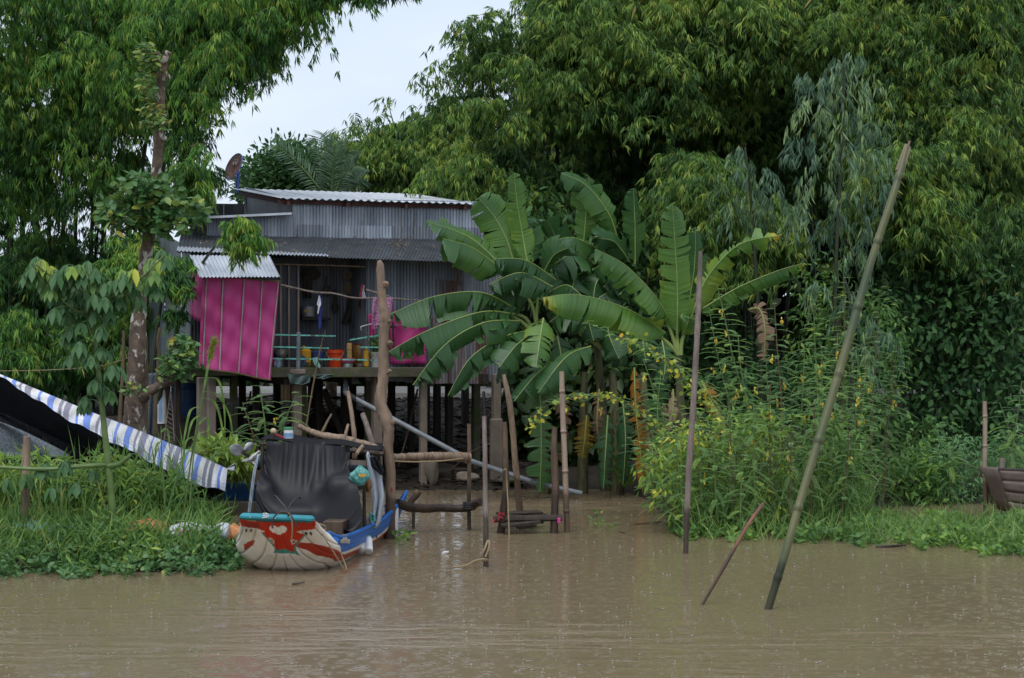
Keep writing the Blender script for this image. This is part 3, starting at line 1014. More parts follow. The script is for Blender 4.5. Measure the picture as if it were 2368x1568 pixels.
corr(mb, hp(440, 820, -6.7), hp(1100, 820, -6.7), hp(1100, 480, -6.7), hp(440, 470, -6.7), tmean=.4)
mb.build('sky_block_wall', M['zinc_dark'], house)  # unseen back wall, added to block sky light from behind
p = hp(1147, 1000, .1)
mb = MB(); mb.box((p.x, p.y - .12, .45), (.24, .12, 1.75), Matrix.Rotation(HA, 3, 'Z'), bevel=.02)
mb.build('stilt_sleeve', M['concrete'], house)
mb = MB(); mb.beam(hp(748, 900, -2.4), hp(790, 1000, -2.2), .11, .11)
mb.build('brace', M['dark_wood'], house)
# blue-green railings of the wash deck
for (x0, y0, x1, y1) in ((634, 774, 776, 777), (628, 802, 760, 805), (622, 829, 895, 833), (808, 786, 880, 775), (826, 803, 900, 803)):
    mb = MB(); mb.beam(hp(x0, y0, .42), hp(x1, y1, .42), .018, .026)
    mb.build('rail', M['turquoise'], house)
mb = MB(); mb.tube([hp(690, 768, .40), hp(689, 857, .42)], .042, 12)
mb.build('deck_post', M['pvc'], house)
mb = MB(); mb.beam(hp(694, 736, -.85), hp(760, 738, -.85), .25, .05)
mb.build('shelf', M['dark_wood'], house)
# litter of dry bamboo leaves caught on the lean-to roof
lv = Leaves()
n = 130
t = rng.uniform(.05, .98, n); v = rng.uniform(.05, .95, n)
t[:40] = .72 + rng.normal(0, .02, 40); v[:40] = .6 + rng.normal(0, .1, 40)
pts = np.array([np.array(LB_l.lerp(LB_r, a).lerp(LT_l.lerp(LT_r, a), b) + nrm_r * .035) for a, b in zip(t, v)])
dd = rdir(n); dd[:, 2] *= .1
dd = dd - np.outer(dd @ np.array(nrm_r), np.array(nrm_r))
M['litter'] = leafmat('litter', [(0, (0.22, 0.13, 0.07)), (1, (0.42, 0.32, 0.2))], trans=0)
lv.add(pts, dd, rng.uniform(.05, .16, n), .025, rng.uniform(0, 1, n), 'lance', nrm=np.array(nrm_r))
tag(lv.build('dry_leaf_litter', M['litter']), 'dry bamboo leaves scattered on the dark lean-to roof', kind='stuff')

lv = Leaves()
n = 5200
xx = rng.uniform(-7.2, .6, n); dd = rng.uniform(43.0, 54, n)
zz = ground_z(xx, dd)
kk = zz > -.02
M['debris'] = leafmat('debris', [(0, (0.012, 0.009, 0.007)), (.6, (0.04, 0.03, 0.02)), (1, (0.085, 0.065, 0.048))], trans=0, rough=.8)
lv.add(np.stack([xx, dd, zz + .01], 1)[kk], unit(rdir(n) * np.array([1, 1, .35]))[kk], rng.uniform(.08, .5, n)[kk], rng.uniform(.015, .07, n)[kk], np.clip(rng.exponential(.28, n), 0, 1)[kk], 'long')
tag(lv.build('debris', M['debris']), 'dead leaves and twigs littering the mud under the house', kind='stuff')
# ================================================================== things on and about the house
def vessel(name, label, cat, x, yb, w, h, off, prof, mt, group=None, seg=20, floor=True):
    """a lathe-turned vessel: x centre, yb base row, width and height as measured"""
    p = hp(x, yb, off)
    if floor:
        p = Vector((p.x, p.y, zf + .002))
    k = px(p.y)
    mb = MB()
    mb.lathe(p, [(r * w / 2 * k, z * h * k) for r, z in prof], seg)
    o = mb.build(name, mt, None)
    o['label'], o['category'] = label, cat
    if group: o['group'] = group
    return o, p, k

BOWL = [(.45, 0), (.62, .08), (.85, .5), (.97, .93), (1.0, 1.0), (.95, .97), (.8, .5), (.5, .12)]
BUCKET = [(.72, 0), (.74, .03), (.9, .8), (.98, .82), (1, .87), (.98, .9), (1.0, .94), (1, 1), (.93, 1), (.92, .85), (.7, .06)]
POT = [(.92, 0), (.98, .06), (1, .5), (1, .95), (1.06, 1), (.98, 1), (.95, .5), (.9, .05)]
TUB = [(.72, 0), (.76, .05), (.93, .86), (1.0, .9), (1, 1), (.93, 1), (.7, .1)]

def add_part(parent, name, mb, mt):
    return mb.build(name, mt, parent)

o, p, k = vessel('bucket', 'orange plastic bucket with thick rim on the wash deck', 'bucket', 775, 852, 41, 42, .05, BUCKET, M['orange'])
mb = MB(); mb.tube([p + Vector((-.165, -.06, .30)), p + Vector((-.10, -.17, .20)), p + Vector((.10, -.17, .20)), p + Vector((.165, -.06, .30))], .004, 5, sm=4)
add_part(o, 'handle', mb, M['alu_dull'])
o, p, k = vessel('stock_pot', 'straight aluminium pot with blue stripe beside the big pink sheet', 'pot', 643, 852, 25, 25, .12, POT, M['alu'])
mb = MB(); mb.grid(lambda u, v: p + Vector((math.sin((u - .5) * .5 + .15) * 12.9 * k, -math.cos((u - .5) * .5 + .15) * 12.9 * k, (.08 + .84 * v) * 25 * k)), 4, 2)
add_part(o, 'blue_stripe', mb, M['label_blue'])
o, p, k = vessel('washing_bowl', 'shiny steel bowl stacked on top of the straight pot', 'bowl', 650, 826, 36, 18, .12, BOWL, M['alu'], floor=False)
o, p, k = vessel('wash_basin', 'wide flat grey metal basin behind the deck post', 'basin', 690, 852, 56, 14, -.15, BOWL, M['alu_dull'])
p = hp(707, 840, -.2)
mb = MB(); k = px(p.y)
mb.box((p.x, p.y, zf + .19), (24 * k, .2, .36), bevel=.04); mb.lathe((p.x - .04, p.y, zf + .37), [(.03, 0), (.03, .05), (.02, .06)], 10)
o = tag(mb.build('plastic_can', M['yellow']), 'yellow plastic can behind the wide flat basin', 'can')
o, p, k = vessel('laundry_tub', 'blue plastic tub between the yellow can and orange bucket', 'tub', 735, 833, 34, 20, -.25, TUB, M['blue_tub'], floor=False)
mb = MB(); k = px(43); q = hp(735, 842, -.25); mb.box((q.x, q.y, (zf + hp(735, 833, -.25).z) / 2), (.24, .2, hp(735, 833, -.25).z - zf), bevel=.01)
tag(mb.build('wooden_box', M['dark_wood']), 'dark wooden box carrying the blue tub', 'box')
mb = MB()
q = hp(699, 836, .2)
def blob(u, v):
    a, b = u * 2 * math.pi, v * math.pi
    r = (.055 + .02 * math.sin(3 * a + 4 * v) + .012 * math.sin(7 * a)) * math.sin(b) ** .7
    return q + Vector((r * math.cos(a), r * .8 * math.sin(a), .12 * math.cos(b)))
mb.grid(blob, 16, 10)
tag(mb.build('wrung_cloth', M['slate_cloth']), 'slate blue wrung cloth slung by the grey deck post', 'cloth')
o, p, k = vessel('cooking_pot', 'small aluminium pot under a stack of pink rimmed plates', 'pot', 803, 852, 27, 11, .1, POT, M['alu'])
mb = MB(); k = px(43)
for i in range(5):
    mb.lathe((p.x + random.uniform(-.01, .01), p.y, p.z + 11 * k + i * 2.0 * k), [(.06, 0), (.10, .008), (.135, .02), (.138, .024), (.1, .014), (.05, .008)], 20)
    mb.cur_m = 1
    mb.lathe((p.x, p.y, p.z + 11 * k + i * 2.0 * k), [(.134, .018), (.141, .022), (.134, .027)], 20)
    mb.cur_m = 0
tag(mb.build('plate_stack', [M['white_plastic'], M['pink']]), 'stack of white plates with pink rims on the small pot', 'plates')
o, p, k = vessel('rice_bowl', 'little steel bowl right of the plate stack', 'bowl', 831, 852, 20, 9, .1, BOWL, M['alu'])
o, p, k = vessel('water_jar', 'brown glazed jar standing behind the steel bowls', 'jar', 832, 852, 40, 54, -.35,
                 [(.6, 0), (.72, .05), (.95, .35), (1, .6), (.95, .85), (.85, .95), (.92, 1), (.8, 1), (.78, .9)], M['brown_glaze'])
p = hp(808, 840, -.3)
mb = MB(); mb.box((p.x, p.y, zf + .24), (.1, .12, .47), bevel=.015); mb.box((p.x, p.y - .01, zf + .36), (.104, .12, .02), bevel=.004)
tag(mb.build('oil_can', M['gold']), 'tall narrow ochre can left of the brown jar', 'can')
p = hp(847, 840, .0)
mb = MB(); mb.box((p.x, p.y, zf + .17), (.1, .12, .32), bevel=.02); mb.lathe((p.x, p.y, zf + .33), [(.02, 0), (.02, .04), (.012, .05)], 8)
tag(mb.build('detergent_bottle', M['yellow']), 'yellow bottle between the brown jar and white tub', 'bottle')
o, p, k = vessel('white_tub', 'tall white plastic tub beside the forked mooring trunk', 'tub', 871, 853, 29, 36, .05, TUB, M['white_plastic'])
# potted herb in the tub
hb_ = thing('potted_herb', 'bushy green herb growing out of the white tub', 'plant', p + Vector((0, 0, 30 * k)))
mb = MB(); mb.tube([p + Vector((0, 0, 30 * k)), p + Vector((.01, 0, .4))], .01, 6); mb.build('stem', M['stem_green'], hb_)
lv = Leaves()
q = p + Vector((0, 0, 36 * k))
n = 260
st = np.array(q) + rng.normal(0, 1, (n, 3)) * np.array([.09, .08, .07]) + np.array([0, 0, .14])
lv.add(st, rdir(n, .3), rng.uniform(.05, .1, n), .025, rng.uniform(.2, .8, n), 'oval')
lv.build('leaves', M['weed_leaf'], hb_)
# pot on the shelf
o, p, k = vessel('rice_cooker', 'dented aluminium pot with lid on the dark shelf', 'pot', 712, 732, 30, 25, -.80,
                 [(.9, 0), (1, .08), (1, .86), (1.05, .88), (1.05, .92), (.7, 1.0), (.12, 1.04), (.12, 1.1), (.02, 1.1)], M['alu_dull'], floor=False)
mb = MB(); mb.poly([p + Vector((x * 8 * k, -15.1 * k, 13 * k + y * 4 * k)) for x, y in [(math.cos(a), math.sin(a)) for a in np.linspace(0, 6.28, 13)[:-1]]])
add_part(o, 'label_patch', mb, M['gold'])
# things hung on the inner wall
def hanging(name, label, cat, outline, off, mt, fold=.02, thick=.012, nf=5):
    """cloth or basket hung flat: outline in measured pixels, gently folded"""
    ys = [q[1] for q in outline]; y0, y1 = min(ys), max(ys)
    def span(y):
        xs_ = []
        n = len(outline)
        for i in range(n):
            (xa, ya), (xb, yb) = outline[i], outline[(i + 1) % n]
            if (ya > y) != (yb > y):
                xs_.append(xa + (xb - xa) * (y - ya) / (yb - ya))
        return (min(xs_), max(xs_)) if len(xs_) >= 2 else None
    last = [None]
    mb = MB()
    def fn(u, v):
        y = y0 + (y1 - y0) * (.004 + .992 * v)
        s_ = span(y) or last[0]
        last[0] = s_
        x = s_[0] + (s_[1] - s_[0]) * u
        return hp(x, y, off + fold * math.sin(u * nf * 2.2 + v * 3) * (0.3 + v))
    mb.grid(fn, 16, 22)
    o = mb.build(name, mt, solid=thick)
    return tag(o, label, cat)
hanging('school_scarf', 'blue and white scarf hanging from the branch rail', 'scarf', [(738, 682), (744, 690), (746, 700), (743, 712), (743, 755), (738, 765), (736, 755), (735, 712), (733, 702)], .62, M['navy'], .015)
hanging('white_scarf_end', 'white end of the scarf pegged on the branch rail', 'cloth', [(738, 684), (741, 690), (742, 704), (738, 711), (735, 726), (734, 726), (735, 709), (732, 704)], .66, M['white_cloth'], .008, nf=3)
hanging('bath_towel', 'lilac patterned towel draped over the branch rail', 'towel', [(862, 688), (909, 688), (907, 726), (900, 752), (884, 752), (878, 742), (871, 764), (862, 763), (859, 740)], .70, M['lilac'], .03, nf=7)
hanging('sun_hat', 'red and white cap hung on the doorway edge', 'hat', [(838, 658), (843, 661), (842, 672), (846, 688), (838, 690), (831, 682), (834, 668)], .06, M['white_cloth'], .02)
hanging('red_ribbon', 'red cloth folded along the white cap', 'cloth', [(839, 657), (842, 658), (837, 672), (833, 687), (830, 692), (834, 668)], .10, M['red_cloth'], .01, nf=3)
hanging('red_shirt', 'dark red shirt in the shade below the cap', 'shirt', [(832, 692), (844, 690), (845, 714), (836, 718), (828, 706)], -.3, M['dark_red'], .03)
hanging('work_trousers', 'grey brown work trousers hung at the back of the doorway', 'trousers', [(806, 683), (818, 686), (821, 735), (811, 744), (805, 738), (795, 750), (788, 748), (800, 712)], -.86, M['dark_cloth'], .03)
hanging('fish_basket', 'dull brown fish basket hanging left of the trousers', 'basket', [(772, 672), (778, 670), (780, 700), (785, 714), (778, 724), (770, 724), (764, 712), (769, 698)], -.90, M['dark_cloth'], .02)
hanging('shopping_bag', 'dark blue plastic bag hanging by the right doorway edge', 'bag', [(818, 728), (832, 724), (837, 742), (832, 764), (822, 766), (814, 748)], -.7, M['slate_cloth'], .05)
hanging('wide_basket', 'large flat winnowing basket high on the inner wall', 'basket', [(697 + 22 + 22 * math.cos(a), 634 + 15 * math.sin(a)) for a in np.linspace(0, 6.28, 17)[:-1]], -.92, M['dark_cloth'], .01)
q = hp(803, 636, -.86)
mb = MB()
for i in range(26):
    a = i / 26 * 2 * math.pi
    for r0, r1 in ((.035, .085),):
        mb.tube([q + Vector((math.cos(a) * r0, -.02, math.sin(a) * r0)), q + Vector((math.cos(a + .3) * r1, -.01, math.sin(a + .3) * r1))], .006, 4)
for r in (.035, .06, .09):
    mb.tube([q + Vector((math.cos(a) * r, -.02, math.sin(a) * r)) for a in np.linspace(0, 2 * math.pi, 22)], .007, 5)
tag(mb.build('woven_trivet', M['wicker']), 'round woven straw ring hung high in the doorway', 'basket')
hanging('dish_rag', 'pale turquoise rag hanging over the lowest rail', 'rag', [(723, 829), (734, 828), (736, 836), (741, 846), (739, 851), (734, 849), (731, 838), (728, 846), (724, 838)], .47, M['rag'], .03)
hanging('teal_tarp_scrap', 'faded teal sheet caught under the deck edge beam', 'tarp', [(664, 866), (700, 872), (719, 868), (716, 884), (700, 890), (684, 886), (671, 888)], .48, M['teal_sheet'], .05)
hanging('teal_tarp_strip', 'narrow grey green sheet sagging under the deck edge', 'tarp', [(722, 868), (770, 866), (766, 872), (748, 877), (724, 874)], .47, M['teal_sheet'], .04)
# branch used as a clothes rail
mb = MB()
mb.tube([hp(648, 659, .75), hp(688, 668, .72), hp(710, 673, .7), hp(737, 677, .68), hp(766, 678, .68), hp(790, 683, .68), hp(810, 688, .68), hp(840, 690, .68), hp(870, 689, .68), hp(909, 690, .68), hp(940, 693, .68), hp(972, 695, .66)], [.022, .02, .02, .02, .02, .018, .018, .018, .016, .016, .015, .012], 7, jitter=.12, sm=3)
mb.tube([hp(846, 670, .55), hp(866, 676, .62), hp(888, 682, .68), hp(910, 690, .7)], [.018, .017, .015, .012], 7, jitter=.1, sm=3)
tag(mb.build('clothes_rail', M['grey_wood']), 'crooked bare branch used as a clothes rail across the doorway', 'branch')
# the big pink sheet with its battens
pk = thing('pink_sheet_screen', 'large magenta plastic sheet with battens hanging under the small awning', 'screen', hp(545, 862, 1.0))
TL, TR, BR_, BL_ = (468, 634), (646, 651), (626, 878), (459, 849)
def pinkq(u, v, e=0.0):
    x = (TL[0] * (1 - u) + TR[0] * u) * (1 - v) + (BL_[0] * (1 - u) + BR_[0] * u) * v
    y = (TL[1] * (1 - u) + TR[1] * u) * (1 - v) + (BL_[1] * (1 - u) + BR_[1] * u) * v
    return hp(x, y + 1.6 * math.sin(u * 9) * v, 1.0 + .010 * math.sin(u * 19 + 1.5 * v) * (.4 + v) + .03 * math.sin(v * 6 + u * 4) + .007 * math.sin(u * 31 + v * 14) + .012 * math.sin(v * 23 - u * 11) + e)
mb = MB(); mb.grid(pinkq, 70, 60)
mb.build('sheet', M['pink'], pk, solid=.004)
for (ut, ub) in ((.055, .06), (.27, .29), (.545, .555), (.985, .975)):
    mb = MB(); mb.tube([pinkq(ut + (ub - ut) * t, t * 1.0, .03) for t in np.linspace(0, 1, 12)], .013, 6, jitter=.15)
    mb.build('batten', M['batten'], pk)
mb = MB(); mb.tube([pinkq(0.78 + .02 * t, t, .03) for t in np.linspace(0, 1, 10)], .011, 6, jitter=.15)
mb.build('batten', M['batten'], pk)
for v in (0.0, 1.0):
    mb = MB(); mb.tube([pinkq(t, v, .035) for t in np.linspace(0, 1, 10)], .016, 6)
    mb.build('bottom_bar' if v else 'top_bar', M['stem_brown'], pk)
# side piece of the screen going back to the wall
mb = MB()
a0, a1 = pinkq(0, 0), pinkq(0, 1)
b0, b1 = hp(441, 628, .1), hp(446, 735, .1)
mb.grid(lambda u, v: a0.lerp(a0.lerp(a1, .52), v).lerp(b0.lerp(b1, v), u) + HU * .05 * math.sin(u * 15 + v * 2), 14, 10)
mb.build('side_sheet', M['pink'], pk, solid=.004)
# second pink sheet behind the banana leaves
pk2 = thing('pink_wall_sheet', 'smaller magenta sheet fixed to the rusty wall behind the banana leaves', 'sheet', hp(945, 840, .1))
mb = MB(); mb.grid(lambda u, v: hp(902 + 83 * u, 720 + 122 * v, .10 + .03 * math.sin(u * 9 + v * 4)), 18, 14)
mb.build('sheet', M['pink'], pk2, solid=.004)
for y0, y1 in ((752, 754), (812, 815)):
    mb = MB(); mb.tube([hp(902, y0, .15), hp(985, y1, .15)], .01, 6)
    mb.build('batten', M['grey_wood'], pk2)
hanging('pink_curtain_scrap', 'narrow magenta strip at the right doorway edge below the towel', 'sheet', [(852, 727), (866, 729), (866, 776), (854, 778), (853, 755)], .12, M['pink'], .03)
mb = MB(); mb.tube([hp(836, 764, .3), hp(834, 757, .3), hp(848, 752, .3), hp(868, 748, .3)], .016, 8, sm=3)
tag(mb.build('tap_pipe', M['alu_dull']), 'grey water pipe with bent end by the right doorway edge', 'pipe')
mb = MB()
for (xa, ya, xb, yb) in ((896, 748, 896, 806), (908, 744, 910, 812), (888, 757, 912, 757), (888, 785, 912, 788)):
    mb.beam(hp(xa, ya, .35), hp(xb, yb, .35), .02, .03)
tag(mb.build('plate_rack', M['iron']), 'dark iron rack just right of the mooring trunk', 'rack')
# stick leaning on the deck
mb = MB(); mb.tube([hp(752, 764, .55), hp(742, 800, .62), hp(735, 835, .7), hp(722, 900, .8), hp(708, 985, 1.0)], [.008, .012, .014, .017, .018], 6, jitter=.15, sm=3)
tag(mb.build('leaning_stick', M['stem_brown']), 'thin brown stick leaning on the deck railing', 'stick')
# flue pipe on the dark side wall
mb = MB(); q = hp(424, 670, .35); mb.tube([q + Vector((-.12, -.05, .02)), q + Vector((.12, .1, 0))], .075, 14)
tag(mb.build('stove_pipe', M['iron']), 'short black flue pipe sticking out of the side wall', 'pipe')

# ---------------------------------------------------------------- satellite dish
dc = P(545, 388, 48.0)
dish = thing('satellite_dish', 'rusty satellite dish with blue rim above the house roof', 'satellite dish', P(546, 436, 48.0))
ax = Vector((-.74, -.56, .37)).normalized()
mb = MB(); mb.lathe(dc, [(.295, .055), (.19, .02), (.08, .002), (.001, 0)], 32, ax)
mb.f = [f for f in mb.f if len(f) == 4]
mb.build('reflector', M['dish_rust'], dish)
mb = MB(); mb.lathe(dc, [(.295, .06), (.311, .066), (.316, .05), (.2, .0), (.09, -.02), (.001, -.024)], 32, ax)
mb.f = [f for f in mb.f if len(f) == 4]
mb.build('back_shell', M['dish_blue'], dish)
a1 = Vector((0, 0, 1)) - ax * ax.z; a1.normalize(); a2 = a1.cross(ax)
def dpt(u, v): return dc + a2 * u + a1 * v + ax * (.035 + .3 * (u * u + v * v) ** .9)
mb = MB()
for u in (-.05, .05): mb.lathe(dpt(u, .165), [(.016, 0), (.016, .006), (.001, .006)], 8, ax)
for (u0, v0, u1, v1) in ((.075, .135, .03, .05), (.03, .05, -.005, .10), (-.03, .135, -.07, .05), (-.07, .05, -.115, .12)):
    mb.beam(dpt(u0, v0), dpt(u1, v1), .022, .008, up=ax)
mb.build('lettering', M['logo_white'], dish)
mb = MB(); mb.beam(dpt(.06, .12), dpt(.02, .07), .045, .006, up=ax)
mb.build('logo', M['logo_blue'], dish)
mb = MB(); mb.tube([P(551, 404, 48.05), P(549.5, 415, 48.05), P(546.5, 446, 48.0)], [.035, .035, .04], 10)
mb.build('mast', M['dish_blue'], dish)
mb = MB(); mb.beam(dc - ax * .02, P(551, 404, 48.05), .06, .06)
mb.build('bracket', M['dish_blue'], dish)

# ---------------------------------------------------------------- under the house
def gz_at(x, d): return float(ground_z(np.array([x]), np.array([d]))[0])
bd = 48.0
bk = thing('bicycle', 'old bicycle with rusty frame parked under the house', 'bicycle', P(730, 1000, bd))
wz = P(730, 985, bd)
fwd = Vector((.62, .78, 0)).normalized()
gb = gz_at(wz.x, bd)
fc = Vector((wz.x, bd, gb + .33)); rc = fc + fwd * 1.0
def ring(mb, c, r, t, seg=28):
    mb.tube([c + fwd * (math.cos(a) * r) + Vector((0, 0, math.sin(a) * r)) for a in np.linspace(0, 2 * math.pi, seg)], t, 6, cap=False)
for c in (fc, rc):
    mb = MB(); ring(mb, c, .32, .018); w = mb.build('wheel', M['tyre'], bk)
    mb = MB(); ring(mb, c, .29, .009)
    for i in range(14):
        a = i / 14 * 2 * math.pi
        mb.tube([c, c + fwd * (math.cos(a) * .29) + Vector((0, 0, math.sin(a) * .29))], .003, 3, cap=False)
    mb.build('rim', M['alu'], w)
bb_ = fc + fwd * .48 - Vector((0, 0, .05)); st_ = fc + fwd * .62 + Vector((0, 0, .5)); hd = fc + fwd * .16 + Vector((0, 0, .5))
mb = MB()
for a, b in ((hd, bb_), (hd - Vector((0, 0, .1)), st_ - Vector((0, 0, .12))), (st_, bb_), (bb_, rc), (st_ - Vector((0, 0, .1)), rc), (hd, fc)):
    mb.tube([a, b], .016, 6)
mb.build('frame', M['red_wood'], bk)
mb = MB(); sdv = Vector((fwd.y, -fwd.x, 0))
mb.tube([hd + Vector((0, 0, .12)) - sdv * .28 + fwd * .12, hd + Vector((0, 0, .2)) - sdv * .12, hd + Vector((0, 0, .16)), hd + Vector((0, 0, .2)) + sdv * .12, hd + Vector((0, 0, .12)) + sdv * .28 + fwd * .12], .012, 6, sm=3)
mb.tube([hd, hd + Vector((0, 0, .16))], .014, 6)
mb.build('handlebar', M['alu'], bk)
mb = MB(); mb.box(st_ + Vector((0, 0, .05)), (.13, .24, .06), Matrix.Rotation(-.6, 3, 'Z'), bevel=.03)
mb.build('saddle', M['tyre'], bk)
mb = MB(); c = fc; mb.grid(lambda u, v: c + fwd * (math.cos(math.pi * (.15 + .75 * u)) * -.36) + Vector((0, 0, math.sin(math.pi * (.15 + .75 * u)) * .36)) + sdv * (.07 * (v - .5)), 14, 3)
mb.build('mudguard', M['alu'], bk)
p = P(429, 1000, 45.2)
mb = MB(); mb.lathe((p.x, p.y, gz_at(p.x, p.y)), [(.28, 0), (.285, .02), (.285, .3), (.295, .31), (.295, .33), (.285, .34), (.285, .6), (.295, .61), (.285, .64), (.285, .88), (.29, .9), (.27, .9)], 24)
tag(mb.build('blue_drum', M['drum_blue']), 'blue plastic drum standing in the dark under the house', 'drum')
p = P(372, 940, 42.4)
mb = MB()
mb.grid(lambda u, v: p + Vector((.11 * math.cos(u * 6.283) * (1 - .3 * v ** 3), .09 * math.sin(u * 6.283), -.32 + .62 * v)), 14, 8)
sk = tag(mb.build('hanging_sack', M['white_plastic']), 'white sack with blue band hanging beside the tree trunk', 'sack')
mb = MB(); mb.box(p + Vector((.0, -.093, -.02)), (.06, .008, .5))
mb.build('printed_band', M['label_blue'], sk)
# ladder lying against the stilts
lad = thing('bamboo_ladder', 'slender dark ladder with slanting rungs under the house', 'ladder', P(386, 1020, 42.2))
for x0, x1 in ((396, 403), (382, 379)):
    mb = MB(); mb.tube([P(x0 if x0 > 390 else 394, 905, 42.4), P(x1, 1020, 42.2)], .012, 6)
    mb.build('rail', M['grey_wood'], lad)
for i in range(9):
    y = 934 + i * 10
    mb = MB(); mb.tube([P(391 - i * 1.4, y, 42.3), P(401, y + 9, 42.3)], .010, 5)
    mb.build('rung', M['grey_wood'], lad)
# drainpipe
pv = thing('drain_pipe', 'grey plastic drain pipe sloping from the house to the water', 'pipe', P(1300, 1136, 41.6))
mb = MB(); mb.tube([hp(800, 862, -.2), hp(799, 885, .05), hp(798, 905, .2), hp(802, 911, .25), hp(812, 917, .3)], .05, 12, sm=3)
mb.build('elbow', M['pvc'], pv)
mb = MB(); mb.tube([hp(806, 913, .28), hp(826, 926, .42)], .058, 12)
mb.build('joint', M['tyre'], pv)
mb = MB(); mb.tube([hp(820, 921, .38), P(1090, 1066, 41.6), P(1240, 1117, 41.2), P(1345, 1141, 41.2)], .047, 12)
mb.build('pipe_run', M['pvc'], pv)
# heaps of dark stones and sacks at the water edge
def lump(name, label, cat, x, y, d, sx, sy, sz, mt, seed=0, group=None):
    p = P(x, y, d); rr = random.Random(seed + int(x))
    ph = [rr.uniform(0, 6) for _ in range(6)]
    mb = MB()
    def fn(u, v):
        a, b = u * 2 * math.pi, v * math.pi
        r = 1 + .16 * math.sin(2 * a + ph[0]) * math.sin(b) + .12 * math.sin(3 * b + ph[1] + a) + .06 * math.sin(5 * a + ph[2] + 2 * b)
        return p + Vector((sx * r * math.cos(a) * math.sin(b), sy * r * math.sin(a) * math.sin(b), sz * (r * math.cos(b) + .75)))
    mb.grid(fn, 22, 14)
    return tag(mb.build(name, mt, angle=None), label, cat, group)
lump('dark_mound', 'dark mud heap between the stilts under the deck', 'heap', 585, 1020, 46.5, .8, .6, .42, M['mud'], 1)  # dark mound put where the shade under the deck is black
lump('dark_mound', 'low dark mud heap left of the drain pipe end', 'heap', 1010, 1120, 44.3, .5, .4, .22, M['mud'], 2)
lump('cement_sack', 'pale dirty sack slumped at the water under the house', 'sack', 998, 1112, 43.6, .16, .14, .30, M['concrete'], 3)
lump('cement_sack', 'flat pale sack below the drain pipe', 'sack', 1078, 1112, 43.8, .2, .15, .1, M['concrete'], 5)
lump('dark_mound', 'brown heap of earth behind the dark stilts', 'heap', 790, 1000, 49, 1.0, .5, .3, M['mud'], 6)
lump('stone', 'flat wet stone by the banana roots', 'stone', 1180, 1118, 43.5, .3, .2, .1, M['concrete_mossy'], 7)

def scrap(label, pts, r, mt, name='scrap_stick', cat='stick'):
    W = [P(*q) for q in pts]
    mb = MB(); mb.tube(W, r, 7, jitter=.15, sm=3)
    return tag(mb.build(name, mt, angle=60), label, cat)
scrap('dark crooked stick leaning on the stilt below the pink sheet', [(548, 1050, 43.8), (566, 980, 44.0), (580, 905, 44.2)], .022, M['dark_wood'])
scrap('long dark pole lying low between the stilts', [(620, 1032, 44.6), (720, 1020, 45.0), (830, 1040, 45.0)], .03, M['dark_wood'])
scrap('brown stick slanting behind the mooring trunk under the deck', [(920, 1080, 44.0), (945, 990, 44.4), (965, 900, 44.8)], .02, M['wet_wood'])
scrap('thin brown stick fallen across the mud left of the sleeve', [(1040, 1090, 43.8), (1090, 1045, 44.2), (1150, 1020, 44.6)], .018, M['wet_wood'])
scrap('pale curved stick lying by the slumped sacks', [(1000, 1068, 43.9), (1040, 1058, 44.0), (1080, 1072, 43.9)], .016, M['pale_wood'])
scrap('dark prop standing just left of the post sleeve', [(1126, 1110, 43.6), (1122, 1000, 43.7), (1118, 905, 43.8)], .03, M['dark_wood'])
for x, y, d, w, h, lab, mt in ((1062, 1095, 44.0, .3, .22, 'rotten crate half sunk in mud under the right wall', 'dark_wood'), (660, 1010, 46.2, .5, .4, 'dark wooden box standing under the deck post', 'dark_wood')):
    c = P(x, y, d); mb = MB()
    for i in range(4):
        mb.box(c + Vector((0, 0, h * (i - 1.5) / 4)), (w, .3, h / 4 * .86), Matrix.Rotation(.3, 3, 'Z'), bevel=.01)
    mb.box(c + Vector((0, .02, 0)), (w * .94, .26, h * .96), Matrix.Rotation(.3, 3, 'Z'))
    tag(mb.build('old_crate', M[mt]), lab, 'crate')
hanging('cooking_pan', 'blackened frying pan hanging right of the suspended pot', 'pan', [(752, 640), (756, 640), (756, 660), (766, 666), (768, 678), (760, 686), (750, 686), (743, 678), (745, 666), (752, 660)], -.92, M['iron'], .004)
hanging('hanging_basket', 'wicker scoop hanging below the straw ring', 'basket', [(800, 652), (808, 652), (814, 668), (810, 680), (800, 680), (795, 668)], -.90, M['wicker'], .02)
hanging('shirt', 'grey shirt hung behind the deck post', 'shirt', [(700, 640), (712, 636), (724, 640), (722, 656), (720, 690), (704, 690), (703, 656)], -.86, M['dark_cloth'], .03)
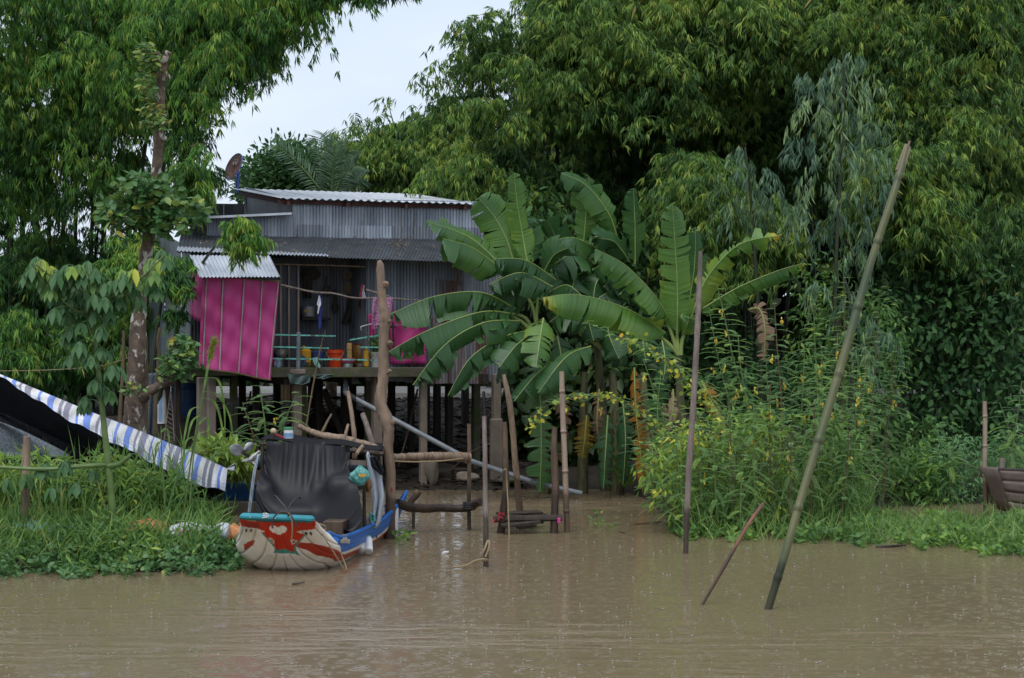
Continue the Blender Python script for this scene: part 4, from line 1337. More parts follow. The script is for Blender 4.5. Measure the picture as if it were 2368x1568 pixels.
# ================================================================== posts, poles and logs in the river
def pole(name, label, pts, radii, mt, cat='post', group=None, jitter=.13, seg=10, nodes=0, knots=(), sm=3):
    """pts: (x, y, d); the last point goes on under the water"""
    W = [P(*q) for q in pts]
    a, b = W[-2], W[-1]
    W.append(b + (b - a).normalized() * .9 if (b - a).z < 0 else b)
    rr = [r * px(q[2]) for r, q in zip(radii, pts)] + [radii[-1] * px(pts[-1][2])]
    mb = MB()
    Ws, rs = spline(W, sm, rr)
    if nodes:
        # bamboo: ridge rings at the nodes
        P2, R2 = [], []
        tot = sum((Ws[i + 1] - Ws[i]).length for i in range(len(Ws) - 1))
        step = tot / 220
        acc = 0
        pos = 0.0
        dens, dr = [], []
        for i in range(len(Ws) - 1):
            L_ = (Ws[i + 1] - Ws[i]).length
            m_ = max(1, int(L_ / step))
            for j in range(m_):
                t = j / m_
                s_ = pos + L_ * t
                ph = (s_ / nodes) % 1.0
                bump = 0.24 * math.exp(-((ph - .5) / .022) ** 2) - .05 * math.exp(-((ph - .54) / .02) ** 2)
                dens.append(Ws[i].lerp(Ws[i + 1], t)); dr.append((rs[i] * (1 - t) + rs[i + 1] * t) * (1 + bump))
            pos += L_
        Ws, rs = dens, dr
        mb.tube(Ws, rs, seg, tint=[.5 - .42 * math.exp(-((((i_ / len(Ws)) * tot / nodes) % 1 - .53) / .03) ** 2) for i_ in range(len(Ws)) for _ in range(seg)])
    else:
        mb.tube(Ws, rs, seg, jitter=jitter)
    for (kx, ky, kd, kr) in knots:
        c = P(kx, ky, kd); k = kr * px(kd)
        mb.lathe(c - Vector((0, 0, k)), [(k * .2, 0), (k * .8, k * .5), (k, k), (k * .8, k * 1.5), (k * .2, k * 2)], 8)
    o = mb.build(name, mt, angle=60)
    return tag(o, label, cat, group)
dT = 34.1
mt_ = pole('mooring_post', 'thick crooked tree trunk post with peeling bark before the house',
     [(877, 602, dT), (879, 616, dT), (880, 650, dT), (884, 700, dT), (890, 735, dT), (888, 770, dT), (886, 820, dT), (887, 860, dT), (882, 905, dT), (881, 935, dT), (893, 972, dT), (899, 1000, dT), (897, 1040, dT), (903, 1090, dT), (902, 1150, dT), (901, 1245, dT)],
     [4, 9, 9.5, 10, 13, 11.5, 12, 12, 13, 14, 15, 12, 11.5, 11, 11.5, 13], M['trunk_wood'], jitter=.13, seg=14, sm=4)
for (kx, ky, r) in ((893, 656, 5), (900, 742, 4), (903, 793, 5), (901, 858, 4), (911, 975, 5)):
    mb = MB(); c = P(kx, ky, dT - .05); k = r * px(dT)
    mb.tube([c + Vector((-k * 1.6, .05, -k * .5)), c, c + Vector((k * .5, -.02, k * .5))], [k * 1.8, k * 1.3, k * .6], 9, jitter=.25)
    mb.build('knot', M['trunk_wood'], mt_)
mb = MB(); c = P(906, 1133, dT - .13); mb.box(c, (.02, .01, .07), bevel=.005)
mb.build('red_mark', M['red_cloth'], mt_)
pole('wooden_post', 'square grey post at the end of the ridged rail', [(1084, 980, 35.4), (1085, 1060, 35.4), (1084, 1150, 35.4), (1085, 1225, 35.4)], [6, 6.2, 6.5, 6.5], M['wet_wood'], seg=4, jitter=.05)
pole('wooden_post', 'smooth pale post with a rope loop at its foot', [(1119, 963, 30.6), (1121, 1030, 30.5), (1121, 1080, 30.5), (1122, 1140, 30.5), (1123, 1230, 30.4), (1123, 1311, 30.4)], [5.0, 5.5, 5.5, 6, 6, 6.2], M['grey_wood'])
pole('wooden_post', 'split post with string hanging down to the platform', [(1166, 976, 34.9), (1168, 1060, 34.9), (1169, 1130, 34.9), (1162, 1190, 34.9), (1157, 1236, 34.9)], [6, 7, 8, 9, 9], M['wet_wood'], jitter=.14)
pole('wooden_post', 'tall leaning pale post rising behind the plank platform', [(1163, 866, 37.8), (1176, 920, 37.8), (1184, 980, 37.9), (1190, 1060, 38.0), (1197, 1130, 38.1), (1202, 1186, 38.1)], [5, 6.5, 7, 7, 7, 7.5], M['pale_wood'], jitter=.1)
pole('wooden_post', 'dark weathered post on the right of the platform', [(1282, 988, 35.0), (1281, 1060, 35.0), (1284, 1130, 35.0), (1280, 1234, 34.9)], [6, 8, 9, 9], M['wet_wood'], jitter=.12)
pole('bamboo_post', 'straight dry bamboo post standing right of the platform', [(1298, 859, 35.0), (1301, 960, 35.0), (1306, 1080, 35.0), (1311, 1233, 35.0)], [5.8, 6.5, 6.8, 7], M['bamboo_dry'], nodes=.62, seg=12)
pole('mooring_pole', 'tall slim grey pole standing before the banana plants', [(1619, 582, 32.6), (1617, 650, 32.6), (1612, 760, 32.4), (1607, 860, 32.3), (1601, 960, 32.2), (1594, 1060, 32.1), (1588, 1180, 32.0), (1585, 1281, 32.0)], [4.5, 6, 6.5, 7, 7, 7, 7, 6], M['grey_wood'], jitter=.06)
pole('bamboo_pole', 'long leaning green bamboo pole with a broken top', [(2097, 336, 27.5), (2068, 440, 27.3), (2012, 610, 27.1), (1940, 860, 26.8), (1858, 1130, 26.4), (1818, 1270, 26.2), (1776, 1408, 26.1)], [6.5, 8.5, 9, 10, 9.5, 9.5, 9], M['bamboo_green'], nodes=.86, seg=14)
mb = MB()
a, b = P(2100, 334, 27.5), P(2079, 396, 27.42)
for k, (dx, tl) in enumerate(((-.035, 1.0), (0.03, .9), (.0, 1.12))):
    mb.tube([b + Vector((dx * .7, -.03, 0)), a.lerp(b, 1 - tl) + Vector((dx, -.015, .0))], [.037, .012], 6)
tag(mb.build('split_sheath', M['pale_wood']), 'pinkish split sheath at the tip of the leaning bamboo pole', 'bamboo tip')
pole('stake', 'thin reddish stake slanting out of the water', [(1764, 1165, 27.6), (1728, 1215, 27.2), (1680, 1300, 26.8), (1624, 1397, 26.5)], [4, 4.2, 4, 3.2], M['red_wood'], cat='stake', jitter=.12)
pole('stake', 'short stub of a post just left of the driftwood log', [(956, 1168, 35.6), (956, 1190, 35.6), (956, 1214, 35.6)], [3.5, 3.6, 3.6], M['grey_wood'], cat='stake')
pole('wooden_post', 'pale topped bamboo post beside the old boat', [(2276, 928, 38.0), (2277, 990, 38.0), (2276, 1080, 38.0), (2279, 1187, 38.0)], [5, 5.4, 5.6, 6], M['bamboo_dry'], nodes=.5, seg=10)
pole('wooden_post', 'rough cut post standing in the weeds below the tarp', [(62, 1010, 31.2), (60, 1060, 31.2), (58, 1120, 31.1), (57, 1230, 31.1)], [8, 10, 10.5, 10], M['trunk_wood'], jitter=.12)
def floater(name, label, cat, x, y, L_, r, mt, az):
    c = P(x, y, wd(y)); dv = Vector((math.cos(az), math.sin(az), 0)) * L_ / 2
    mb = MB(); mb.tube([c - dv + Vector((0, 0, .01)), c + Vector((0, .02, .018)), c + dv + Vector((0, 0, .03))], [r, r * 1.1, r * .7], 7, jitter=.2, sm=3)
    return tag(mb.build(name, mt), label, cat)
def stick(name, label, pts, radii, mt, cat='log', **kw):
    W = [P(*q) for q in pts]
    mb = MB(); mb.tube(W, [r * px(q[2]) for r, q in zip(radii, pts)], kw.get('seg', 10), jitter=kw.get('jitter', .1), sm=4)
    return tag(mb.build(name, mt, angle=60), label, cat)
lg = stick('driftwood_log', 'wet brown log lying level between trunk and post', [(918, 1163, 34.6), (945, 1172, 34.8), (980, 1176, 35.0), (1015, 1174, 35.2), (1050, 1176, 35.3), (1085, 1174, 35.3), (1100, 1164, 35.2), (1112, 1160, 35.1)], [11, 11, 10, 9.5, 9, 9, 10, 9], M['wet_wood'])
mb = MB()
for k_ in range(4):
    c = P(1084, 1163 + k_ * 4, 35.25); mb.tube([c + Vector((math.cos(a) * .085, math.sin(a) * .085, 0)) for a in np.linspace(0, 6.28, 13)], .014, 5, cap=False)
mb.build('rubber_lashing', M['tyre'], lg)
stick('branch_stub', 'short cut branch poking up beside the level log', [(940, 1172, 35.6), (955, 1154, 35.6), (968, 1135, 35.6)], [7, 7.5, 8], M['trunk_wood'])
mb = MB()
n = 42
for i in range(n):
    t = i / n
    a = P(905 + 178 * t, 1058 - 3 * math.sin(t * 3.1), 34.3 + 1.1 * t); b = P(905 + 178 * (t + 1 / n), 1058 - 3 * math.sin((t + 1 / n) * 3.1), 34.3 + 1.1 * (t + 1 / n))
    r = (8 + 4 * t) * px(35) * (1 if i % 2 else .86)
    mb.tube([a, b], r, 9, jitter=.08)
rr_ = tag(mb.build('ridged_rail', M['pale_wood'], angle=60), 'ridged pale log tied between the trunk and the square post', 'log')
mb = MB(); mb.tube([P(906, 1066, 34.2), P(960, 1068, 34.4), P(1020, 1066, 34.8), P(1070, 1060, 35.2)], .012, 6, sm=3)
mb.build('rope', M['rope'], rr_)
floater('floating_stick', 'short pale stick floating left of the weed bank corner', 'stick', 1437, 1233, .13, .012, M['pale_wood'], 2.2)
floater('floating_stick', 'twig floating between reddish stake and slim pole', 'stick', 1500, 1212, .5, .010, M['stem_brown'], .3)
floater('floating_scrap', 'white scrap floating in the channel behind the roped post', 'scrap', 1030, 1281, .10, .022, M['white_plastic'], .4)
floater('floating_stick', 'dark stick drifting at the edge of the floating plants', 'stick', 2060, 1266, .45, .018, M['wet_wood'], .1)
floater('floating_stick', 'bit of cane drifting in front of the painted bow', 'stick', 690, 1352, .16, .012, M['bamboo_dry'], .2)
# plank platform
pf = thing('plank_platform', 'low dark platform of wet planks tied between posts', 'platform', P(1215, 1222, 35.0))
def plank(x0, y0, x1, y1, d0, d1, w, h, mt='wet_wood', nm='plank'):
    mb = MB(); mb.beam(P(x0, y0, d0), P(x1, y1, d1), w, h, bevel=.01)
    return mb.build(nm, M[mt], pf)
plank(1150, 1188, 1250, 1184, 35.5, 35.7, .25, .04); plank(1158, 1193, 1240, 1197, 35.1, 35.3, .2, .05)
plank(1178, 1200, 1256, 1203, 34.9, 35.0, .10, .10); plank(1165, 1196, 1225, 1190, 35.9, 36.0, .2, .035)
plank(1160, 1216, 1246, 1206, 34.7, 34.9, .18, .05, 'dark_wood'); plank(1205, 1187, 1262, 1190, 35.9, 36.0, .12, .04)
plank(1195, 1219, 1238, 1214, 35.5, 35.6, .14, .05, 'dark_wood')
mb = MB(); mb.tube([P(1140, 1200, 34.9), P(1300, 1197, 34.9)], .055, 9, jitter=.1)
mb.build('cross_pole', M['dark_wood'], pf)
mb = MB()
for i in range(9):
    c = P(1148 + random.uniform(-8, 14), 1194 + random.uniform(-6, 12), 34.8); mb.tube([c, c + Vector((random.uniform(-.08, .08), -.03, random.uniform(-.06, .06)))], .010, 5)
mb.build('red_twine', M['red_cloth'], pf)
mb = MB(); mb.box(P(1292, 1204, 34.78), (.05, .03, .09), bevel=.012)
mb.build('pink_scrap', M['pink'], pf)
# ropes
def rope(label, pts, r=.011, name='rope', mt='rope'):
    mb = MB(); mb.tube([P(*q) for q in pts], r, 6, sm=5)
    return tag(mb.build(name, M[mt]), label, 'rope')
rope('pale string tied to the split post and hanging to the water', [(1164, 1088, 34.75), (1170, 1086, 34.75), (1172, 1120, 34.8), (1175, 1180, 34.7), (1177, 1240, 34.6)])
rope('mooring rope looped round the foot of the smooth post', [(1045, 1312, 30.1), (1075, 1308, 30.2), (1100, 1296, 30.2), (1122, 1293, 30.2), (1128, 1297, 30.3), (1112, 1292, 30.25), (1120, 1270, 30.2), (1128, 1250, 30.3), (1131, 1262, 30.25), (1122, 1288, 30.2)], .014)
rope('thin washing line strung across the left bamboo grove', [(-20, 858, 37.5), (80, 857, 37.5), (190, 851, 37.3), (250, 842, 37.2), (300, 826, 37)], .007)
# ================================================================== painted wooden boat in front
BPH = math.radians(6)
BB = Vector((math.sin(BPH), math.cos(BPH), 0)); BR = Vector((math.cos(BPH), -math.sin(BPH), 0))
BO = Vector(((640 - CX) / F * 29.3, 29.3, 0))
SW = lambda s: float(np.interp(s, [0, .2, .4, .7, 1.2, 2.0, 3.6, 6, 7.6], [.475, .50, .54, .65, .71, .74, .76, .70, .55]))
SZ = lambda s: float(np.interp(s, [0, .15, .3, .55, .8, 1.5, 4, 7.6], [.76, .70, .62, .50, .43, .40, .38, .50]))
SK = lambda s: float(np.interp(s, [0, .08, .2, .4, .6, .8, 1.2, 6, 7.6], [.70, .60, .45, .22, .04, -.08, -.2, -.25, .0]))
def hull_raw(s, th):
    a = abs(th) ** (1 + 1.5 * max(0, 1 - s / .75) ** 1.2)
    w, zs_, zk = SW(s), SZ(s), SK(s)
    bul = .16 * math.exp(-((s - .5) / .5) ** 2) + .05
    f = math.sin(a * math.pi / 2) ** .85 * (1 + bul * math.sin(math.pi * a ** 1.4))
    g = 1 - math.cos(a * math.pi / 2) ** 1.25
    return Vector((math.copysign(w * f, th), s, zk + (zs_ - zk) * g))
SEAMS = [0, .2, .42, .62, .8]
def hull_loc(s, th, grooves=True):
    p = hull_raw(s, th)
    if grooves:
        a = abs(th)
        dep = sum(.011 * math.exp(-((a - q) / .016) ** 2) for q in SEAMS)
        e = 1e-3
        du = hull_raw(s + e, th) - hull_raw(max(s - e, 0), th)
        dv = hull_raw(s, min(th + e, 1)) - hull_raw(s, max(th - e, -1))
        n = du.cross(dv)
        if n.length > 0:
            n.normalize()
            if n.dot(Vector((p.x, 0, p.z - .6)) + Vector((0, -.6, 0))) < 0: n = -n
            p = p - n * dep
    return p
def bw(q): return BO + BR * q.x + BB * q.y + Vector((0, 0, q.z))
CREAM, RED, TEALC, NAVY, BLUE = (.84, .78, .69), (.55, .032, .010), (.06, .30, .27), (.015, .018, .05), (.02, .135, .47)
Zp = {
 'red': [(100, 150), (1930, 250), (1870, 470), (1830, 475), (1430, 520), (1610, 605), (1350, 900), (1300, 950), (1325, 1055), (1060, 958), (900, 1020), (885, 910), (640, 565), (700, 525), (560, 470), (240, 430), (150, 420)],
 'teal': [(600, 555), (645, 565), (885, 910), (900, 1020), (1060, 958), (1325, 1055), (1300, 950), (1350, 900), (1610, 605), (1650, 610), (1370, 930), (1360, 1010), (1430, 1150), (1320, 1095), (1090, 1075), (800, 1075), (860, 990), (850, 920)],
 'heart': [(1030, 430), (1000, 400), (940, 380), (870, 385), (825, 430), (830, 480), (880, 540), (1030, 615), (1180, 540), (1235, 470), (1230, 420), (1180, 385), (1110, 390), (1060, 410)],
 'eyel': [(755, 690), (830, 695), (890, 760), (882, 845), (845, 830)], 'pupl': [(800, 728), (842, 740), (862, 795), (838, 785)],
 'eyer': [(1262, 732), (1435, 738), (1402, 802), (1288, 868)], 'pupr': [(1300, 775), (1385, 762), (1330, 822)],
 'strl': [(90, 890), (280, 790), (430, 765), (310, 920), (60, 1065)], 'dark': [(240, 300), (600, 320), (620, 460), (400, 450), (250, 425)]}
def inp(pt, poly):
    return bool(in_poly(np.array([pt[0]]), np.array([pt[1]]), poly)[0])
def hull_paint(s, th):
    q = hull_raw(s, th)
    zx, zy = (q.x + .583) / .000566, (.869 - q.z) / .000566
    c = CREAM
    a = abs(th)
    if s < 1.1:
        pt = (zx, zy)
        if inp(pt, Zp['red']): c = RED
        if inp(pt, Zp['dark']): c = (.30, .028, .015)
        if inp(pt, Zp['strl']) and th < -.4: c = (.46, .06, .03)
        if inp(pt, Zp['teal']): c = TEALC
        for k, cc in (('heart', (.92, .88, .80)), ('eyel', (.6, .52, .4)), ('eyer', (.6, .52, .4)), ('pupl', NAVY), ('pupr', NAVY)):
            if inp(pt, Zp[k]): c = cc
    if th > .3 and s > .22 and c == CREAM:
        lo = float(np.interp(s, [.22, .5, .9, 1.3, 3], [.40, .22, .10, .06, .03])); hi = float(np.interp(s, [.22, .5, .9, 1.3, 3], [.43, .33, .20, .15, .10]))
        if lo < q.z < hi: c = (.42, .04, .02)
    if s > .5 and SZ(s) - q.z < .05 + .16 * min(1, (s - .5) / .4): c = BLUE
    if s < .6 and SZ(s) - q.z < .022 and c == CREAM and a > .9: c = (.2, .27, .42)
    # grime in the seams and along the waterline
    gr = max(math.exp(-((a - t_) / .012) ** 2) for t_ in SEAMS) if c == CREAM else 0
    wl = math.exp(-max(q.z, 0) / .035) * .6
    k = 1 - .45 * gr
    c = tuple(v * k for v in c)
    br = (.16, .075, .03)
    return tuple(v * (1 - wl) + w_ * wl for v, w_ in zip(c, br))
ss = np.concatenate([np.linspace(0, 1.2, 110), np.linspace(1.26, 7.6, 40)])
ts = np.linspace(-1, 1, 190)
boat = thing('river_boat', 'white boat with red painted bow, heart and eyes, blue gunwale', 'boat', bw(Vector((0, 1.0, 0))))
mb = MB()
M['hull_paint'] = paintmat('hull_paint', rough=.42, dirt=.16)
HV, HPn = [], []
for s in ss:
    for t in ts:
        HV.append(bw(hull_loc(s, t))); HPn.append(hull_paint(s, t))
nt_ = len(ts)
mb.add(HV, [(j * nt_ + i, j * nt_ + i + 1, (j + 1) * nt_ + i + 1, (j + 1) * nt_ + i) for j in range(len(ss) - 1) for i in range(nt_ - 1)], paint=HPn)
mb.build('hull', M['hull_paint'], boat, angle=None)
HA_ = np.array([list(v) for v in HV])
HPX = np.stack([CX + HA_[:, 0] / HA_[:, 1] * F, Y0 - (HA_[:, 2] - EYE) / HA_[:, 1] * F], 1)
def hull_at(x, y):
    r2 = ((HPX - np.array([x, y])) ** 2).sum(1)
    idx = np.argsort(r2)[:40]
    i = idx[np.argmin(HA_[idx, 1])]
    d = HA_[i, 1]
    return P(x, y, d - .012)
mb = MB()
mb.grid(lambda u, v: bw(Vector((hull_raw(.62 + 6.8 * v, -1 + 2 * u).x * .93, .62 + 6.8 * v, max(hull_raw(.62 + 6.8 * v, -1 + 2 * u).z + .005, .06)))), 24, 50)
mb.build('inner_hull', M['boat_blue'], boat)
mb = MB()
for i in range(9):
    s0 = .75 + i * .7
    mb.box(bw(Vector((0, s0 + .34, .12))), (SW(s0) * 1.6, .68, .03), Matrix.Rotation(-BPH, 3, 'Z'))
mb.build('deck_boards', M['grey_plank'], boat)
for sg, nm in ((-1, 'gunwale'), (1, 'gunwale')):
    mb = MB()
    mb.tube([bw(Vector((sg * (SW(s) + .005), s, SZ(s)))) for s in np.linspace(.5, 7.5, 40)], .028, 8)
    mb.build(nm, M['boat_blue'], boat)
mb = MB()
mb.beam(bw(Vector((-.49, .02, .775))), bw(Vector((.49, .02, .745))), .16, .085, bevel=.03)
bbd = mb.build('bow_board', M['teal'], boat)
mb = MB()
for x in (578, 607, 621, 636, 688, 698, 708): 
    c = P(x, 1189 + (x - 560) * .045 + 6, 29.232)
    mb.lathe(c, [(.007, 0), (.007, .006), (.002, .008)], 8, (0, -1, 0))
mb.build('bolts', M['float_white'], bbd)
mb = MB()
c = P(615.5, 1191.5, 29.21)
mb.tube([c + Vector((math.cos(a) * .034 - .004, 0, math.sin(a) * .026)) for a in np.linspace(-2.0, 2.0, 14)], .007, 5)
mb.beam(c + Vector((-.045, 0, .0)), c + Vector((.012, 0, .0)), .012, .014)
mb.beam(c + Vector((-.045, 0, -.026)), c + Vector((-.008, 0, -.026)), .012, .012)
mb.beam(c + Vector((-.045, 0, .024)), c + Vector((-.010, 0, .024)), .012, .012)
mb.build('emblem', M['logo_white'], bbd)
mb = MB()
def stroke(pts, w=.011):
    for (xa, ya), (xb, yb) in zip(pts, pts[1:]):
        mb.beam(hull_at(537.5 + .0995 * xa, 1173.2 + .0995 * ya), hull_at(537.5 + .0995 * xb, 1173.2 + .0995 * yb), w, w)
for ox in (292, 404):
    stroke([(ox, 518), (ox + 48, 512)]); stroke([(ox + 40, 514), (ox + 22, 575)]); stroke([(ox + 4, 548), (ox + 46, 542)], .008)
for ox in (1690, 1800):
    stroke([(ox + 10, 572), (ox, 612)]); stroke([(ox, 612), (ox + 50, 622)]); stroke([(ox + 34, 590), (ox + 28, 650)])
mb.build('painted_marks', M['black_net'], boat)
# round sticker on the blue side
mb = MB()
cx_, cy_ = 797, 1248
def stk(x, y): return hull_at(x, y) + Vector((.004, -.004, 0))
mb.grid(lambda u, v: stk(cx_ - 11 + 22 * u, cy_ - 1 + 9 * v), 6, 4)
mb.cur_m = 1
mb.grid(lambda u, v: stk(cx_ - 10 + 20 * u, cy_ + 1 - 3 * math.sin(u * 6.28) * .6 + 2.6 * v) + Vector((.003, -.006, 0)), 12, 2)
mb.cur_m = 0
mb.grid(lambda u, v: stk(cx_ - 6 + 11 * u, cy_ - 13 + 12 * v), 4, 4)
mb.build('sticker', [M['alu_dull'], M['gold']], boat)
# canopy: posts, roof frame, rolled cover
zc = lambda y, d: EYE - (y - Y0) / F * d
posts = ((606, 32.4, 1030), (868, 32.7, 1046), (842, 32.0, 1100), (640, 35.4, 1012), (876, 35.6, 1030))
for x, d, y in posts:
    mb = MB(); a = P(x, y, d); mb.tube([a, Vector((a.x, a.y, .15))], .026, 8, jitter=.08)
    mb.build('canopy_post', M['dark_wood'], boat)
mb = MB()
mb.tube([P(600, 1026, 32.4), P(740, 1034, 32.5), P(884, 1050, 32.7)], .035, 8, jitter=.05)
mb.tube([P(620, 1012, 35.4), P(890, 1032, 35.6)], .03, 8)
for x0, x1 in ((606, 630), (740, 752), (872, 880)):
    mb.tube([P(x0, 1028 + (x0 - 606) * .07, 32.45), P(x1, 1012 + (x1 - 620) * .07, 35.5)], .025, 8)
mb.build('canopy_frame', M['dark_wood'], boat)
mb = MB()
mb.grid(lambda u, v: P(600, 1024, 32.4).lerp(P(882, 1046, 32.7), u).lerp(P(624, 1009, 35.4).lerp(P(890, 1030, 35.6), u), v) + Vector((0, 0, .05 + .02 * math.sin(u * 12) - .05 * math.sin(u * 3.14) * math.sin(v * 3.14))), 24, 10)
mb.build('canopy_roof', M['black_net'], boat, solid=.01)
mb = MB()
mb.tube([P(592, 1066, 32.6), P(700, 1066, 32.6), P(868, 1082, 32.8)], .085, 12, jitter=.06)
mb.build('rolled_cover', M['slate_cloth'], boat)
mb = MB(); mb.beam(P(795, 1068, 32.5), P(868, 1072, 32.6), .05, .07)
mb.build('canopy_beam', M['grey_wood'], boat)
mb = MB()
mb.box(P(775, 1221, 31.3), (.28, .4, .22), Matrix.Rotation(-BPH, 3, 'Z'), bevel=.01)
tag(mb.build('wooden_crate', M['pale_wood']), 'worn wooden crate peeping out below the black cloth', 'crate')
# black cloth thrown over the canopy
def drape():
    """a sheet of cloth let fall over the canopy bar and the cargo (position based, own little solver)"""
    nu, nv, wid, lng = 124, 112, 1.40, 2.02
    h = wid / (nu - 1); hv = lng / (nv - 1)
    U, Vv = np.meshgrid(np.linspace(0, 1, nu), np.linspace(0, 1, nv))
    A, B = np.array(P(618, 1019, 32.42)), np.array(P(808, 1033, 32.50))
    r2 = np.random.default_rng(3)
    X = A + (B - A) * U[..., None]
    X = X + np.array([0, -1.0, -.25]) * (Vv * lng * .55)[..., None] + np.array([0, 0, .10]) * Vv[..., None]
    X[..., 0] += (U - .5) * Vv * .75
    ph = np.cumsum(r2.uniform(.25, 1.9, nu) ** 1.4) * .15
    am = .4 + .9 * np.abs(np.sin(np.linspace(0, 9, nu) + .5))
    ph2 = ph[None] + 4.2 * (Vv - .2) * np.sin(U * 4 + .7) + 2.0 * Vv
    X[..., 1] += ( .075 * np.sin(ph2) + .012 * np.sin(ph2 * 2.3)) * am[None] * np.minimum(1, Vv * 3 + .25) - .03
    X += r2.normal(0, .004, X.shape)
    top = X[0].copy()
    # where it catches: both side edges hang along the canopy posts and cargo, the hem lies over the crate
    LEt = [(0, 618, 1019, 32.42), (.15, 613, 1052, 32.3), (.30, 606, 1080, 32.2), (.40, 590, 1090, 31.95), (.6, 584, 1130, 31.8), (1, 586, 1194, 31.5)]
    REt = [(0, 808, 1033, 32.50), (.2, 808, 1066, 32.4), (.32, 810, 1086, 32.2), (.42, 830, 1100, 31.8), (.6, 842, 1135, 31.5), (.8, 846, 1168, 31.35), (1, 843, 1200, 31.2)]
    pins = []
    tab = lambda T_, v: [float(np.interp(v, [q[0] for q in T_], [q[k] for q in T_])) for k in (1, 2, 3)]
    for i_ in range(6, nv, 9):
        v_ = i_ / (nv - 1)
        pins.append((i_, 0, P(*tab(LEt, v_)))); pins.append((i_, nu - 1, P(*tab(REt, v_))))
    pins += [(nv - 1, int(nu * f_), P(x_, y_, 31.1)) for f_, x_, y_ in ((.62, 738, 1221), (.78, 786, 1214))]
    pins = [(i_, j_, np.array(p_), X[i_, j_].copy()) for i_, j_, p_ in pins]
    Vel = np.zeros_like(X)
    ell = [(P(796, 1156, 31.95), (.265, .30, .36)), (P(610, 1160, 32.1), (.17, .30, .30)), (P(690, 1196, 32.0), (.45, .34, .20)), (P(745, 1150, 32.25), (.2, .2, .24))]
    ell = [(np.array(c), np.array(r)) for c, r in ell]
    barA, barB = np.array(P(600, 1026, 32.4)), np.array(P(884, 1050, 32.7))
    def con(i0, j0, i1, j1, rest, k=1.0):
        a_, b_ = X[i0, j0], X[i1, j1]
        d_ = b_ - a_
        l_ = np.linalg.norm(d_, axis=-1, keepdims=True)
        c_ = d_ * (.5 * k * (l_ - rest) / np.maximum(l_, 1e-9))
        X[i0, j0] += c_; X[i1, j1] -= c_
    S_ = slice
    dg = math.hypot(h, hv)
    for step in range(260):
        Vel[..., 2] -= 9.8 * .012
        Vel *= .975
        P0 = X.copy()
        X += Vel * .012
        for it in range(9):
            for o in (0, 1):
                n_ = (nu - o) // 2 * 2
                con(S_(None), S_(o, o + n_, 2), S_(None), S_(o + 1, o + n_, 2), h)
                m_ = (nv - o) // 2 * 2
                con(S_(o, o + m_, 2), S_(None), S_(o + 1, o + m_, 2), S_(None), hv)
            if it % 3 == 0:
                for o in (0, 1):
                    m_ = (nv - o) // 2 * 2
                    con(S_(o, o + m_, 2), S_(0, nu - 1), S_(o + 1, o + m_, 2), S_(1, nu), dg, .35)
                    con(S_(o, o + m_, 2), S_(1, nu), S_(o + 1, o + m_, 2), S_(0, nu - 1), dg, .35)
                con(S_(None), S_(0, nu - 5), S_(None), S_(5, nu), 5 * h, .10)
            X[0] = top
            w_ = min(1, step / 60)
            for i_, j_, p_, q_ in pins: X[i_, j_] = q_ + (p_ - q_) * w_
            for c, r in ell:
                q = (X - c) / r
                l_ = ((np.abs(q) ** 3.4).sum(-1, keepdims=True)) ** (1 / 3.4)
                X = np.where(l_ < 1, c + q / np.maximum(l_, 1e-6) * r, X)
            t_ = np.clip(((X - barA) @ (barB - barA)) / ((barB - barA) @ (barB - barA)), 0, 1)
            cb_ = barA + t_[..., None] * (barB - barA)
            q = X - cb_; q[..., 0] *= .3
            l_ = np.linalg.norm(q, axis=-1, keepdims=True)
            X = np.where(l_ < .05, X + q / np.maximum(l_, 1e-6) * (.05 - l_), X)
            X[..., 2] = np.maximum(X[..., 2], .30)
        Vel = (X - P0) / .012
        for c, r in ell:                      # friction on the cargo
            l_ = np.linalg.norm((X - c) / r, axis=-1, keepdims=True)
            Vel = np.where(l_ < 1.03, Vel * .75, Vel)
        np.clip(Vel, -3, 3, out=Vel)
    for _ in range(2):
        X[1:-1, 1:-1] = X[1:-1, 1:-1] * .5 + (X[:-2, 1:-1] + X[2:, 1:-1] + X[1:-1, :-2] + X[1:-1, 2:]) * .125
    for _ in range(14):
        for c_ in (0, nu - 1):
            X[1:-1, c_] = X[1:-1, c_] * .4 + (X[:-2, c_] + X[2:, c_]) * .3
        for c_, q_ in ((1, 0), (2, 1), (nu - 2, nu - 1), (nu - 3, nu - 2)):
            X[1:-1, c_] = X[1:-1, c_] * .7 + (X[1:-1, q_] + X[1:-1, c_ + (c_ - q_)]) * .15
    return X
CL = drape()
mb = MB(); nv_, nu_ = CL.shape[:2]
mb.add([tuple(p) for p in CL.reshape(-1, 3)], [(j * nu_ + i, j * nu_ + i + 1, (j + 1) * nu_ + i + 1, (j + 1) * nu_ + i) for j in range(nv_ - 1) for i in range(nu_ - 1)])
tag(mb.build('black_cloth', M['black_cloth'], angle=None), 'black cloth draped in folds over the boat canopy and cargo', 'cloth')
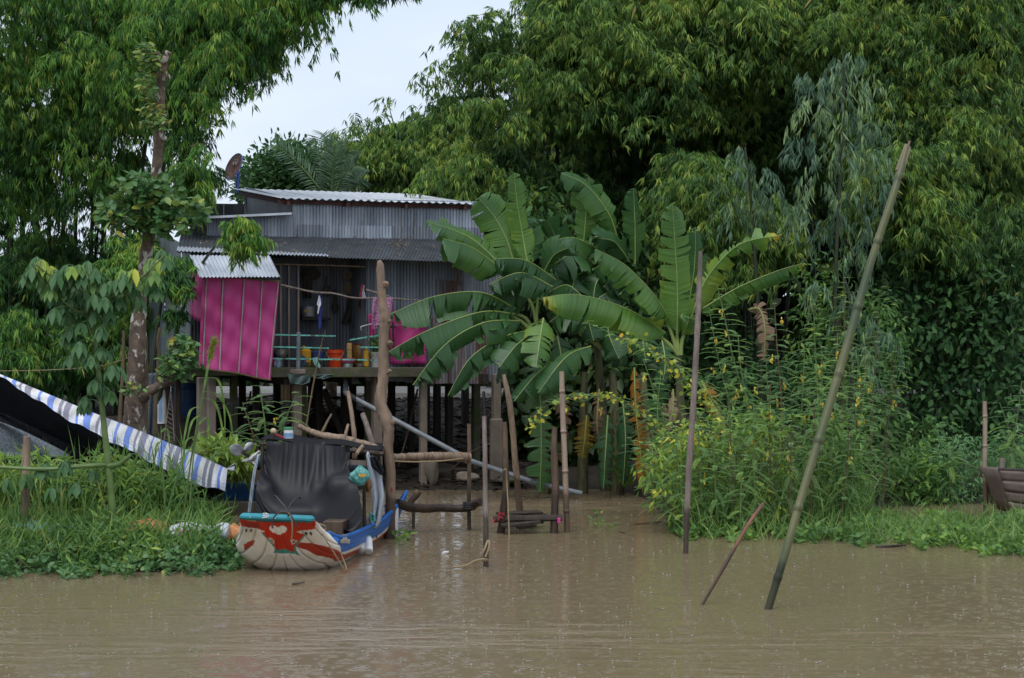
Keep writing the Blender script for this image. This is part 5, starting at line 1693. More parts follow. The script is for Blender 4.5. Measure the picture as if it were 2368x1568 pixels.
# things on and beside the canopy
mb = MB(); c = P(667, 1014, 32.9); k = px(32.9)
mb.lathe(c, [(10 * k, 0), (11 * k, 1 * k), (11 * k, 17 * k), (9.5 * k, 20 * k), (9.5 * k, 21 * k)], 20)
jar = tag(mb.build('plastic_jar', M['white_plastic']), 'white plastic jar with green lid on the boat canopy', 'jar')
mb = MB(); mb.lathe(c + Vector((0, 0, 21 * k)), [(10.5 * k, 0), (10.5 * k, 4.5 * k), (9.5 * k, 5.2 * k)], 20)
mb.build('lid', M['cap_green'], jar)
mb = MB(); mb.grid(lambda u, v: c + Vector((math.sin((u - .5) * 2.4) * 11.2 * k, -math.cos((u - .5) * 2.4) * 11.2 * k, (3 + 10 * v) * k)), 12, 2)
mb.build('label_strip', M['label_blue'], jar)
mb = MB(); c = P(632, 997, 32.8)
mb.lathe(c, [(math.sin(a) * 7.2 * k, -math.cos(a) * 7.2 * k) for a in np.linspace(.05, 3.1, 10)], 16)
hn = tag(mb.build('horn_bulb', M['buff_rubber']), 'cream round ball on a dark stem on the boat canopy', 'ball')
mb = MB(); mb.tube([c - Vector((0, 0, 6 * k)), c - Vector((0, 0, 24 * k))], 5 * k, 9)
mb.build('stem', M['iron'], hn)
mb = MB(); mb.tube([P(636, 1004, 32.75), P(646, 1008, 32.75), P(656, 1012, 32.75)], .012, 6, sm=3)
mb.build('red_wire', M['red_cloth'], hn)
def hangP(name, label, cat, outline, d, mt, fold=.02, thick=.01, nf=5, nu=16, nv=22, d2=None):
    ys = [q[1] for q in outline]; y0, y1 = min(ys), max(ys); last = [None]
    def span(y):
        xs_ = []
        n = len(outline)
        for i in range(n):
            (xa, ya), (xb, yb) = outline[i], outline[(i + 1) % n]
            if (ya > y) != (yb > y): xs_.append(xa + (xb - xa) * (y - ya) / (yb - ya))
        return (min(xs_), max(xs_)) if len(xs_) >= 2 else None
    mb = MB()
    def fn(u, v):
        y = y0 + (y1 - y0) * (.004 + .992 * v)
        s_ = span(y) or last[0]; last[0] = s_
        dd = d + ((d2 - d) * v if d2 else 0)
        return P(s_[0] + (s_[1] - s_[0]) * u, y, dd + fold * math.sin(u * nf * 2.2 + v * 3) * (.3 + v))
    mb.grid(fn, nu, nv)
    return tag(mb.build(name, mt, solid=thick), label, cat)
hangP('plastic_curtain', 'cloudy white plastic curtain hanging at the right of the canopy', 'curtain', [(845, 1046), (852, 1044), (862, 1074), (881, 1098), (888, 1150), (879, 1208), (868, 1222), (858, 1218), (862, 1160), (853, 1098)], 32.3, M['plastic_sheet'], .05)
hangP('plastic_curtain', 'narrow white plastic strip at the left side of the canopy', 'curtain', [(596, 1050), (600, 1050), (590, 1095), (586, 1130), (580, 1186), (573, 1188), (579, 1140), (585, 1090)], 32.3, M['plastic_sheet'], .03)
hangP('torn_sheet', 'torn dirty white sheet beside the propeller blades', 'sheet', [(556, 1068), (568, 1062), (584, 1050), (600, 1042), (606, 1050), (602, 1072), (590, 1078), (576, 1066)], 33.0, M['white_plastic'], .06)
hangP('black_scrap', 'black plastic scrap hanging by the canopy corner', 'sheet', [(855, 1058), (868, 1056), (880, 1072), (887, 1090), (882, 1098), (868, 1086), (858, 1076)], 32.2, M['black_net'], .04)
mb = MB(); c_ = P(832, 1100, 31.72)
def bagf(u, v):
    a, b = u * 2 * math.pi, v * math.pi
    r = 1 + .22 * math.sin(3 * a + 2 * b) * math.sin(b) + .13 * math.sin(7 * a - 5 * b + 1) * math.sin(b) + .10 * math.sin(11 * a + 9 * b)
    tp_ = 1 - .55 * max(0, math.cos(b)) ** 2
    return c_ + Vector((.125 * r * tp_ * math.cos(a) * math.sin(b), .08 * r * tp_ * math.sin(a) * math.sin(b), .135 * math.cos(b) * (1 + .1 * math.sin(5 * a))))
mb.grid(bagf, 40, 26)
bg = tag(mb.build('plastic_bag', M['bag_green'], angle=None), 'crumpled sea green plastic bag tied to the canopy post', 'bag')
mb = MB(); mb.beam(P(829, 1099, 31.6), P(846, 1099, 31.62), .012, .035)
mb.build('yellow_label', M['yellow'], bg)
hangP('teal_rag', 'teal rag tucked by the lower canopy post', 'rag', [(855, 1184), (866, 1192), (868, 1204), (858, 1209), (853, 1200)], 32.0, M['bag_green'], .03)
lump('brown_pouch', 'small brown pouch hanging between the post and curtain', 'bag', 852, 1132, 31.9, .05, .05, .10, M['brown_glaze'], 2)
# anchor on the bow
an = thing('grapnel_anchor', 'rusty four armed anchor hung over the bow board', 'anchor', P(664, 1188, 29.1))
mb = MB()
mb.tube([P(667, 1192, 29.12), P(662, 1178, 29.4), P(655, 1166, 29.8)], .014, 7)
mb.build('shank', M['iron'], an)
for pts in ([(664, 1180), (652, 1164), (642, 1152), (636, 1146), (634, 1150)], [(664, 1180), (672, 1166), (682, 1154), (690, 1149), (694, 1152)],
            [(667, 1186), (650, 1184), (636, 1192), (629, 1206), (630, 1222)], [(667, 1186), (674, 1194), (679, 1204), (686, 1214), (689, 1219)]):
    low = pts[-1][1] > 1200
    mb = MB(); mb.tube([P(x, y, 29.12 if low else 29.5 + .25 * i / 4) for i, (x, y) in enumerate(pts)], [.011, .012, .011, .010, .014], 7, sm=3)
    mb.build('arm', M['iron'], an)
mb = MB(); mb.poly([P(678, 1203, 29.1), P(684, 1206, 29.1), P(690, 1219, 29.1), P(683, 1214, 29.1)], .008, (0, -1, 0))
mb.build('fluke', M['iron'], an)
mb = MB(); mb.tube([P(668, 1186, 29.05), P(674, 1200, 29.08), P(676, 1225, 29.1), P(674, 1246, 29.15)], .009, 6, sm=3)
mb.build('cord', M['rope'], an)
rope('mooring rope running from the bow corner down to the water', [(738, 1222, 29.7), (748, 1240, 29.5), (770, 1275, 29.55), (797, 1320, 29.7)], .010)
rope('second rope running from the blue side down to the water', [(763, 1229, 30.6), (780, 1262, 30.2), (798, 1305, 29.9), (801, 1318, 29.8)], .009)
rope('coil of pale rope lying on the bow corner', [(728, 1212, 29.9), (742, 1214, 30.0), (752, 1222, 30.1), (745, 1228, 30.0), (733, 1220, 29.9), (738, 1212, 30.1), (752, 1216, 30.3)], .014)
for (x, y, xb, yb, lab, cap) in ((848, 1243, 852, 1276, 'white bottle float with teal cap beside the boat', True), (838, 1249, 833, 1274, 'second white bottle float tucked behind the first one', False)):
    mb = MB(); a, b = P(x + 2, y, 31.9), P(xb, yb, 31.7); axv = (b - a); L_ = axv.length
    mb.lathe(a, [(.03, 0), (.055, .02), (.065, .05), (.065, L_ * .95), (.05, L_)], 16, axv)
    fl_ = tag(mb.build('bottle_float', M['float_white']), lab, 'float')
    if cap:
        mb = MB(); mb.lathe(a - axv.normalized() * .02, [(.04, 0), (.056, .02), (.058, .045)], 16, axv); mb.build('cap', M['bag_green'], fl_)
# propeller left of the canopy
prp = thing('boat_propeller', 'pale two bladed propeller on a tail shaft left of the canopy', 'propeller', P(562, 1044, 32.9))
for pts in ([(564, 1043), (556, 1030), (542, 1028), (533, 1034), (534, 1045), (543, 1052), (556, 1052)], [(562, 1042), (567, 1028), (576, 1022), (585, 1025), (583, 1036), (574, 1045), (566, 1045)]):
    c = sum((P(x, y, 32.9) for x, y in pts), Vector()) / len(pts)
    mb = MB()
    ring0 = [P(x, y, 32.9 + .004 * (x - 560)) for x, y in pts]
    rs_ = spline(ring0 + [ring0[0]], 4)[:-1]
    n = len(rs_)
    mb.add([c + Vector((0, .05, 0))] + rs_, [(0, i + 1, (i + 1) % n + 1) for i in range(n)])
    mb.build('blade', M['alu_dull'], prp, solid=.01)
mb = MB(); mb.tube([P(560, 1046, 32.85), P(585, 1062, 33.2), P(610, 1075, 33.6)], .025, 9); mb.lathe(P(563, 1044, 32.82), [(.02, 0), (.025, .05)], 10, (0, 1, 0))
mb.build('shaft', M['iron'], prp)
# branch over the canopy with its props
stick('drift_branch', 'knotty branch laid across behind the boat canopy', [(690, 985, 35.6), (720, 998, 35.5), (745, 1007, 35.4), (790, 1013, 35.3), (830, 1024, 35.0), (862, 1032, 34.8), (888, 1046, 34.5)], [6, 7, 8, 8.5, 8.5, 8, 6], M['pale_wood'], jitter=.14)
stick('prop_stick', 'pale upright stick standing behind the canopy near the pipe', [(804, 905, 36.0), (812, 950, 35.9), (819, 1010, 35.8), (820, 1060, 35.8)], [4.5, 5, 5.5, 5.5], M['pale_wood'], 'stick')
stick('prop_stick', 'leaning thick stick between pipe stick and mooring trunk', [(838, 957, 36.2), (848, 985, 36.1), (860, 1025, 36.0), (865, 1060, 36.0)], [6, 6.5, 7, 7], M['grey_wood'], 'stick')
stick('prop_stick', 'short pale forked stick behind the canopy', [(805, 982, 35.9), (800, 1000, 35.8), (794, 1028, 35.8), (793, 1060, 35.8)], [3.5, 4, 4, 4], M['pale_wood'], 'stick')
stick('prop_stick', 'thin forked stick rising from the knotty branch', [(766, 958, 35.8), (755, 978, 35.7), (742, 1003, 35.6), (722, 1024, 35.6)], [2.5, 3, 4, 4], M['stem_brown'], 'stick')
stick('rusty_spring', 'ringed orange brown peg stuck in the canopy corner', [(838, 1031, 32.6), (828, 1044, 32.4), (824, 1050, 32.3)], [4, 4.5, 4], M['wicker'], 'peg')
# drum float behind the trunk
mb = MB(); c = P(905, 1240, 34.6); k = px(34.6)
mb.lathe(Vector((c.x, c.y, -.15)), [(14 * k, 0), (16 * k, .03), (16.5 * k, .56), (15 * k, .60), (6 * k, .61)], 20)
dr = tag(mb.build('drum_float', M['float_white']), 'stained white drum behind the foot of the mooring trunk', 'drum')
mb = MB(); mb.lathe(Vector((c.x, c.y, .43)), [(17 * k, 0), (17 * k, .03), (15 * k, .05)], 20); mb.build('lid', M['boat_blue'], dr)
# ---------------------------------------------------------------- blue and white boat behind the reeds
def side_boat(name, label, xs_, ds_, ztop, zmid, cols, plank_line=True):
    pass
bb2 = thing('wooden_boat', 'blue and white boat side half hidden behind the reeds', 'boat', P(510, 1180, 34.6))
def hullstrip(x0, x1, ya0, yb0, ya1, yb1, d, mt, nm, bulge=.0):
    mb = MB()
    mb.grid(lambda u, v: P(x0 + (x1 - x0) * u, (ya0 + (ya1 - ya0) * u) * (1 - v) + (yb0 + (yb1 - yb0) * u) * v, d + .25 * v + .4 * u), 20, 5)
    return mb.build(nm, mt, bb2, solid=.04)
hullstrip(360, 604, 1112, 1150, 1121, 1155, 34.2, M['boat_blue'], 'blue_strake')
hullstrip(360, 604, 1150.5, 1188, 1155.5, 1190, 34.45, M['boat_white'], 'white_strake')
mb = MB()
mb.beam(P(520, 1098, 34.8), P(606, 1104, 35.2), .04, .22); mb.beam(P(524, 1118, 34.7), P(606, 1122, 35.1), .05, .05)
mb.build('cabin_planks', M['grey_plank'], bb2)
mb = MB(); mb.tube([P(360, 1113, 34.15), P(604, 1122, 34.55)], .03, 8); mb.build('rub_rail', M['boat_blue'], bb2)
# ---------------------------------------------------------------- old plank boat at the far right
ob = thing('plank_boat', 'old grey plank boat with raised bow in the weeds', 'boat', P(2360, 1186, 37.8))
NB = 40
def ob_pt(u, v, side=0):
    # u from the bow backwards, v from sheer to bottom
    L_ = 4.2 * u
    top = float(np.interp(u, [0, .1, .25, .6, 1], [.80, .78, .56, .42, .5])); bot = float(np.interp(u, [0, .05, .14, .3, 1], [.10, .05, .0, -.1, -.1]))
    w = float(np.interp(u, [0, .1, .3, 1], [.40, .44, .52, .55])) * (1 - .25 * v)
    base = P(2284, 1186, 37.7); base.z = 0
    dirv = Vector((.97, .24, 0)); sv = Vector((.24, -.97, 0))
    return base + dirv * (L_ + .25 * v * (1 - u)) + sv * (w * (1 - 2 * side)) + Vector((0, 0, top * (1 - v) + bot * v))
for k in range(4):
    mb = MB(); v0, v1 = k / 4, (k + 1) / 4 - .02
    mb.grid(lambda u, v: ob_pt(u, v0 + (v1 - v0) * v) + Vector((.002 * k, -.012 * (k % 2), 0)), NB, 3)
    mb.build('side_plank', M['grey_plank'], ob, solid=.03)
mb = MB(); mb.grid(lambda u, v: ob_pt(u, v, 1), NB, 4); mb.build('far_side', M['grey_plank'], ob, solid=.03)
mb = MB(); mb.grid(lambda u, v: ob_pt(0, v, u), 4, 4); mb.build('bow_transom', M['grey_plank'], ob, solid=.03)
mb = MB(); mb.grid(lambda u, v: ob_pt(u, .35, v), NB, 3); mb.build('floor_boards', M['dark_wood'], ob)
mb = MB(); mb.tube([ob_pt(u, -.02) for u in np.linspace(0, 1, 24)], .03, 7); mb.build('rub_rail', M['dark_wood'], ob)
mb = MB(); a = ob_pt(.06, 0, .5); mb.tube([a - Vector((0, 0, .2)), a + Vector((0, 0, .18))], .05, 8, jitter=.1); mb.build('bow_post', M['grey_wood'], ob)
# ================================================================== striped tarpaulin shelter on the left bank
UPe = [(-60, 838), (0, 865), (126, 917), (210, 952), (304, 988), (395, 1026), (455, 1050), (526, 1084)]
LOe = [(-60, 842), (0, 871), (80, 921), (150, 966), (245, 1015), (315, 1050), (381, 1085), (434, 1110), (479, 1127), (520, 1136)]
tp = thing('striped_tarp', 'blue and white striped tarpaulin slung slanting over the left bank', 'tarpaulin', P(300, 1020, 33))
pat = []
rp = random.Random(4)
x = 0.0
W_, B_, G_ = (.66, .66, .67), (.15, .25, .66), (.23, .23, .31)
while x < 1.02:
    for w, c in ((.012, W_), (.012, B_), (.010, W_), (.006, G_), (.006, W_), (.012, G_ if rp.random() < .6 else B_), (.014, W_), (.005, B_), (.004, W_)):
        w *= rp.uniform(1.2, 2.3)
        pat.append((x, x + w, c)); x += w
def stripe(u, v):
    uu = u + .006 * math.sin(v * 3)
    c = W_
    for a, b, cc in pat:
        if a <= uu < b: c = cc; break
    if c is W_:
        if (v * 7) % 1 < .12: c = (.42, .48, .7)
    elif (v * 7) % 1 < .12: c = tuple(q * .8 for q in c)
    return c
M['tarp_paint'] = paintmat('tarp_paint', rough=.5, dirt=.18)
def ed(tab, t):
    p = np.array(tab, float); L_ = np.concatenate([[0], np.cumsum(np.hypot(*np.diff(p, axis=0).T))]); L_ /= L_[-1]
    return float(np.interp(t, L_, p[:, 0])), float(np.interp(t, L_, p[:, 1]))
def flap(u, v):
    (xa, ya), (xb, yb) = ed(UPe, u), ed(LOe, u)
    d = 34.6 - 2.3 * u - .10 * v + .022 * math.sin(u * 60 + v * 4) * v + .018 * math.sin(u * 140 + 2 * v) * v + .04 * math.sin(u * 17)
    d -= .08 * (1 if u > .93 else 0) * math.sin((u - .93) * 90)
    return P(xa + (xb - xa) * v, ya + (yb - ya) * v + (2.2 * math.sin(u * 37) + 1.4 * math.sin(u * 83)) * v, d)
mb = MB(); mb.grid(flap, 520, 22, att_fn=lambda u, v: {'paint': stripe(u, v)})
mb.build('striped_flap', M['tarp_paint'], tp)
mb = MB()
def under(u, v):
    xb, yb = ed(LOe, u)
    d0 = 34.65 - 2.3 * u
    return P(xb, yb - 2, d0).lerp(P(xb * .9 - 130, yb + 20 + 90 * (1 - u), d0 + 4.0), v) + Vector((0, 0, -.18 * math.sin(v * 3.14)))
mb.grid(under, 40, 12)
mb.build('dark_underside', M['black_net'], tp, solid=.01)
mb = MB(); c = P(524, 1084, 32.3)
mb.grid(lambda u, v: c + Vector((.015 + .10 * v, -.02, .05 * v * math.sin(u * 9) + .012 * math.cos(u * 6.28) + .03 * v)), 12, 5, paint=(.6, .62, .7))
mb.build('knot', M['tarp_paint'], tp, solid=.01)
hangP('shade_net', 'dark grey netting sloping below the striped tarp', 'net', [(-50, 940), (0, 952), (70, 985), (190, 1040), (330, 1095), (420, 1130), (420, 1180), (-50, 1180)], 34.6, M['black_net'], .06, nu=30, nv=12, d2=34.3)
M['grey_net'] = mat('grey_net', (.11, .13, .155), (.06, .07, .085), rough=.6, scale=40, lo=.45, hi=.55)
hangP('fishing_net', 'pale grey net folded at the left edge below the tarp', 'net', [(-50, 962), (0, 975), (60, 1000), (150, 1045), (170, 1062), (60, 1062), (-50, 1050)], 33.5, M['grey_net'], .05, nu=30, nv=12)
mb = MB()
for i in range(16):
    x = 235 + i * 4.2; mb.tube([P(x, 975 + i * 2, 34.2), P(x + random.uniform(-6, 6), 1005, 34.1), P(x + random.uniform(-12, 12), 1060 + random.uniform(-20, 14), 34)], .014, 4, sm=2)
tag(mb.build('cord_bundle', M['teal_sheet']), 'bundle of dull teal cords hanging under the striped tarp', 'cords')
# sacks of the embankment
def sandbag(label, x, y, d, sx, sy, sz, mt, seed, tilt=0.0):
    p = P(x, y, d); p.z = max(p.z, 0.0) - .03
    rr = random.Random(seed); ph = [rr.uniform(0, 6) for _ in range(8)]
    mb = MB()
    sg = lambda v, e: math.copysign(abs(v) ** e, v)
    def fn(u, v):
        a, b = u * 2 * math.pi, (v - .5) * math.pi
        cx = sg(math.sin(b), .55)
        rad = abs(math.cos(b)) ** .35
        yy, zz = sg(math.cos(a), .75) * rad, sg(math.sin(a), .75) * rad
        wr = .05 * math.sin(6 * cx + ph[0] + 2 * zz) + .035 * math.sin(13 * cx + ph[1] + 3 * a) + .03 * math.sin(5 * a + ph[2]) + .06 * math.sin(2.3 * cx + ph[3])
        return p + Vector((sx * cx, sy * yy * (1 + wr), sz * (1 + zz * (1 + wr)) + tilt * cx + .02 * math.sin(cx * 3 + ph[4])))
    mb.grid(fn, 26, 40)
    return tag(mb.build('sandbag', mt, angle=None), label, 'sandbag', 'sandbags along the left bank')
sandbag('turquoise sandbag on the left bank behind the grass', 108, 1246, 31.2, .50, .2, .13, M['sack_teal'], 11)
sandbag('long orange mesh sandbag behind the green sapling stem', 310, 1246, 31.2, .46, .2, .14, M['sack_orange'], 12)
sandbag('small orange sandbag at the left edge of the picture', 4, 1246, 31.2, .18, .18, .11, M['sack_orange'], 13)
ws = sandbag('white sandbag with pink lettering on the left bank', 436, 1246, 31.2, .27, .2, .125, M['sack_white'], 14, -.01)
sandbag('white and blue sandbag left of the orange bag at the bow', 506, 1246, 31.2, .15, .18, .12, M['sack_white'], 15)
sandbag('orange sandbag touching the left side of the painted bow', 545, 1250, 31.3, .10, .2, .12, M['sack_orange'], 16)
fc_ = bpy.data.curves.new('lettering', 'FONT'); fc_.body = 'TRONIC'; fc_.size = .108; fc_.extrude = .004; fc_.align_x = 'CENTER'
fo = bpy.data.objects.new('lettering', fc_); C.collection.objects.link(fo)
me = bpy.data.meshes.new_from_object(fo); bpy.data.objects.remove(fo)
lo_ = link_mesh('lettering', me, M['print_pink'], ws)
lo_.location = P(438, 1238, 30.97) - world_loc(ws); lo_.rotation_euler = (math.radians(72), 0, 0)
for i, x in enumerate((474,)):
    mb = MB(); mb.box(P(x, 1233, 30.96), (.06, .006, .05)); mb.build('blue_print', M['label_blue'], ws)
# ================================================================== vegetation
def base_pt(x, d):
    X = (x - CX) / F * d
    return Vector((X, d, gz_at(X, d)))

def plumes(lv, poly, d0, dth, n, pr=.75, st=46, K=3, Mv=6, leaf=(.2, .027), tint=.36, tv=.15, droop=.6, hang=1.0, up=.35, skip=()):
    x, y = sample_poly(poly, n)
    for i in range(n):
        if any(((x[i] - a) / rx) ** 2 + ((y[i] - b) / ry) ** 2 < 1 for a, b, rx, ry in skip):
            continue
        d = d0 + rng.uniform(-dth, dth)
        c = PP(x[i], y[i], d)
        r = pr * rng.uniform(.5, 1.55)
        m = int(st * 1.5 * rng.uniform(.7, 1.3))
        s0 = c + rdir(m, .1) * r * (rng.uniform(.0, 1., (m, 1)) ** .6) * np.array([1, 1, .8])
        dirs = unit(unit(s0 - c) * .6 + rdir(m, up) * .8)
        strands(lv, s0, dirs, r * rng.uniform(.35, .85, m), K, Mv, leaf, droop, np.clip(rng.normal(tint, tv), .02, .9) + rng.normal(0, .05, m), .13, hang)
    return x, y

def bamboo(label, parts, culms, d_base, mt='bamboo_leaf', group='bamboo clumps behind the river bank', sprigs=()):
    """parts: plume regions; culms: (x at the ground, top x, top y, top d)"""
    bp = base_pt(culms[0][0], d_base)
    t = thing('bamboo_clump', label, 'bamboo', bp, group)
    lv = Leaves()
    for kw in parts:
        plumes(lv, **kw)
    for (xb, xt, yt, dt) in culms:
        a = base_pt(xb, d_base + random.uniform(-.8, .8)); b = P(xt, yt, dt)
        mid = a.lerp(b, .55) + Vector((0, 0, (b - a).z * .22))
        mb = MB(); mb.tube([a - Vector((0, 0, .2)), a.lerp(mid, .5) + Vector((0, 0, .1)), mid, b], [.05, .045, .035, .008], 7, sm=7)
        mb.build('culm', M['culm'], t)
    for pts, dd in sprigs:
        W = [P(x, y, dd) for x, y in pts]
        S = spline(W, 5)
        mb = MB(); mb.tube(S, [max(.004, .012 * (1 - i / len(S))) for i in range(len(S))], 5, cap=False)
        mb.build('twig', M['stem_brown'], t)
        A_ = np.array([list(p) for p in S])
        strands(lv, A_[2:], rdir(len(A_) - 2, .1), .28, 2, 4, (.24, .032), .6, .45, .15, .8)
    # thin arching tips standing out of the mass
    for kw in parts:
        if kw['n'] < 12 or kw['leaf' if 'leaf' in kw else 'd0'] == (.42, .06): continue
        xs_, ys_ = sample_poly(kw['poly'], max(3, kw['n'] // 7))
        for x_, y_ in zip(xs_, ys_):
            dd_ = kw['d0'] - kw['dth'] - .35
            sgn = random.choice((-1, 1)); ln = random.uniform(40, 90)
            W = [P(x_, y_ + 25, dd_ + .5), P(x_ + sgn * ln * .4, y_ - ln * .45, dd_), P(x_ + sgn * ln, y_ - ln * .35, dd_ - .25), P(x_ + sgn * ln * 1.35, y_ + ln * .1, dd_ - .35)]
            S = spline(W, 5)
            mb = MB(); mb.tube(S, [max(.004, .013 * (1 - i / len(S))) for i in range(len(S))], 5, cap=False)
            mb.build('twig', M['stem_green'], t)
            A_ = np.array([list(p) for p in S])[3:]
            A_ = np.repeat(A_, 2, 0)
            strands(lv, A_, rdir(len(A_), .0), .30, 2, 5, kw.get('leaf', (.2, .027)), .7, min(.85, kw['tint'] + .12), .14, kw.get('hang', 1.0))
    lv.build('foliage', M[mt], t)
    return t

HOLE = [(1310, 375, 95, 70), (1440, 380, 60, 60), (1755, 265, 55, 80)]
bamboo('tall bamboo clump whose leafy edge meets the open sky', [
    dict(poly=[(1290, -60), (1190, 35), (1100, 70), (1082, 130), (1085, 170), (1045, 230), (1020, 262), (1030, 315), (1060, 345), (1100, 390), (1130, 425), (1300, 440), (1390, 330), (1380, 150), (1330, -50)], d0=49.5, dth=2.2, n=62, pr=.6, skip=HOLE, tint=.38),
    dict(poly=[(1050, 335), (1120, 350), (1230, 430), (1250, 470), (1080, 465), (1040, 400)], d0=48.5, dth=.8, n=16, pr=.55, tint=.42)],
    [(1200, 1120, 120, 49), (1240, 1200, 20, 49.5), (1260, 1080, 260, 49), (1280, 1300, 0, 50), (1300, 1150, 380, 48.6), (1320, 1330, 100, 50)], 51.5,
    sprigs=[([(1085, 140), (1065, 110), (1075, 85), (1100, 60)], 49), ([(1060, 215), (1025, 190), (990, 178), (972, 165)], 49), ([(1030, 250), (1012, 205), (1016, 170), (1014, 135)], 49),
            ([(1110, 70), (1120, 45), (1145, 30), (1165, 24)], 49), ([(1075, 120), (1085, 60), (1110, 40)], 48.6), ([(1020, 270), (1000, 262), (992, 285)], 48.6)])
bamboo('dense green bamboo clump right of the sky edge with a shadowed hollow', [
    dict(poly=[(1320, -50), (1360, 150), (1390, 300), (1520, 330), (1640, 330), (1690, 210), (1700, -50)], d0=49.4, dth=2.4, n=58, pr=.64, skip=HOLE, tint=.38),
    dict(poly=[(1350, 250), (1660, 250), (1640, 440), (1400, 470)], d0=52.5, dth=1.0, n=26, pr=.7, tint=.2)],
    [(1420, 1450, 40, 49), (1450, 1380, 160, 49), (1470, 1560, 80, 49), (1500, 1640, 30, 49.5), (1520, 1600, 220, 48.8)], 52)
bamboo('yellow green low bamboo spray above the right banana plant', [
    dict(poly=[(1530, 385), (1600, 365), (1700, 395), (1790, 460), (1810, 560), (1740, 650), (1640, 640), (1570, 560)], d0=45.6, dth=1.0, n=34, pr=.5, leaf=(.22, .028), tint=.43, tv=.12)],
    [(1700, 1620, 400, 45.5), (1720, 1720, 430, 45.5), (1735, 1780, 520, 45.3)], 47)
bamboo('broad bamboo clump filling the upper right corner', [
    dict(poly=[(1700, -50), (1720, 170), (1850, 120), (1960, 90), (2120, 130), (2160, 320), (2390, 350), (2390, -50)], d0=49, dth=2.4, n=78, pr=.66, skip=[(1755, 265, 60, 85)], tint=.4),
    dict(poly=[(1430, -90), (2400, -70), (2400, -480), (1700, -520), (1480, -420)], d0=49.5, dth=2.4, n=54, pr=.95, st=22, leaf=(.42, .06), tint=.4),
    dict(poly=[(1990, 180), (2160, 200), (2200, 420), (2050, 420)], d0=47.5, dth=1.0, n=26, pr=.6, tint=.44)],
    [(1900, 1820, 20, 49), (1950, 1950, 60, 48.5), (2000, 2060, 80, 48.5), (2050, 2200, 100, 49), (2080, 2320, 200, 49), (2090, 2120, 260, 48)], 51.5)
bamboo('olive drooping bamboo tuft behind the tip of the leaning pole', [
    dict(poly=[(2040, 330), (2130, 340), (2215, 430), (2230, 520), (2150, 600), (2060, 570), (2000, 450)], d0=45.0, dth=.9, n=30, pr=.5, leaf=(.22, .03), tint=.46, tv=.12, hang=.9)],
    [(2110, 2060, 360, 45), (2120, 2140, 360, 45), (2130, 2210, 450, 45)], 47)
bamboo('shaded bamboo clump low behind the banana plants', [
    dict(poly=[(1130, 430), (1520, 440), (1570, 560), (1500, 640), (1250, 620), (1140, 560)], d0=50.0, dth=1.2, n=36, pr=.65, tint=.3)],
    [(1300, 1250, 440, 50), (1340, 1380, 440, 50), (1380, 1500, 470, 50)], 51)
bamboo('dim bamboo clump at the right edge below the corner clump', [
    dict(poly=[(2150, 300), (2390, 330), (2390, 620), (2230, 600)], d0=50.5, dth=1.2, n=34, pr=.65, tint=.36),
    dict(poly=[(2140, 470), (2390, 460), (2390, 700), (2260, 690), (2150, 600)], d0=45.2, dth=.7, n=15, pr=.5, st=26, tint=.12, hang=1.5, droop=1.1, up=.0)],
    [(2300, 2250, 330, 50), (2330, 2330, 350, 50), (2340, 2390, 380, 50)], 52)
bamboo('dark bamboo clump between the blue green gum trees', [
    dict(poly=[(1640, 180), (1860, 150), (1920, 430), (1780, 470), (1640, 380)], d0=52.5, dth=1.2, n=44, pr=.7, tint=.22, hang=.8)],
    [(1740, 1700, 200, 52), (1770, 1800, 180, 52), (1800, 1880, 300, 52)], 53)
bamboo('feathery far bamboo arching over the iron roof', [
    dict(poly=[(790, 330), (850, 320), (930, 300), (1010, 310), (1080, 390), (1110, 458), (1000, 460), (880, 450), (800, 420)], d0=57.5, dth=1.6, n=46, pr=.52, leaf=(.2, .028), tint=.46, tv=.1)],
    [(960, 830, 300, 57), (980, 900, 250, 57), (1000, 1000, 280, 57)], 60,
    sprigs=[([(840, 400), (815, 340), (820, 290), (822, 262)], 56.5), ([(880, 340), (886, 290), (896, 240), (892, 225)], 56.5), ([(930, 320), (950, 290), (962, 262), (954, 240)], 56.5),
            ([(800, 400), (780, 350), (778, 320), (770, 308)], 56.5), ([(860, 330), (850, 300), (870, 275), (880, 268)], 56.5), ([(970, 320), (966, 280), (975, 260)], 56.5), ([(810, 330), (830, 300), (838, 275)], 57)])
GL = 'bamboo clumps on the left bank'
bamboo('tall dark bamboo grove hanging over the upper left corner', [
    dict(poly=[(-50, -50), (420, -50), (440, 120), (400, 230), (300, 300), (-50, 330)], d0=46.5, dth=2.2, n=64, pr=.62, K=4, leaf=(.21, .023), tint=.42, hang=1.5, droop=1.3, up=.0),
    dict(poly=[(-50, 300), (260, 280), (330, 360), (300, 480), (-50, 480)], d0=47, dth=1.6, n=22, pr=.5, st=22, K=4, leaf=(.21, .023), tint=.42, hang=1.5, droop=1.3, up=.0)],
    [(20, 40, 60, 46), (45, 60, 150, 46), (75, 95, 30, 46), (100, 140, 100, 46), (135, 170, 40, 46), (160, 200, 180, 46), (190, 260, 60, 46), (212, 300, 120, 46), (236, 240, 250, 46.5)], 47.5, 'bamboo_leaf_left', GL)
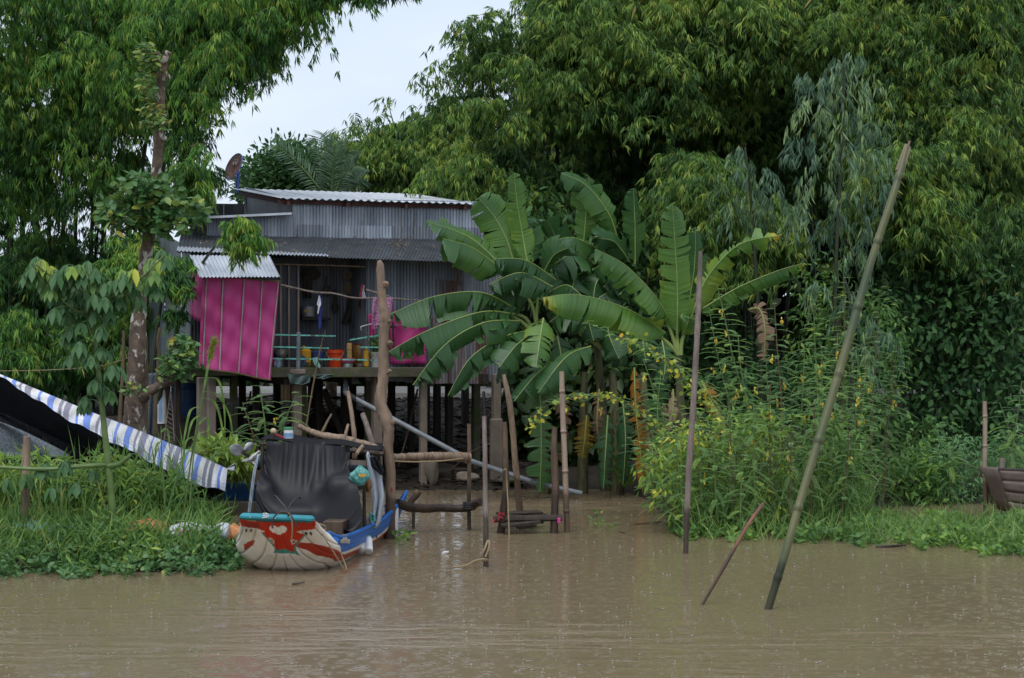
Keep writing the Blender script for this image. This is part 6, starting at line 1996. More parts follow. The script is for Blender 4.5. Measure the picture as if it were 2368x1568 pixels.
bamboo('bamboo plume drooping into the sky above the rusty dish', [
    dict(poly=[(400, -50), (690, -50), (685, 10), (655, 60), (560, 80), (500, 130), (450, 160), (400, 120)], d0=44.5, dth=1.2, n=28, pr=.48, st=40, K=4, leaf=(.21, .023), tint=.45, hang=1.5, droop=1.4, up=.0),
    dict(poly=[(530, 60), (660, 20), (650, 70), (625, 130), (590, 180), (575, 195), (556, 150)], d0=44, dth=.7, n=13, pr=.3, st=18, K=4, leaf=(.2, .022), tint=.36, hang=1.5, droop=1.5, up=.0),
    dict(poly=[(690, -60), (1000, -60), (985, -25), (900, -14), (760, -8), (690, -5)], d0=43, dth=.5, n=9, pr=.26, st=16, leaf=(.22, .025), tint=.34, hang=2.0, droop=1.1),
    dict(poly=[(390, 130), (500, 100), (480, 170), (465, 240), (440, 330), (400, 330)], d0=44.5, dth=.7, n=16, pr=.32, st=20, K=4, leaf=(.21, .023), tint=.44, hang=1.5, droop=1.4, up=.0),
    dict(poly=[(415, 345), (450, 355), (468, 400), (466, 470), (450, 490), (415, 460)], d0=43.5, dth=.6, n=10, pr=.24, st=18, leaf=(.23, .026), tint=.5, hang=1.0, droop=1.0)],
    [(262, 420, 60, 44.5), (280, 520, 20, 44.5), (296, 600, 10, 44.5), (270, 450, 330, 43.5)], 47, 'bamboo_leaf_left', GL,
    sprigs=[([(470, 260), (480, 275), (478, 300)], 44), ([(600, 165), (588, 195), (576, 212)], 44), ([(440, 340), (462, 332), (478, 345), (486, 370)], 43.2), ([(515, 120), (505, 150), (508, 165)], 44)])
bamboo('small bright bamboo spray hanging before the dark lean to roof', [
    dict(poly=[(535, 512), (585, 508), (605, 555), (592, 580), (560, 585), (535, 560)], d0=40.2, dth=.3, n=9, pr=.2, st=13, leaf=(.2, .028), tint=.6, hang=1.8, droop=1.2),
    dict(poly=[(380, 610), (400, 600), (420, 660), (440, 720), (430, 770), (395, 740)], d0=40.6, dth=.3, n=5, pr=.26, st=18, leaf=(.19, .026), tint=.34, hang=1.0)],
    [(330, 560, 500, 40.2), (335, 400, 600, 40.6)], 42, 'bamboo_leaf_left', GL)
bamboo('shadowy lower bamboo grove behind the striped tarp', [
    dict(poly=[(-50, 500), (170, 560), (320, 560), (330, 700), (300, 870), (-50, 880)], d0=49, dth=2.0, n=64, pr=.62, st=34, tint=.2, tv=.1, hang=.9),
    dict(poly=[(-50, 700), (300, 720), (280, 870), (-50, 860)], d0=45.5, dth=1.0, n=16, pr=.5, st=26, tint=.34, hang=1.0),
    dict(poly=[(240, 540), (330, 520), (330, 640), (260, 660)], d0=44, dth=.6, n=10, pr=.36, st=26, leaf=(.22, .028), tint=.6, hang=1.0)],
    [(15, 20, 480, 48), (60, 52, 430, 48), (85, 90, 470, 48), (118, 112, 420, 48), (140, 150, 450, 48), (172, 178, 480, 48), (205, 235, 470, 47), (246, 262, 480, 47)], 49, 'bamboo_leaf_left', GL)

# far mass of leaves closing the wood
def thicket(label, regions, name='thicket'):
    lv = Leaves()
    for poly, d0, d1, n, size, tm in regions:
        x, y = sample_poly(poly, n)
        d = rng.uniform(d0, d1, n)
        lv.add(PP(x, y, d), unit(rdir(n) * .7 + DOWN * .5), size * rng.uniform(.6, 1.3, n), size * .5, np.clip(rng.normal(tm, .2, n), 0, 1), 'oval')
    return tag(lv.build(name, M['thicket_leaf']), label, kind='stuff')
thicket('dark far wood closing the view behind the bamboo', [
    ([(1130, 330), (1330, 250), (1420, -60), (2400, -60), (2400, 960), (1130, 900)], 57, 64, 26000, .55, .45),
    ([(330, 860), (1160, 850), (1160, 905), (330, 905)], 60, 64, 4500, .5, .4),
    ([(1170, 850), (1620, 840), (1640, 1060), (1180, 1060)], 45.5, 48.5, 3800, .34, .4),
    ([(-60, 640), (340, 660), (340, 920), (-60, 940)], 54, 60, 4200, .5, .4)])

# ---------------------------------------------------------------- broadleaf trees and shrubs
def leafy(name, label, cat, polys, d, stems, mt, tpl, size, dth=.8, clump=(14, .22), hang=.5, tint=.45, tv=.16, group=None, stem_mt='stem_brown', rad=.05, nose='crown', base_d=None, tips=None):
    """polys: (outline, number of leaf clumps); stems: (x base, x top, y top)"""
    bp = base_pt(stems[0][0], base_d or d)
    t = thing(name, label, cat, bp, group)
    lv = Leaves()
    for poly, n in polys:
        x, y = sample_poly(poly, n)
        dd = d + rng.uniform(-dth, dth, n)
        c = PP(x, y, dd)
        m, r = clump
        cc = np.repeat(c, m, 0) + rng.normal(0, r * .5, (n * m, 3))
        out = unit(cc - np.repeat(c, m, 0))
        dr = unit(out * .8 + rdir(n * m, .1) * .5 + DOWN * hang * rng.uniform(.5, 1.3, (n * m, 1)))
        tn = np.repeat(rng.normal(tint, tv, n), m) + rng.normal(0, .1, n * m)
        lv.add(cc, dr, size[0] * rng.uniform(.6, 1.2, n * m), size[1] * rng.uniform(.7, 1.2, n * m), np.clip(tn, 0, 1), tpl)
    for i, (xb, xt, yt) in enumerate(stems):
        a = base_pt(xb, (base_d or d) + random.uniform(-.15, .15)); b = P(xt, yt, d)
        mb = MB(); mb.tube([a - Vector((0, 0, .25)), a.lerp(b, .35) + Vector((random.uniform(-.08, .08), 0, 0)), a.lerp(b, .7) + Vector((random.uniform(-.08, .08), 0, 0)), b], [rad, rad * .85, rad * .6, rad * .25], 7, sm=4)
        mb.build('trunk' if rad > .045 else 'stem', M[stem_mt], t)
    lv.build(nose, M[mt], t)
    return t

leafy('jackfruit_tree', 'round dark glossy tree standing behind the house roof', 'tree', [([(562, 412), (590, 375), (625, 350), (655, 342), (690, 352), (715, 352), (742, 385), (752, 440), (745, 470), (560, 470)], 330)], 53,
      [(660, 655, 380), (662, 600, 410), (664, 715, 400)], 'broad_leaf', 'oval', (.17, .085), dth=1.0, clump=(20, .32), hang=.0, tint=.25, tv=.13, rad=.12)
leafy('dark_shrub', 'dark broad leaved thicket shrub above the old plank boat', 'shrub', [([(2080, 570), (2200, 555), (2390, 600), (2390, 1010), (2190, 1020), (2110, 990), (2070, 800)], 430)], 45.5,
      [(2200, 2150, 620), (2220, 2260, 600), (2240, 2340, 700)], 'broad_leaf', 'oval', (.21, .095), dth=1.4, clump=(14, .6), hang=.4, tint=.22, tv=.18, rad=.06)
leafy('low_tree', 'deep green leafy shrub between gum tree and dark hollow', 'shrub', [([(1840, 640), (1930, 600), (2040, 660), (2100, 760), (2060, 960), (1900, 980), (1850, 860)], 210)], 42.5,
      [(1950, 1930, 680), (1960, 2020, 720)], 'weed_leaf', 'lance', (.17, .055), dth=.8, clump=(12, .28), hang=.7, tint=.32, tv=.18, rad=.04)
leafy('dark_shrub', 'low dark shrub hiding the lane behind the flowering weeds', 'shrub', [([(1640, 850), (1760, 830), (1900, 840), (1980, 880), (1960, 1000), (1640, 1000)], 150)], 44.5, [(1760, 1740, 880), (1770, 1860, 880)], 'broad_leaf', 'oval', (.2, .085), dth=.8, clump=(12, .34), hang=.6, tint=.2, tv=.16, rad=.03)
leafy('low_tree', 'shaded leafy shrub just behind the banana crowns', 'shrub', [([(1180, 430), (1330, 470), (1560, 560), (1720, 640), (1760, 900), (1500, 900), (1300, 800), (1180, 600)], 260)], 47.5,
      [(1400, 1320, 520), (1420, 1500, 620), (1430, 1640, 700)], 'broad_leaf', 'oval', (.22, .09), dth=.9, clump=(11, .32), hang=.7, tint=.28, tv=.15, rad=.05)

def gum(label, plume_list, trunk, d, group='blue green gum trees', base_d=None):
    t = thing('gum_tree', label, 'tree', base_pt(trunk[0][0], base_d or d), group)
    lv = Leaves()
    for (x, y, r) in plume_list:
        c = PP(x, y, d + rng.uniform(-.5, .5))
        m = int(r * .2)
        dirs = rdir(m, .25)
        s0 = c + dirs * (r * px(d)) * rng.uniform(.1, .7, (m, 1))
        strands(lv, s0, dirs, r * px(d) * rng.uniform(.7, 1.7, m), 5, 4, (.24, .03), 1.5, np.clip(rng.normal(.42, .24), 0, 1), .2, 1.5, 'long', .36)
    W = [P(x, y, d) for x, y in trunk[1:]]
    a = base_pt(trunk[0][0], base_d or d)
    mb = MB(); mb.tube([a - Vector((0, 0, .3))] + W, [.05] + [max(.012, .045 - .035 * i / len(W)) for i in range(len(W))], 8, sm=4)
    mb.build('trunk', M['culm'], t)
    lv.build('crown', M['gum_leaf'], t)
gum('tallest weeping gum tree with blue green hanging leaves', [(1950, 140, 48), (1900, 185, 44), (1985, 190, 44), (1880, 250, 42), (1945, 265, 46), (2005, 285, 40), (1865, 320, 36), (1930, 350, 44), (1995, 365, 42), (2035, 430, 34), (1890, 430, 38), (1960, 450, 44), (2005, 520, 38), (1920, 520, 40), (1870, 480, 32), (1970, 580, 36), (1850, 180, 26)],
    [(1935, 1150), (1938, 950), (1930, 700), (1942, 400), (1950, 200), (1948, 120)], 42.0, base_d=42)
gum('shorter gum tree with slate blue leaves left of the tall one', [(1715, 345, 34), (1700, 400, 32), (1768, 400, 34), (1735, 445, 34), (1795, 455, 30), (1690, 470, 28), (1760, 490, 28)],
    [(1760, 1150), (1762, 900), (1748, 640), (1735, 450), (1722, 340)], 43.5)
gum('low gum sapling leaning over the weeds beside the bamboo pole', [(1900, 660, 26), (1965, 690, 28), (2015, 730, 28), (2055, 760, 24), (1990, 800, 26)],
    [(1960, 1180), (1965, 1000), (1970, 850), (1965, 700), (1950, 640)], 39.5)

# palm fronds behind the roof
pt_ = thing('palm', 'grey green palm fronds fanning up behind the dark tree', 'palm', base_pt(765, 51.5))
cb = P(765, 470, 51.5)
mb = MB(); mb.tube([base_pt(765, 51.5), cb], [.14, .11], 9); mb.build('trunk', M['bark'], pt_)
for (xt, yt, bend) in ((738, 325, .2), (752, 318, .1), (775, 335, .1), (800, 355, .25), (818, 385, .35), (832, 410, .4), (640, 335, .2)):
    b = P(xt, yt, 51.5 + random.uniform(-.5, .5))
    S = spline([cb, cb.lerp(b, .5) + Vector((0, 0, bend * .5)), b], 14)
    mb = MB(); mb.tube(S, [max(.006, .03 * (1 - i / len(S))) for i in range(len(S))], 5); fr = mb.build('frond', M['stem_green'], pt_)
    A_ = np.array([list(p) for p in S]); tn = unit(np.gradient(A_, axis=0))
    lv = Leaves()
    for rep in range(2):
        for sgn in (-1, 1):
            sd = unit(np.cross(tn, [0, -1, .25])) * sgn
            lv.add(A_[4:] + tn[4:] * rep * .05, unit(sd[4:] * .8 + tn[4:] * .8 + DOWN * .25), .36, .026, rng.uniform(.3, .7, len(A_) - 4), 'long')
    lv.build('leaflets', M['gum_leaf'], fr)

# ---------------------------------------------------------------- pollarded trunk on the left bank
TD = 36.0
pol = thing('pollarded_tree', 'lopped tree trunk with blotched bark and leafy tufts', 'tree', base_pt(312, TD))
TP_ = [(312, 1060), (311, 990), (312, 930), (316, 850), (320, 750), (325, 680), (336, 600), (350, 500), (362, 400), (368, 300), (372, 205), (376, 128)]
TR_ = [28, 26, 24, 22, 18, 15, 14.5, 14, 12, 11.5, 11, 13]
mb = MB(); mb.tube([P(x, y, TD) for x, y in TP_], [r * px(TD) for r in TR_], 16, jitter=.09, sm=7)
mb.build('trunk', M['bark'], pol)
for x0, y0, x1, y1, r in ((374, 160, 362, 122, 7), (376, 160, 390, 120, 7), (372, 190, 392, 178, 5), (366, 335, 384, 320, 5)):
    mb = MB(); mb.tube([P(x0, y0, TD), P((x0 + x1) / 2, (y0 + y1) / 2 - 3, TD - .05), P(x1, y1, TD - .08)], [r * px(TD) * 1.2, r * px(TD), r * px(TD) * 1.1], 9, jitter=.15, sm=3)
    mb.build('branch_stub', M['bark'], pol)
mb = MB(); mb.tube([P(318, 930, TD), P(340, 910, TD - .1), P(366, 893, TD - .15), P(390, 882, TD - .2), P(412, 866, TD - .2)], [16 * px(TD), 13 * px(TD), 11 * px(TD), 10 * px(TD), 8 * px(TD)], 12, jitter=.1, sm=5)
mb.build('branch', M['bark'], pol)
def tuft(label_poly, n, d, dth, size, tint, tv=.16, hang=.25, mt='epiphyte_leaf', m=7, r=.16, parent=pol, nm='foliage', tpl='oval'):
    lv = Leaves()
    x, y = sample_poly(label_poly, n)
    c = PP(x, y, d + rng.uniform(-dth, dth, n))
    cc = np.repeat(c, m, 0) + rng.normal(0, r * .4, (n * m, 3))
    dr = unit(rdir(n * m, .2) + DOWN * hang + np.array([0, -.35, 0]))
    tn = np.clip(np.repeat(rng.normal(tint, tv, n), m) + rng.normal(0, .1, n * m), 0, 1)
    lv.add(cc, dr, size[0] * rng.uniform(.6, 1.15, n * m), size[1] * rng.uniform(.7, 1.15, n * m), tn, tpl)
    return lv.build(nm, M[mt], parent)
tuft([(245, 460), (290, 420), (330, 400), (400, 430), (450, 455), (470, 490), (462, 520), (400, 540), (340, 545), (280, 535), (235, 500)], 140, 35.7, .45, (.2, .11), .5)
tuft([(325, 105), (350, 95), (365, 130), (360, 230), (335, 245), (325, 180)], 44, 35.75, .2, (.13, .07), .72, r=.1)
tuft([(330, 250), (370, 245), (385, 290), (350, 315), (330, 300)], 30, 35.7, .2, (.12, .06), .78, r=.1)
tuft([(395, 790), (425, 775), (455, 800), (462, 840), (440, 870), (390, 875), (375, 855)], 60, 35.6, .22, (.15, .075), .55, r=.12)
tuft([(290, 890), (320, 885), (325, 905), (292, 905)], 8, 35.5, .1, (.13, .05), .6, r=.08)
stick('garden_pole', 'thin pole standing left of the blotched trunk', [(286, 765, 35.6), (284, 860, 35.6), (277, 970, 35.6), (276, 1050, 35.6)], [3.6, 4, 4.4, 4.4], M['stem_brown'], 'pole')
stick('garden_pole', 'thin pole hugging the right side of the blotched trunk', [(338, 780, 36.5), (338, 870, 36.5), (337, 990, 36.5), (337, 1060, 36.5)], [4.5, 5, 5, 5], M['stem_brown'], 'pole')
stick('garden_pole', 'wavy thin pole in front of the grey side wall', [(370, 758, 37), (365, 790, 37), (369, 830, 37), (362, 880, 37), (360, 960, 37), (358, 1060, 37)], [3.4, 4, 4, 4, 4, 4], M['stem_brown'], 'pole')
hangP('net_fence', 'greenish grey net panel hung between garden poles', 'net', [(340, 862), (352, 872), (364, 862), (362, 1010), (338, 1010)], 37.2, M['grey_net'], .03)

# ---------------------------------------------------------------- kapok like sapling with umbrella leaves
KD = 31.0
kp = thing('sapling', 'tall green sapling with umbrella shaped leaves before the tarp', 'sapling', base_pt(268, KD))
mb = MB(); mb.tube([P(268, 1300, KD), P(262, 1200, KD), (P(250, 1070, KD)), P(240, 980, KD), P(232, 900, KD), P(222, 810, KD), P(212, 720, KD), P(208, 668, KD)], [.056, .054, .047, .04, .034, .028, .022, .016], 10, sm=5)
mb.build('stem', M['stem_green'], kp)
for pts in ([(210, 690), (170, 660), (120, 640), (84, 612)], [(212, 705), (255, 690), (300, 665), (340, 630), (382, 590)], [(209, 680), (196, 650), (186, 628)], [(214, 720), (180, 720), (150, 700)], [(211, 690), (225, 660), (222, 636)]):
    mb = MB(); mb.tube([P(x, y, KD - .15 * i) for i, (x, y) in enumerate(pts)], list(np.linspace(.022, .009, len(pts))), 7, sm=4)
    mb.build('branch', M['stem_green'], kp)
mb = MB(); mb.tube([P(250, 1075, KD), P(190, 1078, KD - .2), P(100, 1085, KD - .3), P(-30, 1078, KD - .3)], [.032, .03, .028, .02], 8, sm=4); mb.build('branch', M['stem_green'], kp)
mb = MB(); mb.tube([P(246, 1078, KD), P(275, 1074, KD - .1), P(290, 1062, KD - .15), P(302, 1052, KD - .15)], [.04, .035, .03, .022], 8, sm=4); mb.build('branch', M['stem_green'], kp)
KP = [(85, 608), (77, 632), (97, 614), (118, 629), (130, 644), (153, 626), (183, 626), (203, 617), (221, 635), (189, 650), (165, 644), (100, 650), (159, 691), (127, 697), (218, 667), (218, 694), (283, 638), (310, 635), (348, 611), (374, 591), (383, 605), (363, 632), (348, 667), (289, 673), (312, 682), (280, 703), (242, 700), (189, 744), (162, 768), (236, 765), (183, 788), (177, 815), (233, 815), (206, 832), (259, 859), (218, 891), (242, 906), (197, 930), (141, 712), (224, 720), (110, 672), (240, 668), (330, 650), (262, 690), (140, 664), (205, 700), (175, 720), (255, 730), (270, 660), (195, 680),
      (95, 1095), (150, 1080), (175, 1130), (120, 1140), (60, 1110), (20, 1120), (215, 1100), (108, 1085)]
lv = Leaves()
pet = MB()
BRN = [Vector(v) + kp.location for o_ in kp.children for v in (o_.data.vertices[i_].co for i_ in range(0, len(o_.data.vertices), 7))]
for (x, y) in KP + [(x + random.uniform(-16, 16), y + random.uniform(2, 20)) for x, y in KP[:50]]:
    dd = KD + random.uniform(-.45, .3)
    c = np.array(P(x, y - 14, dd))
    nl = random.choice((5, 6, 7))
    ang = np.arange(nl) / nl * 2 * np.pi + random.uniform(0, 1)
    rad = np.stack([np.cos(ang), np.sin(ang), np.zeros(nl)], 1)
    dr = unit(rad * .55 + DOWN * .85)
    tn = np.clip(rng.normal(.45 + (.35 if y < 640 and random.random() < .5 else 0), .12) + rng.normal(0, .05, nl), 0, 1)
    lv.add(np.repeat(c[None], nl, 0) + rad * .015, dr, random.uniform(.2, .28), random.uniform(.095, .125), tn, 'oval', nrm=rad + np.array([0, 0, .5]))
    if y <= 720:
        nb = min(BRN, key=lambda q: (q - Vector(c)).length)
        pet.tube([nb, nb.lerp(Vector(c), .6) + Vector((0, 0, .03)), Vector(c)], .006, 4, sm=2)
    if y > 720:
        sx = float(np.interp(y, [660, 720, 810, 900, 980, 1070], [208, 212, 222, 232, 240, 250]))
        pet.tube([P(sx, y - 2, KD), P((x + sx) / 2, y - 18, (KD + dd) / 2), Vector(c)], .006, 4, sm=2)
pet.build('leaf_stalks', M['stem_green'], kp)
lv.build('leaves', M['kapok_leaf'], kp)

# ---------------------------------------------------------------- banana plants
def banana_leaf(parent, pts, w, mt='banana_leaf', face='arch', fold=(62, 62), tears=.35, tint=.45, rib=True, hole=False, tipdry=False, n=34, seed=None):
    rr = random.Random(seed if seed is not None else int(pts[0][0] * 7 + pts[-1][1]))
    W = [P(*q) for q in pts]
    S = spline(W, max(2, n // (len(W) - 1)))
    n = len(S)
    d_m = sum(q[2] for q in pts) / len(pts)
    wm = w * px(d_m)
    L_ = [0.0]
    for i in range(1, n): L_.append(L_[-1] + (S[i] - S[i - 1]).length)
    T_ = [l / L_[-1] for l in L_]
    mb = MB()
    up = Vector((0, -.25, 1)) if face == 'arch' else Vector((0, -1, .15)) if face == 'up' else Vector(face)
    for side in (-1, 1):
        i = 0
        fo = fold[0 if side < 0 else 1]
        strip_fold = 0
        while i < n - 1:
            dry = rr.random() < .03 and tears > .5
            ln = rr.randint(1, 4) if rr.random() < tears else rr.randint(6, 12)
            j = min(n - 1, i + ln)
            ex = rr.gauss(0, 15 if tears > .2 else 5)
            wsc = rr.uniform(.86, 1.12) if tears > .3 else 1.0
            vs, ta = [], []
            gap = (.030 if tears > .5 else .016) * L_[-1] * (tears > .05)
            for k in range(i, j + 1):
                t = T_[k]
                tan = (S[min(k + 1, n - 1)] - S[max(k - 1, 0)]).normalized()
                N = (up - tan * up.dot(tan)).normalized()
                sd = tan.cross(N) * side
                prof = min(1, (t + .001) / .16) ** .55 * (max(0, 1 - max(0, (t - .70) / .30) ** 2.3)) ** .75
                ww = wm * prof * wsc * (1.12 if face == 'arch' else 1.05)
                pull = 0.0
                if k == i and i > 0: pull = gap
                if k == j and j < n - 1: pull = -gap
                for q, fx in ((0, 0), (.35, 0), (.7, 8), (1.0, 18)):
                    a = math.radians(fo + (ex + fx) * q)
                    dirv = sd * math.cos(a) - N * math.sin(a)
                    # leaf veins sweep forward a little
                    off = tan * (ww * .22 * q + pull * q) + Vector((0, 0, -.0))
                    jit = rr.uniform(-.012, .012) * q
                    vs.append(S[k] + dirv * (ww * q) + off + Vector((jit, jit, jit)))
                    ta.append((t, q))
            m_ = j - i
            fs = []
            for k in range(m_):
                for q in range(3):
                    a0 = k * 4 + q
                    f = (a0, a0 + 1, a0 + 5, a0 + 4)
                    fs.append(f if side > 0 else f[::-1])
            tt = [min(1, max(0, tint + .10 * math.sin(t * 5) + .10 * q + rr.uniform(-.02, .02) + (.35 * q ** 3 if dry else 0) + (.45 * max(0, (t - .8) / .2) if tipdry else 0))) for t, q in ta]
            mb.add(vs, fs, tint=tt, along=[t + .002 * q for t, q in ta])
            i = j
    lf = mb.build('leaf', M[mt], parent)
    if rib:
        mb = MB(); mb.tube(S, [max(.004, .015 * (1 - .8 * t)) * (d_m / 40) for t in T_], 6, cap=False)
        mb.build('midrib', M['midrib'], lf)
    return lf
def banana(label, bx, bd, tx, ty, rad, leaves, petioles=(), skirts=()):
    t = thing('banana_plant', label, 'banana plant', base_pt(bx, bd), 'banana plants at the water edge')
    a = base_pt(bx, bd) - Vector((0, 0, .3)); b = P(tx, ty, bd)
    mb = MB(); mb.tube([a, a.lerp(b, .4) + Vector((.04, 0, 0)), b], [rad, rad * .85, rad * .5], 12, sm=6, jitter=.05)
    mb.build('pseudostem', M['pseudostem'], t)
    for pts in petioles:
        mb = MB(); mb.tube([P(*q) for q in pts], list(np.linspace(.045, .022, len(pts))), 7, sm=5)
        mb.build('petiole', M['midrib'], t)
    for kw in leaves: banana_leaf(t, **kw)
    return t
z5 = lambda x, y: (866.8 + .4056 * x, 346.7 + .4056 * y)
z6 = lambda x, y: (1213.6 + .3685 * x, 404.5 + .3685 * y)
def Z(f, d, *pp):
    n = len(pp)
    if not isinstance(d, (list, tuple)): d = [d] * n
    return [(*f(x, y), dd) for (x, y), dd in zip(pp, d)]
A_D = 41.5
banana('big banana plant spreading long torn leaves over the iron wall', 1262, 42.2, 1236, 770, .13, [
    dict(pts=Z(z5, [41.3, 40.9, 40.5, 40.2], (800, 905), (600, 812), (330, 838), (80, 940)), w=56, fold=(66, 74), tears=.75, tint=.34),
    dict(pts=Z(z5, [41.2, 40.7, 40.2, 39.9], (790, 935), (600, 925), (300, 1030), (78, 1150)), w=52, fold=(66, 72), tears=.85, tint=.34),
    dict(pts=Z(z5, [41.2, 40.6, 40.0, 39.7], (830, 975), (620, 985), (400, 1110), (215, 1340)), w=46, fold=(66, 70), tears=.8, tint=.28),
    dict(pts=Z(z5, [41.2, 40.8, 40.3, 40.0], (880, 1030), (720, 1070), (540, 1190), (415, 1400)), w=36, fold=(70, 74), tears=.8, tint=.25),
    dict(pts=Z(z5, [41.6, 41.3, 41.0], (900, 790), (730, 800), (560, 885)), w=52, fold=(60, 70), tears=.4, tint=.15),
    dict(pts=Z(z5, [41.5, 41.4, 41.2], (720, 660), (540, 500), (292, 405)), w=32, face=(-.25, -.75, .65), fold=(8, 12), tears=.4, tint=.50),
    dict(pts=Z(z5, [41.4, 41.0, 40.7], (730, 690), (560, 560), (385, 505)), w=52, fold=(48, 66), tears=.3, tint=.46),
    dict(pts=Z(z5, [41.6, 41.6, 41.6, 41.5], (790, 640), (750, 510), (680, 380), (590, 275)), w=44, face='up', fold=(6, 12), tears=.25, tint=.55),
    dict(pts=Z(z5, [41.4, 41.4, 41.3, 41.2], (870, 650), (840, 480), (810, 300), (793, 130)), w=28, face='up', fold=(10, 14), tears=.3, tint=.62),
    dict(pts=Z(z5, [41.5, 41.0, 40.7], (1030, 740), (860, 630), (690, 620)), w=52, fold=(60, 70), tears=.7, tint=.22),
    dict(pts=Z(z5, [41.3, 40.9, 40.7], (1010, 780), (830, 700), (650, 770)), w=46, fold=(60, 70), tears=.5, tint=.12),
    dict(pts=Z(z5, [41.0, 40.6, 40.3], (960, 960), (940, 1080), (918, 1240)), w=38, face='up', fold=(14, 14), tears=.7, tint=.62),
    dict(pts=Z(z5, [41.1, 40.7, 40.4], (900, 1040), (800, 1120), (708, 1240)), w=38, face='up', fold=(20, 20), tears=.3, tint=.3),
    dict(pts=Z(z5, [41.0, 40.5, 40.2], (1230, 1120), (1090, 1180), (930, 1385)), w=40, face=(.2, -.8, .6), fold=(18, 26), tears=.3, tint=.34),
    dict(pts=Z(z5, [41.1, 40.7, 40.5], (1000, 1210), (900, 1300), (795, 1430)), w=36, face=(.2, -.8, .6), fold=(18, 30), tears=.3, tint=.25),
    dict(pts=Z(z5, [41.8, 41.8, 41.7], (900, 640), (890, 560), (850, 400)), w=36, face='up', fold=(20, 20), tears=.3, tint=.35),
    dict(pts=Z(z5, [41.7, 41.4, 41.1], (960, 700), (1020, 600), (1100, 560)), w=46, face='up', fold=(25, 40), tears=.5, tint=.24),
    dict(pts=Z(z5, [41.6, 41.2, 40.9], (980, 820), (1090, 770), (1180, 830)), w=48, fold=(45, 62), tears=.6, tint=.18),
    dict(pts=Z(z5, [41.6, 41.3, 41.0], (860, 720), (770, 700), (660, 760)), w=44, fold=(50, 66), tears=.6, tint=.2),
    dict(pts=Z(z5, [41.5, 41.2, 41.0], (1000, 980), (1080, 930), (1180, 960)), w=44, fold=(45, 60), tears=.7, tint=.2),
    dict(pts=Z(z5, [41.4, 41.1, 40.8], (820, 1120), (760, 1230), (740, 1330)), w=30, face='up', fold=(28, 32), tears=.6, tint=.22),
    dict(pts=Z(z5, [41.5, 41.3, 41.1], (1040, 1060), (1060, 1180), (1050, 1300)), w=40, face='up', fold=(25, 30), tears=.6, tint=.16),
    dict(pts=[(1246, 870, 41.3), (1250, 960, 41.1), (1251, 1050, 41.0), (1248, 1138, 41.0)], w=36, face='up', fold=(18, 18), tears=.8, tint=.42),
    ],
    petioles=[Z(z5, 41.6, (905, 1080), (860, 960), (720, 925)), Z(z5, 41.5, (915, 1080), (850, 990), (760, 940)), Z(z5, 41.5, (930, 1060), (900, 900), (840, 800)), Z(z5, 41.5, (930, 1080), (920, 960), (930, 840))])
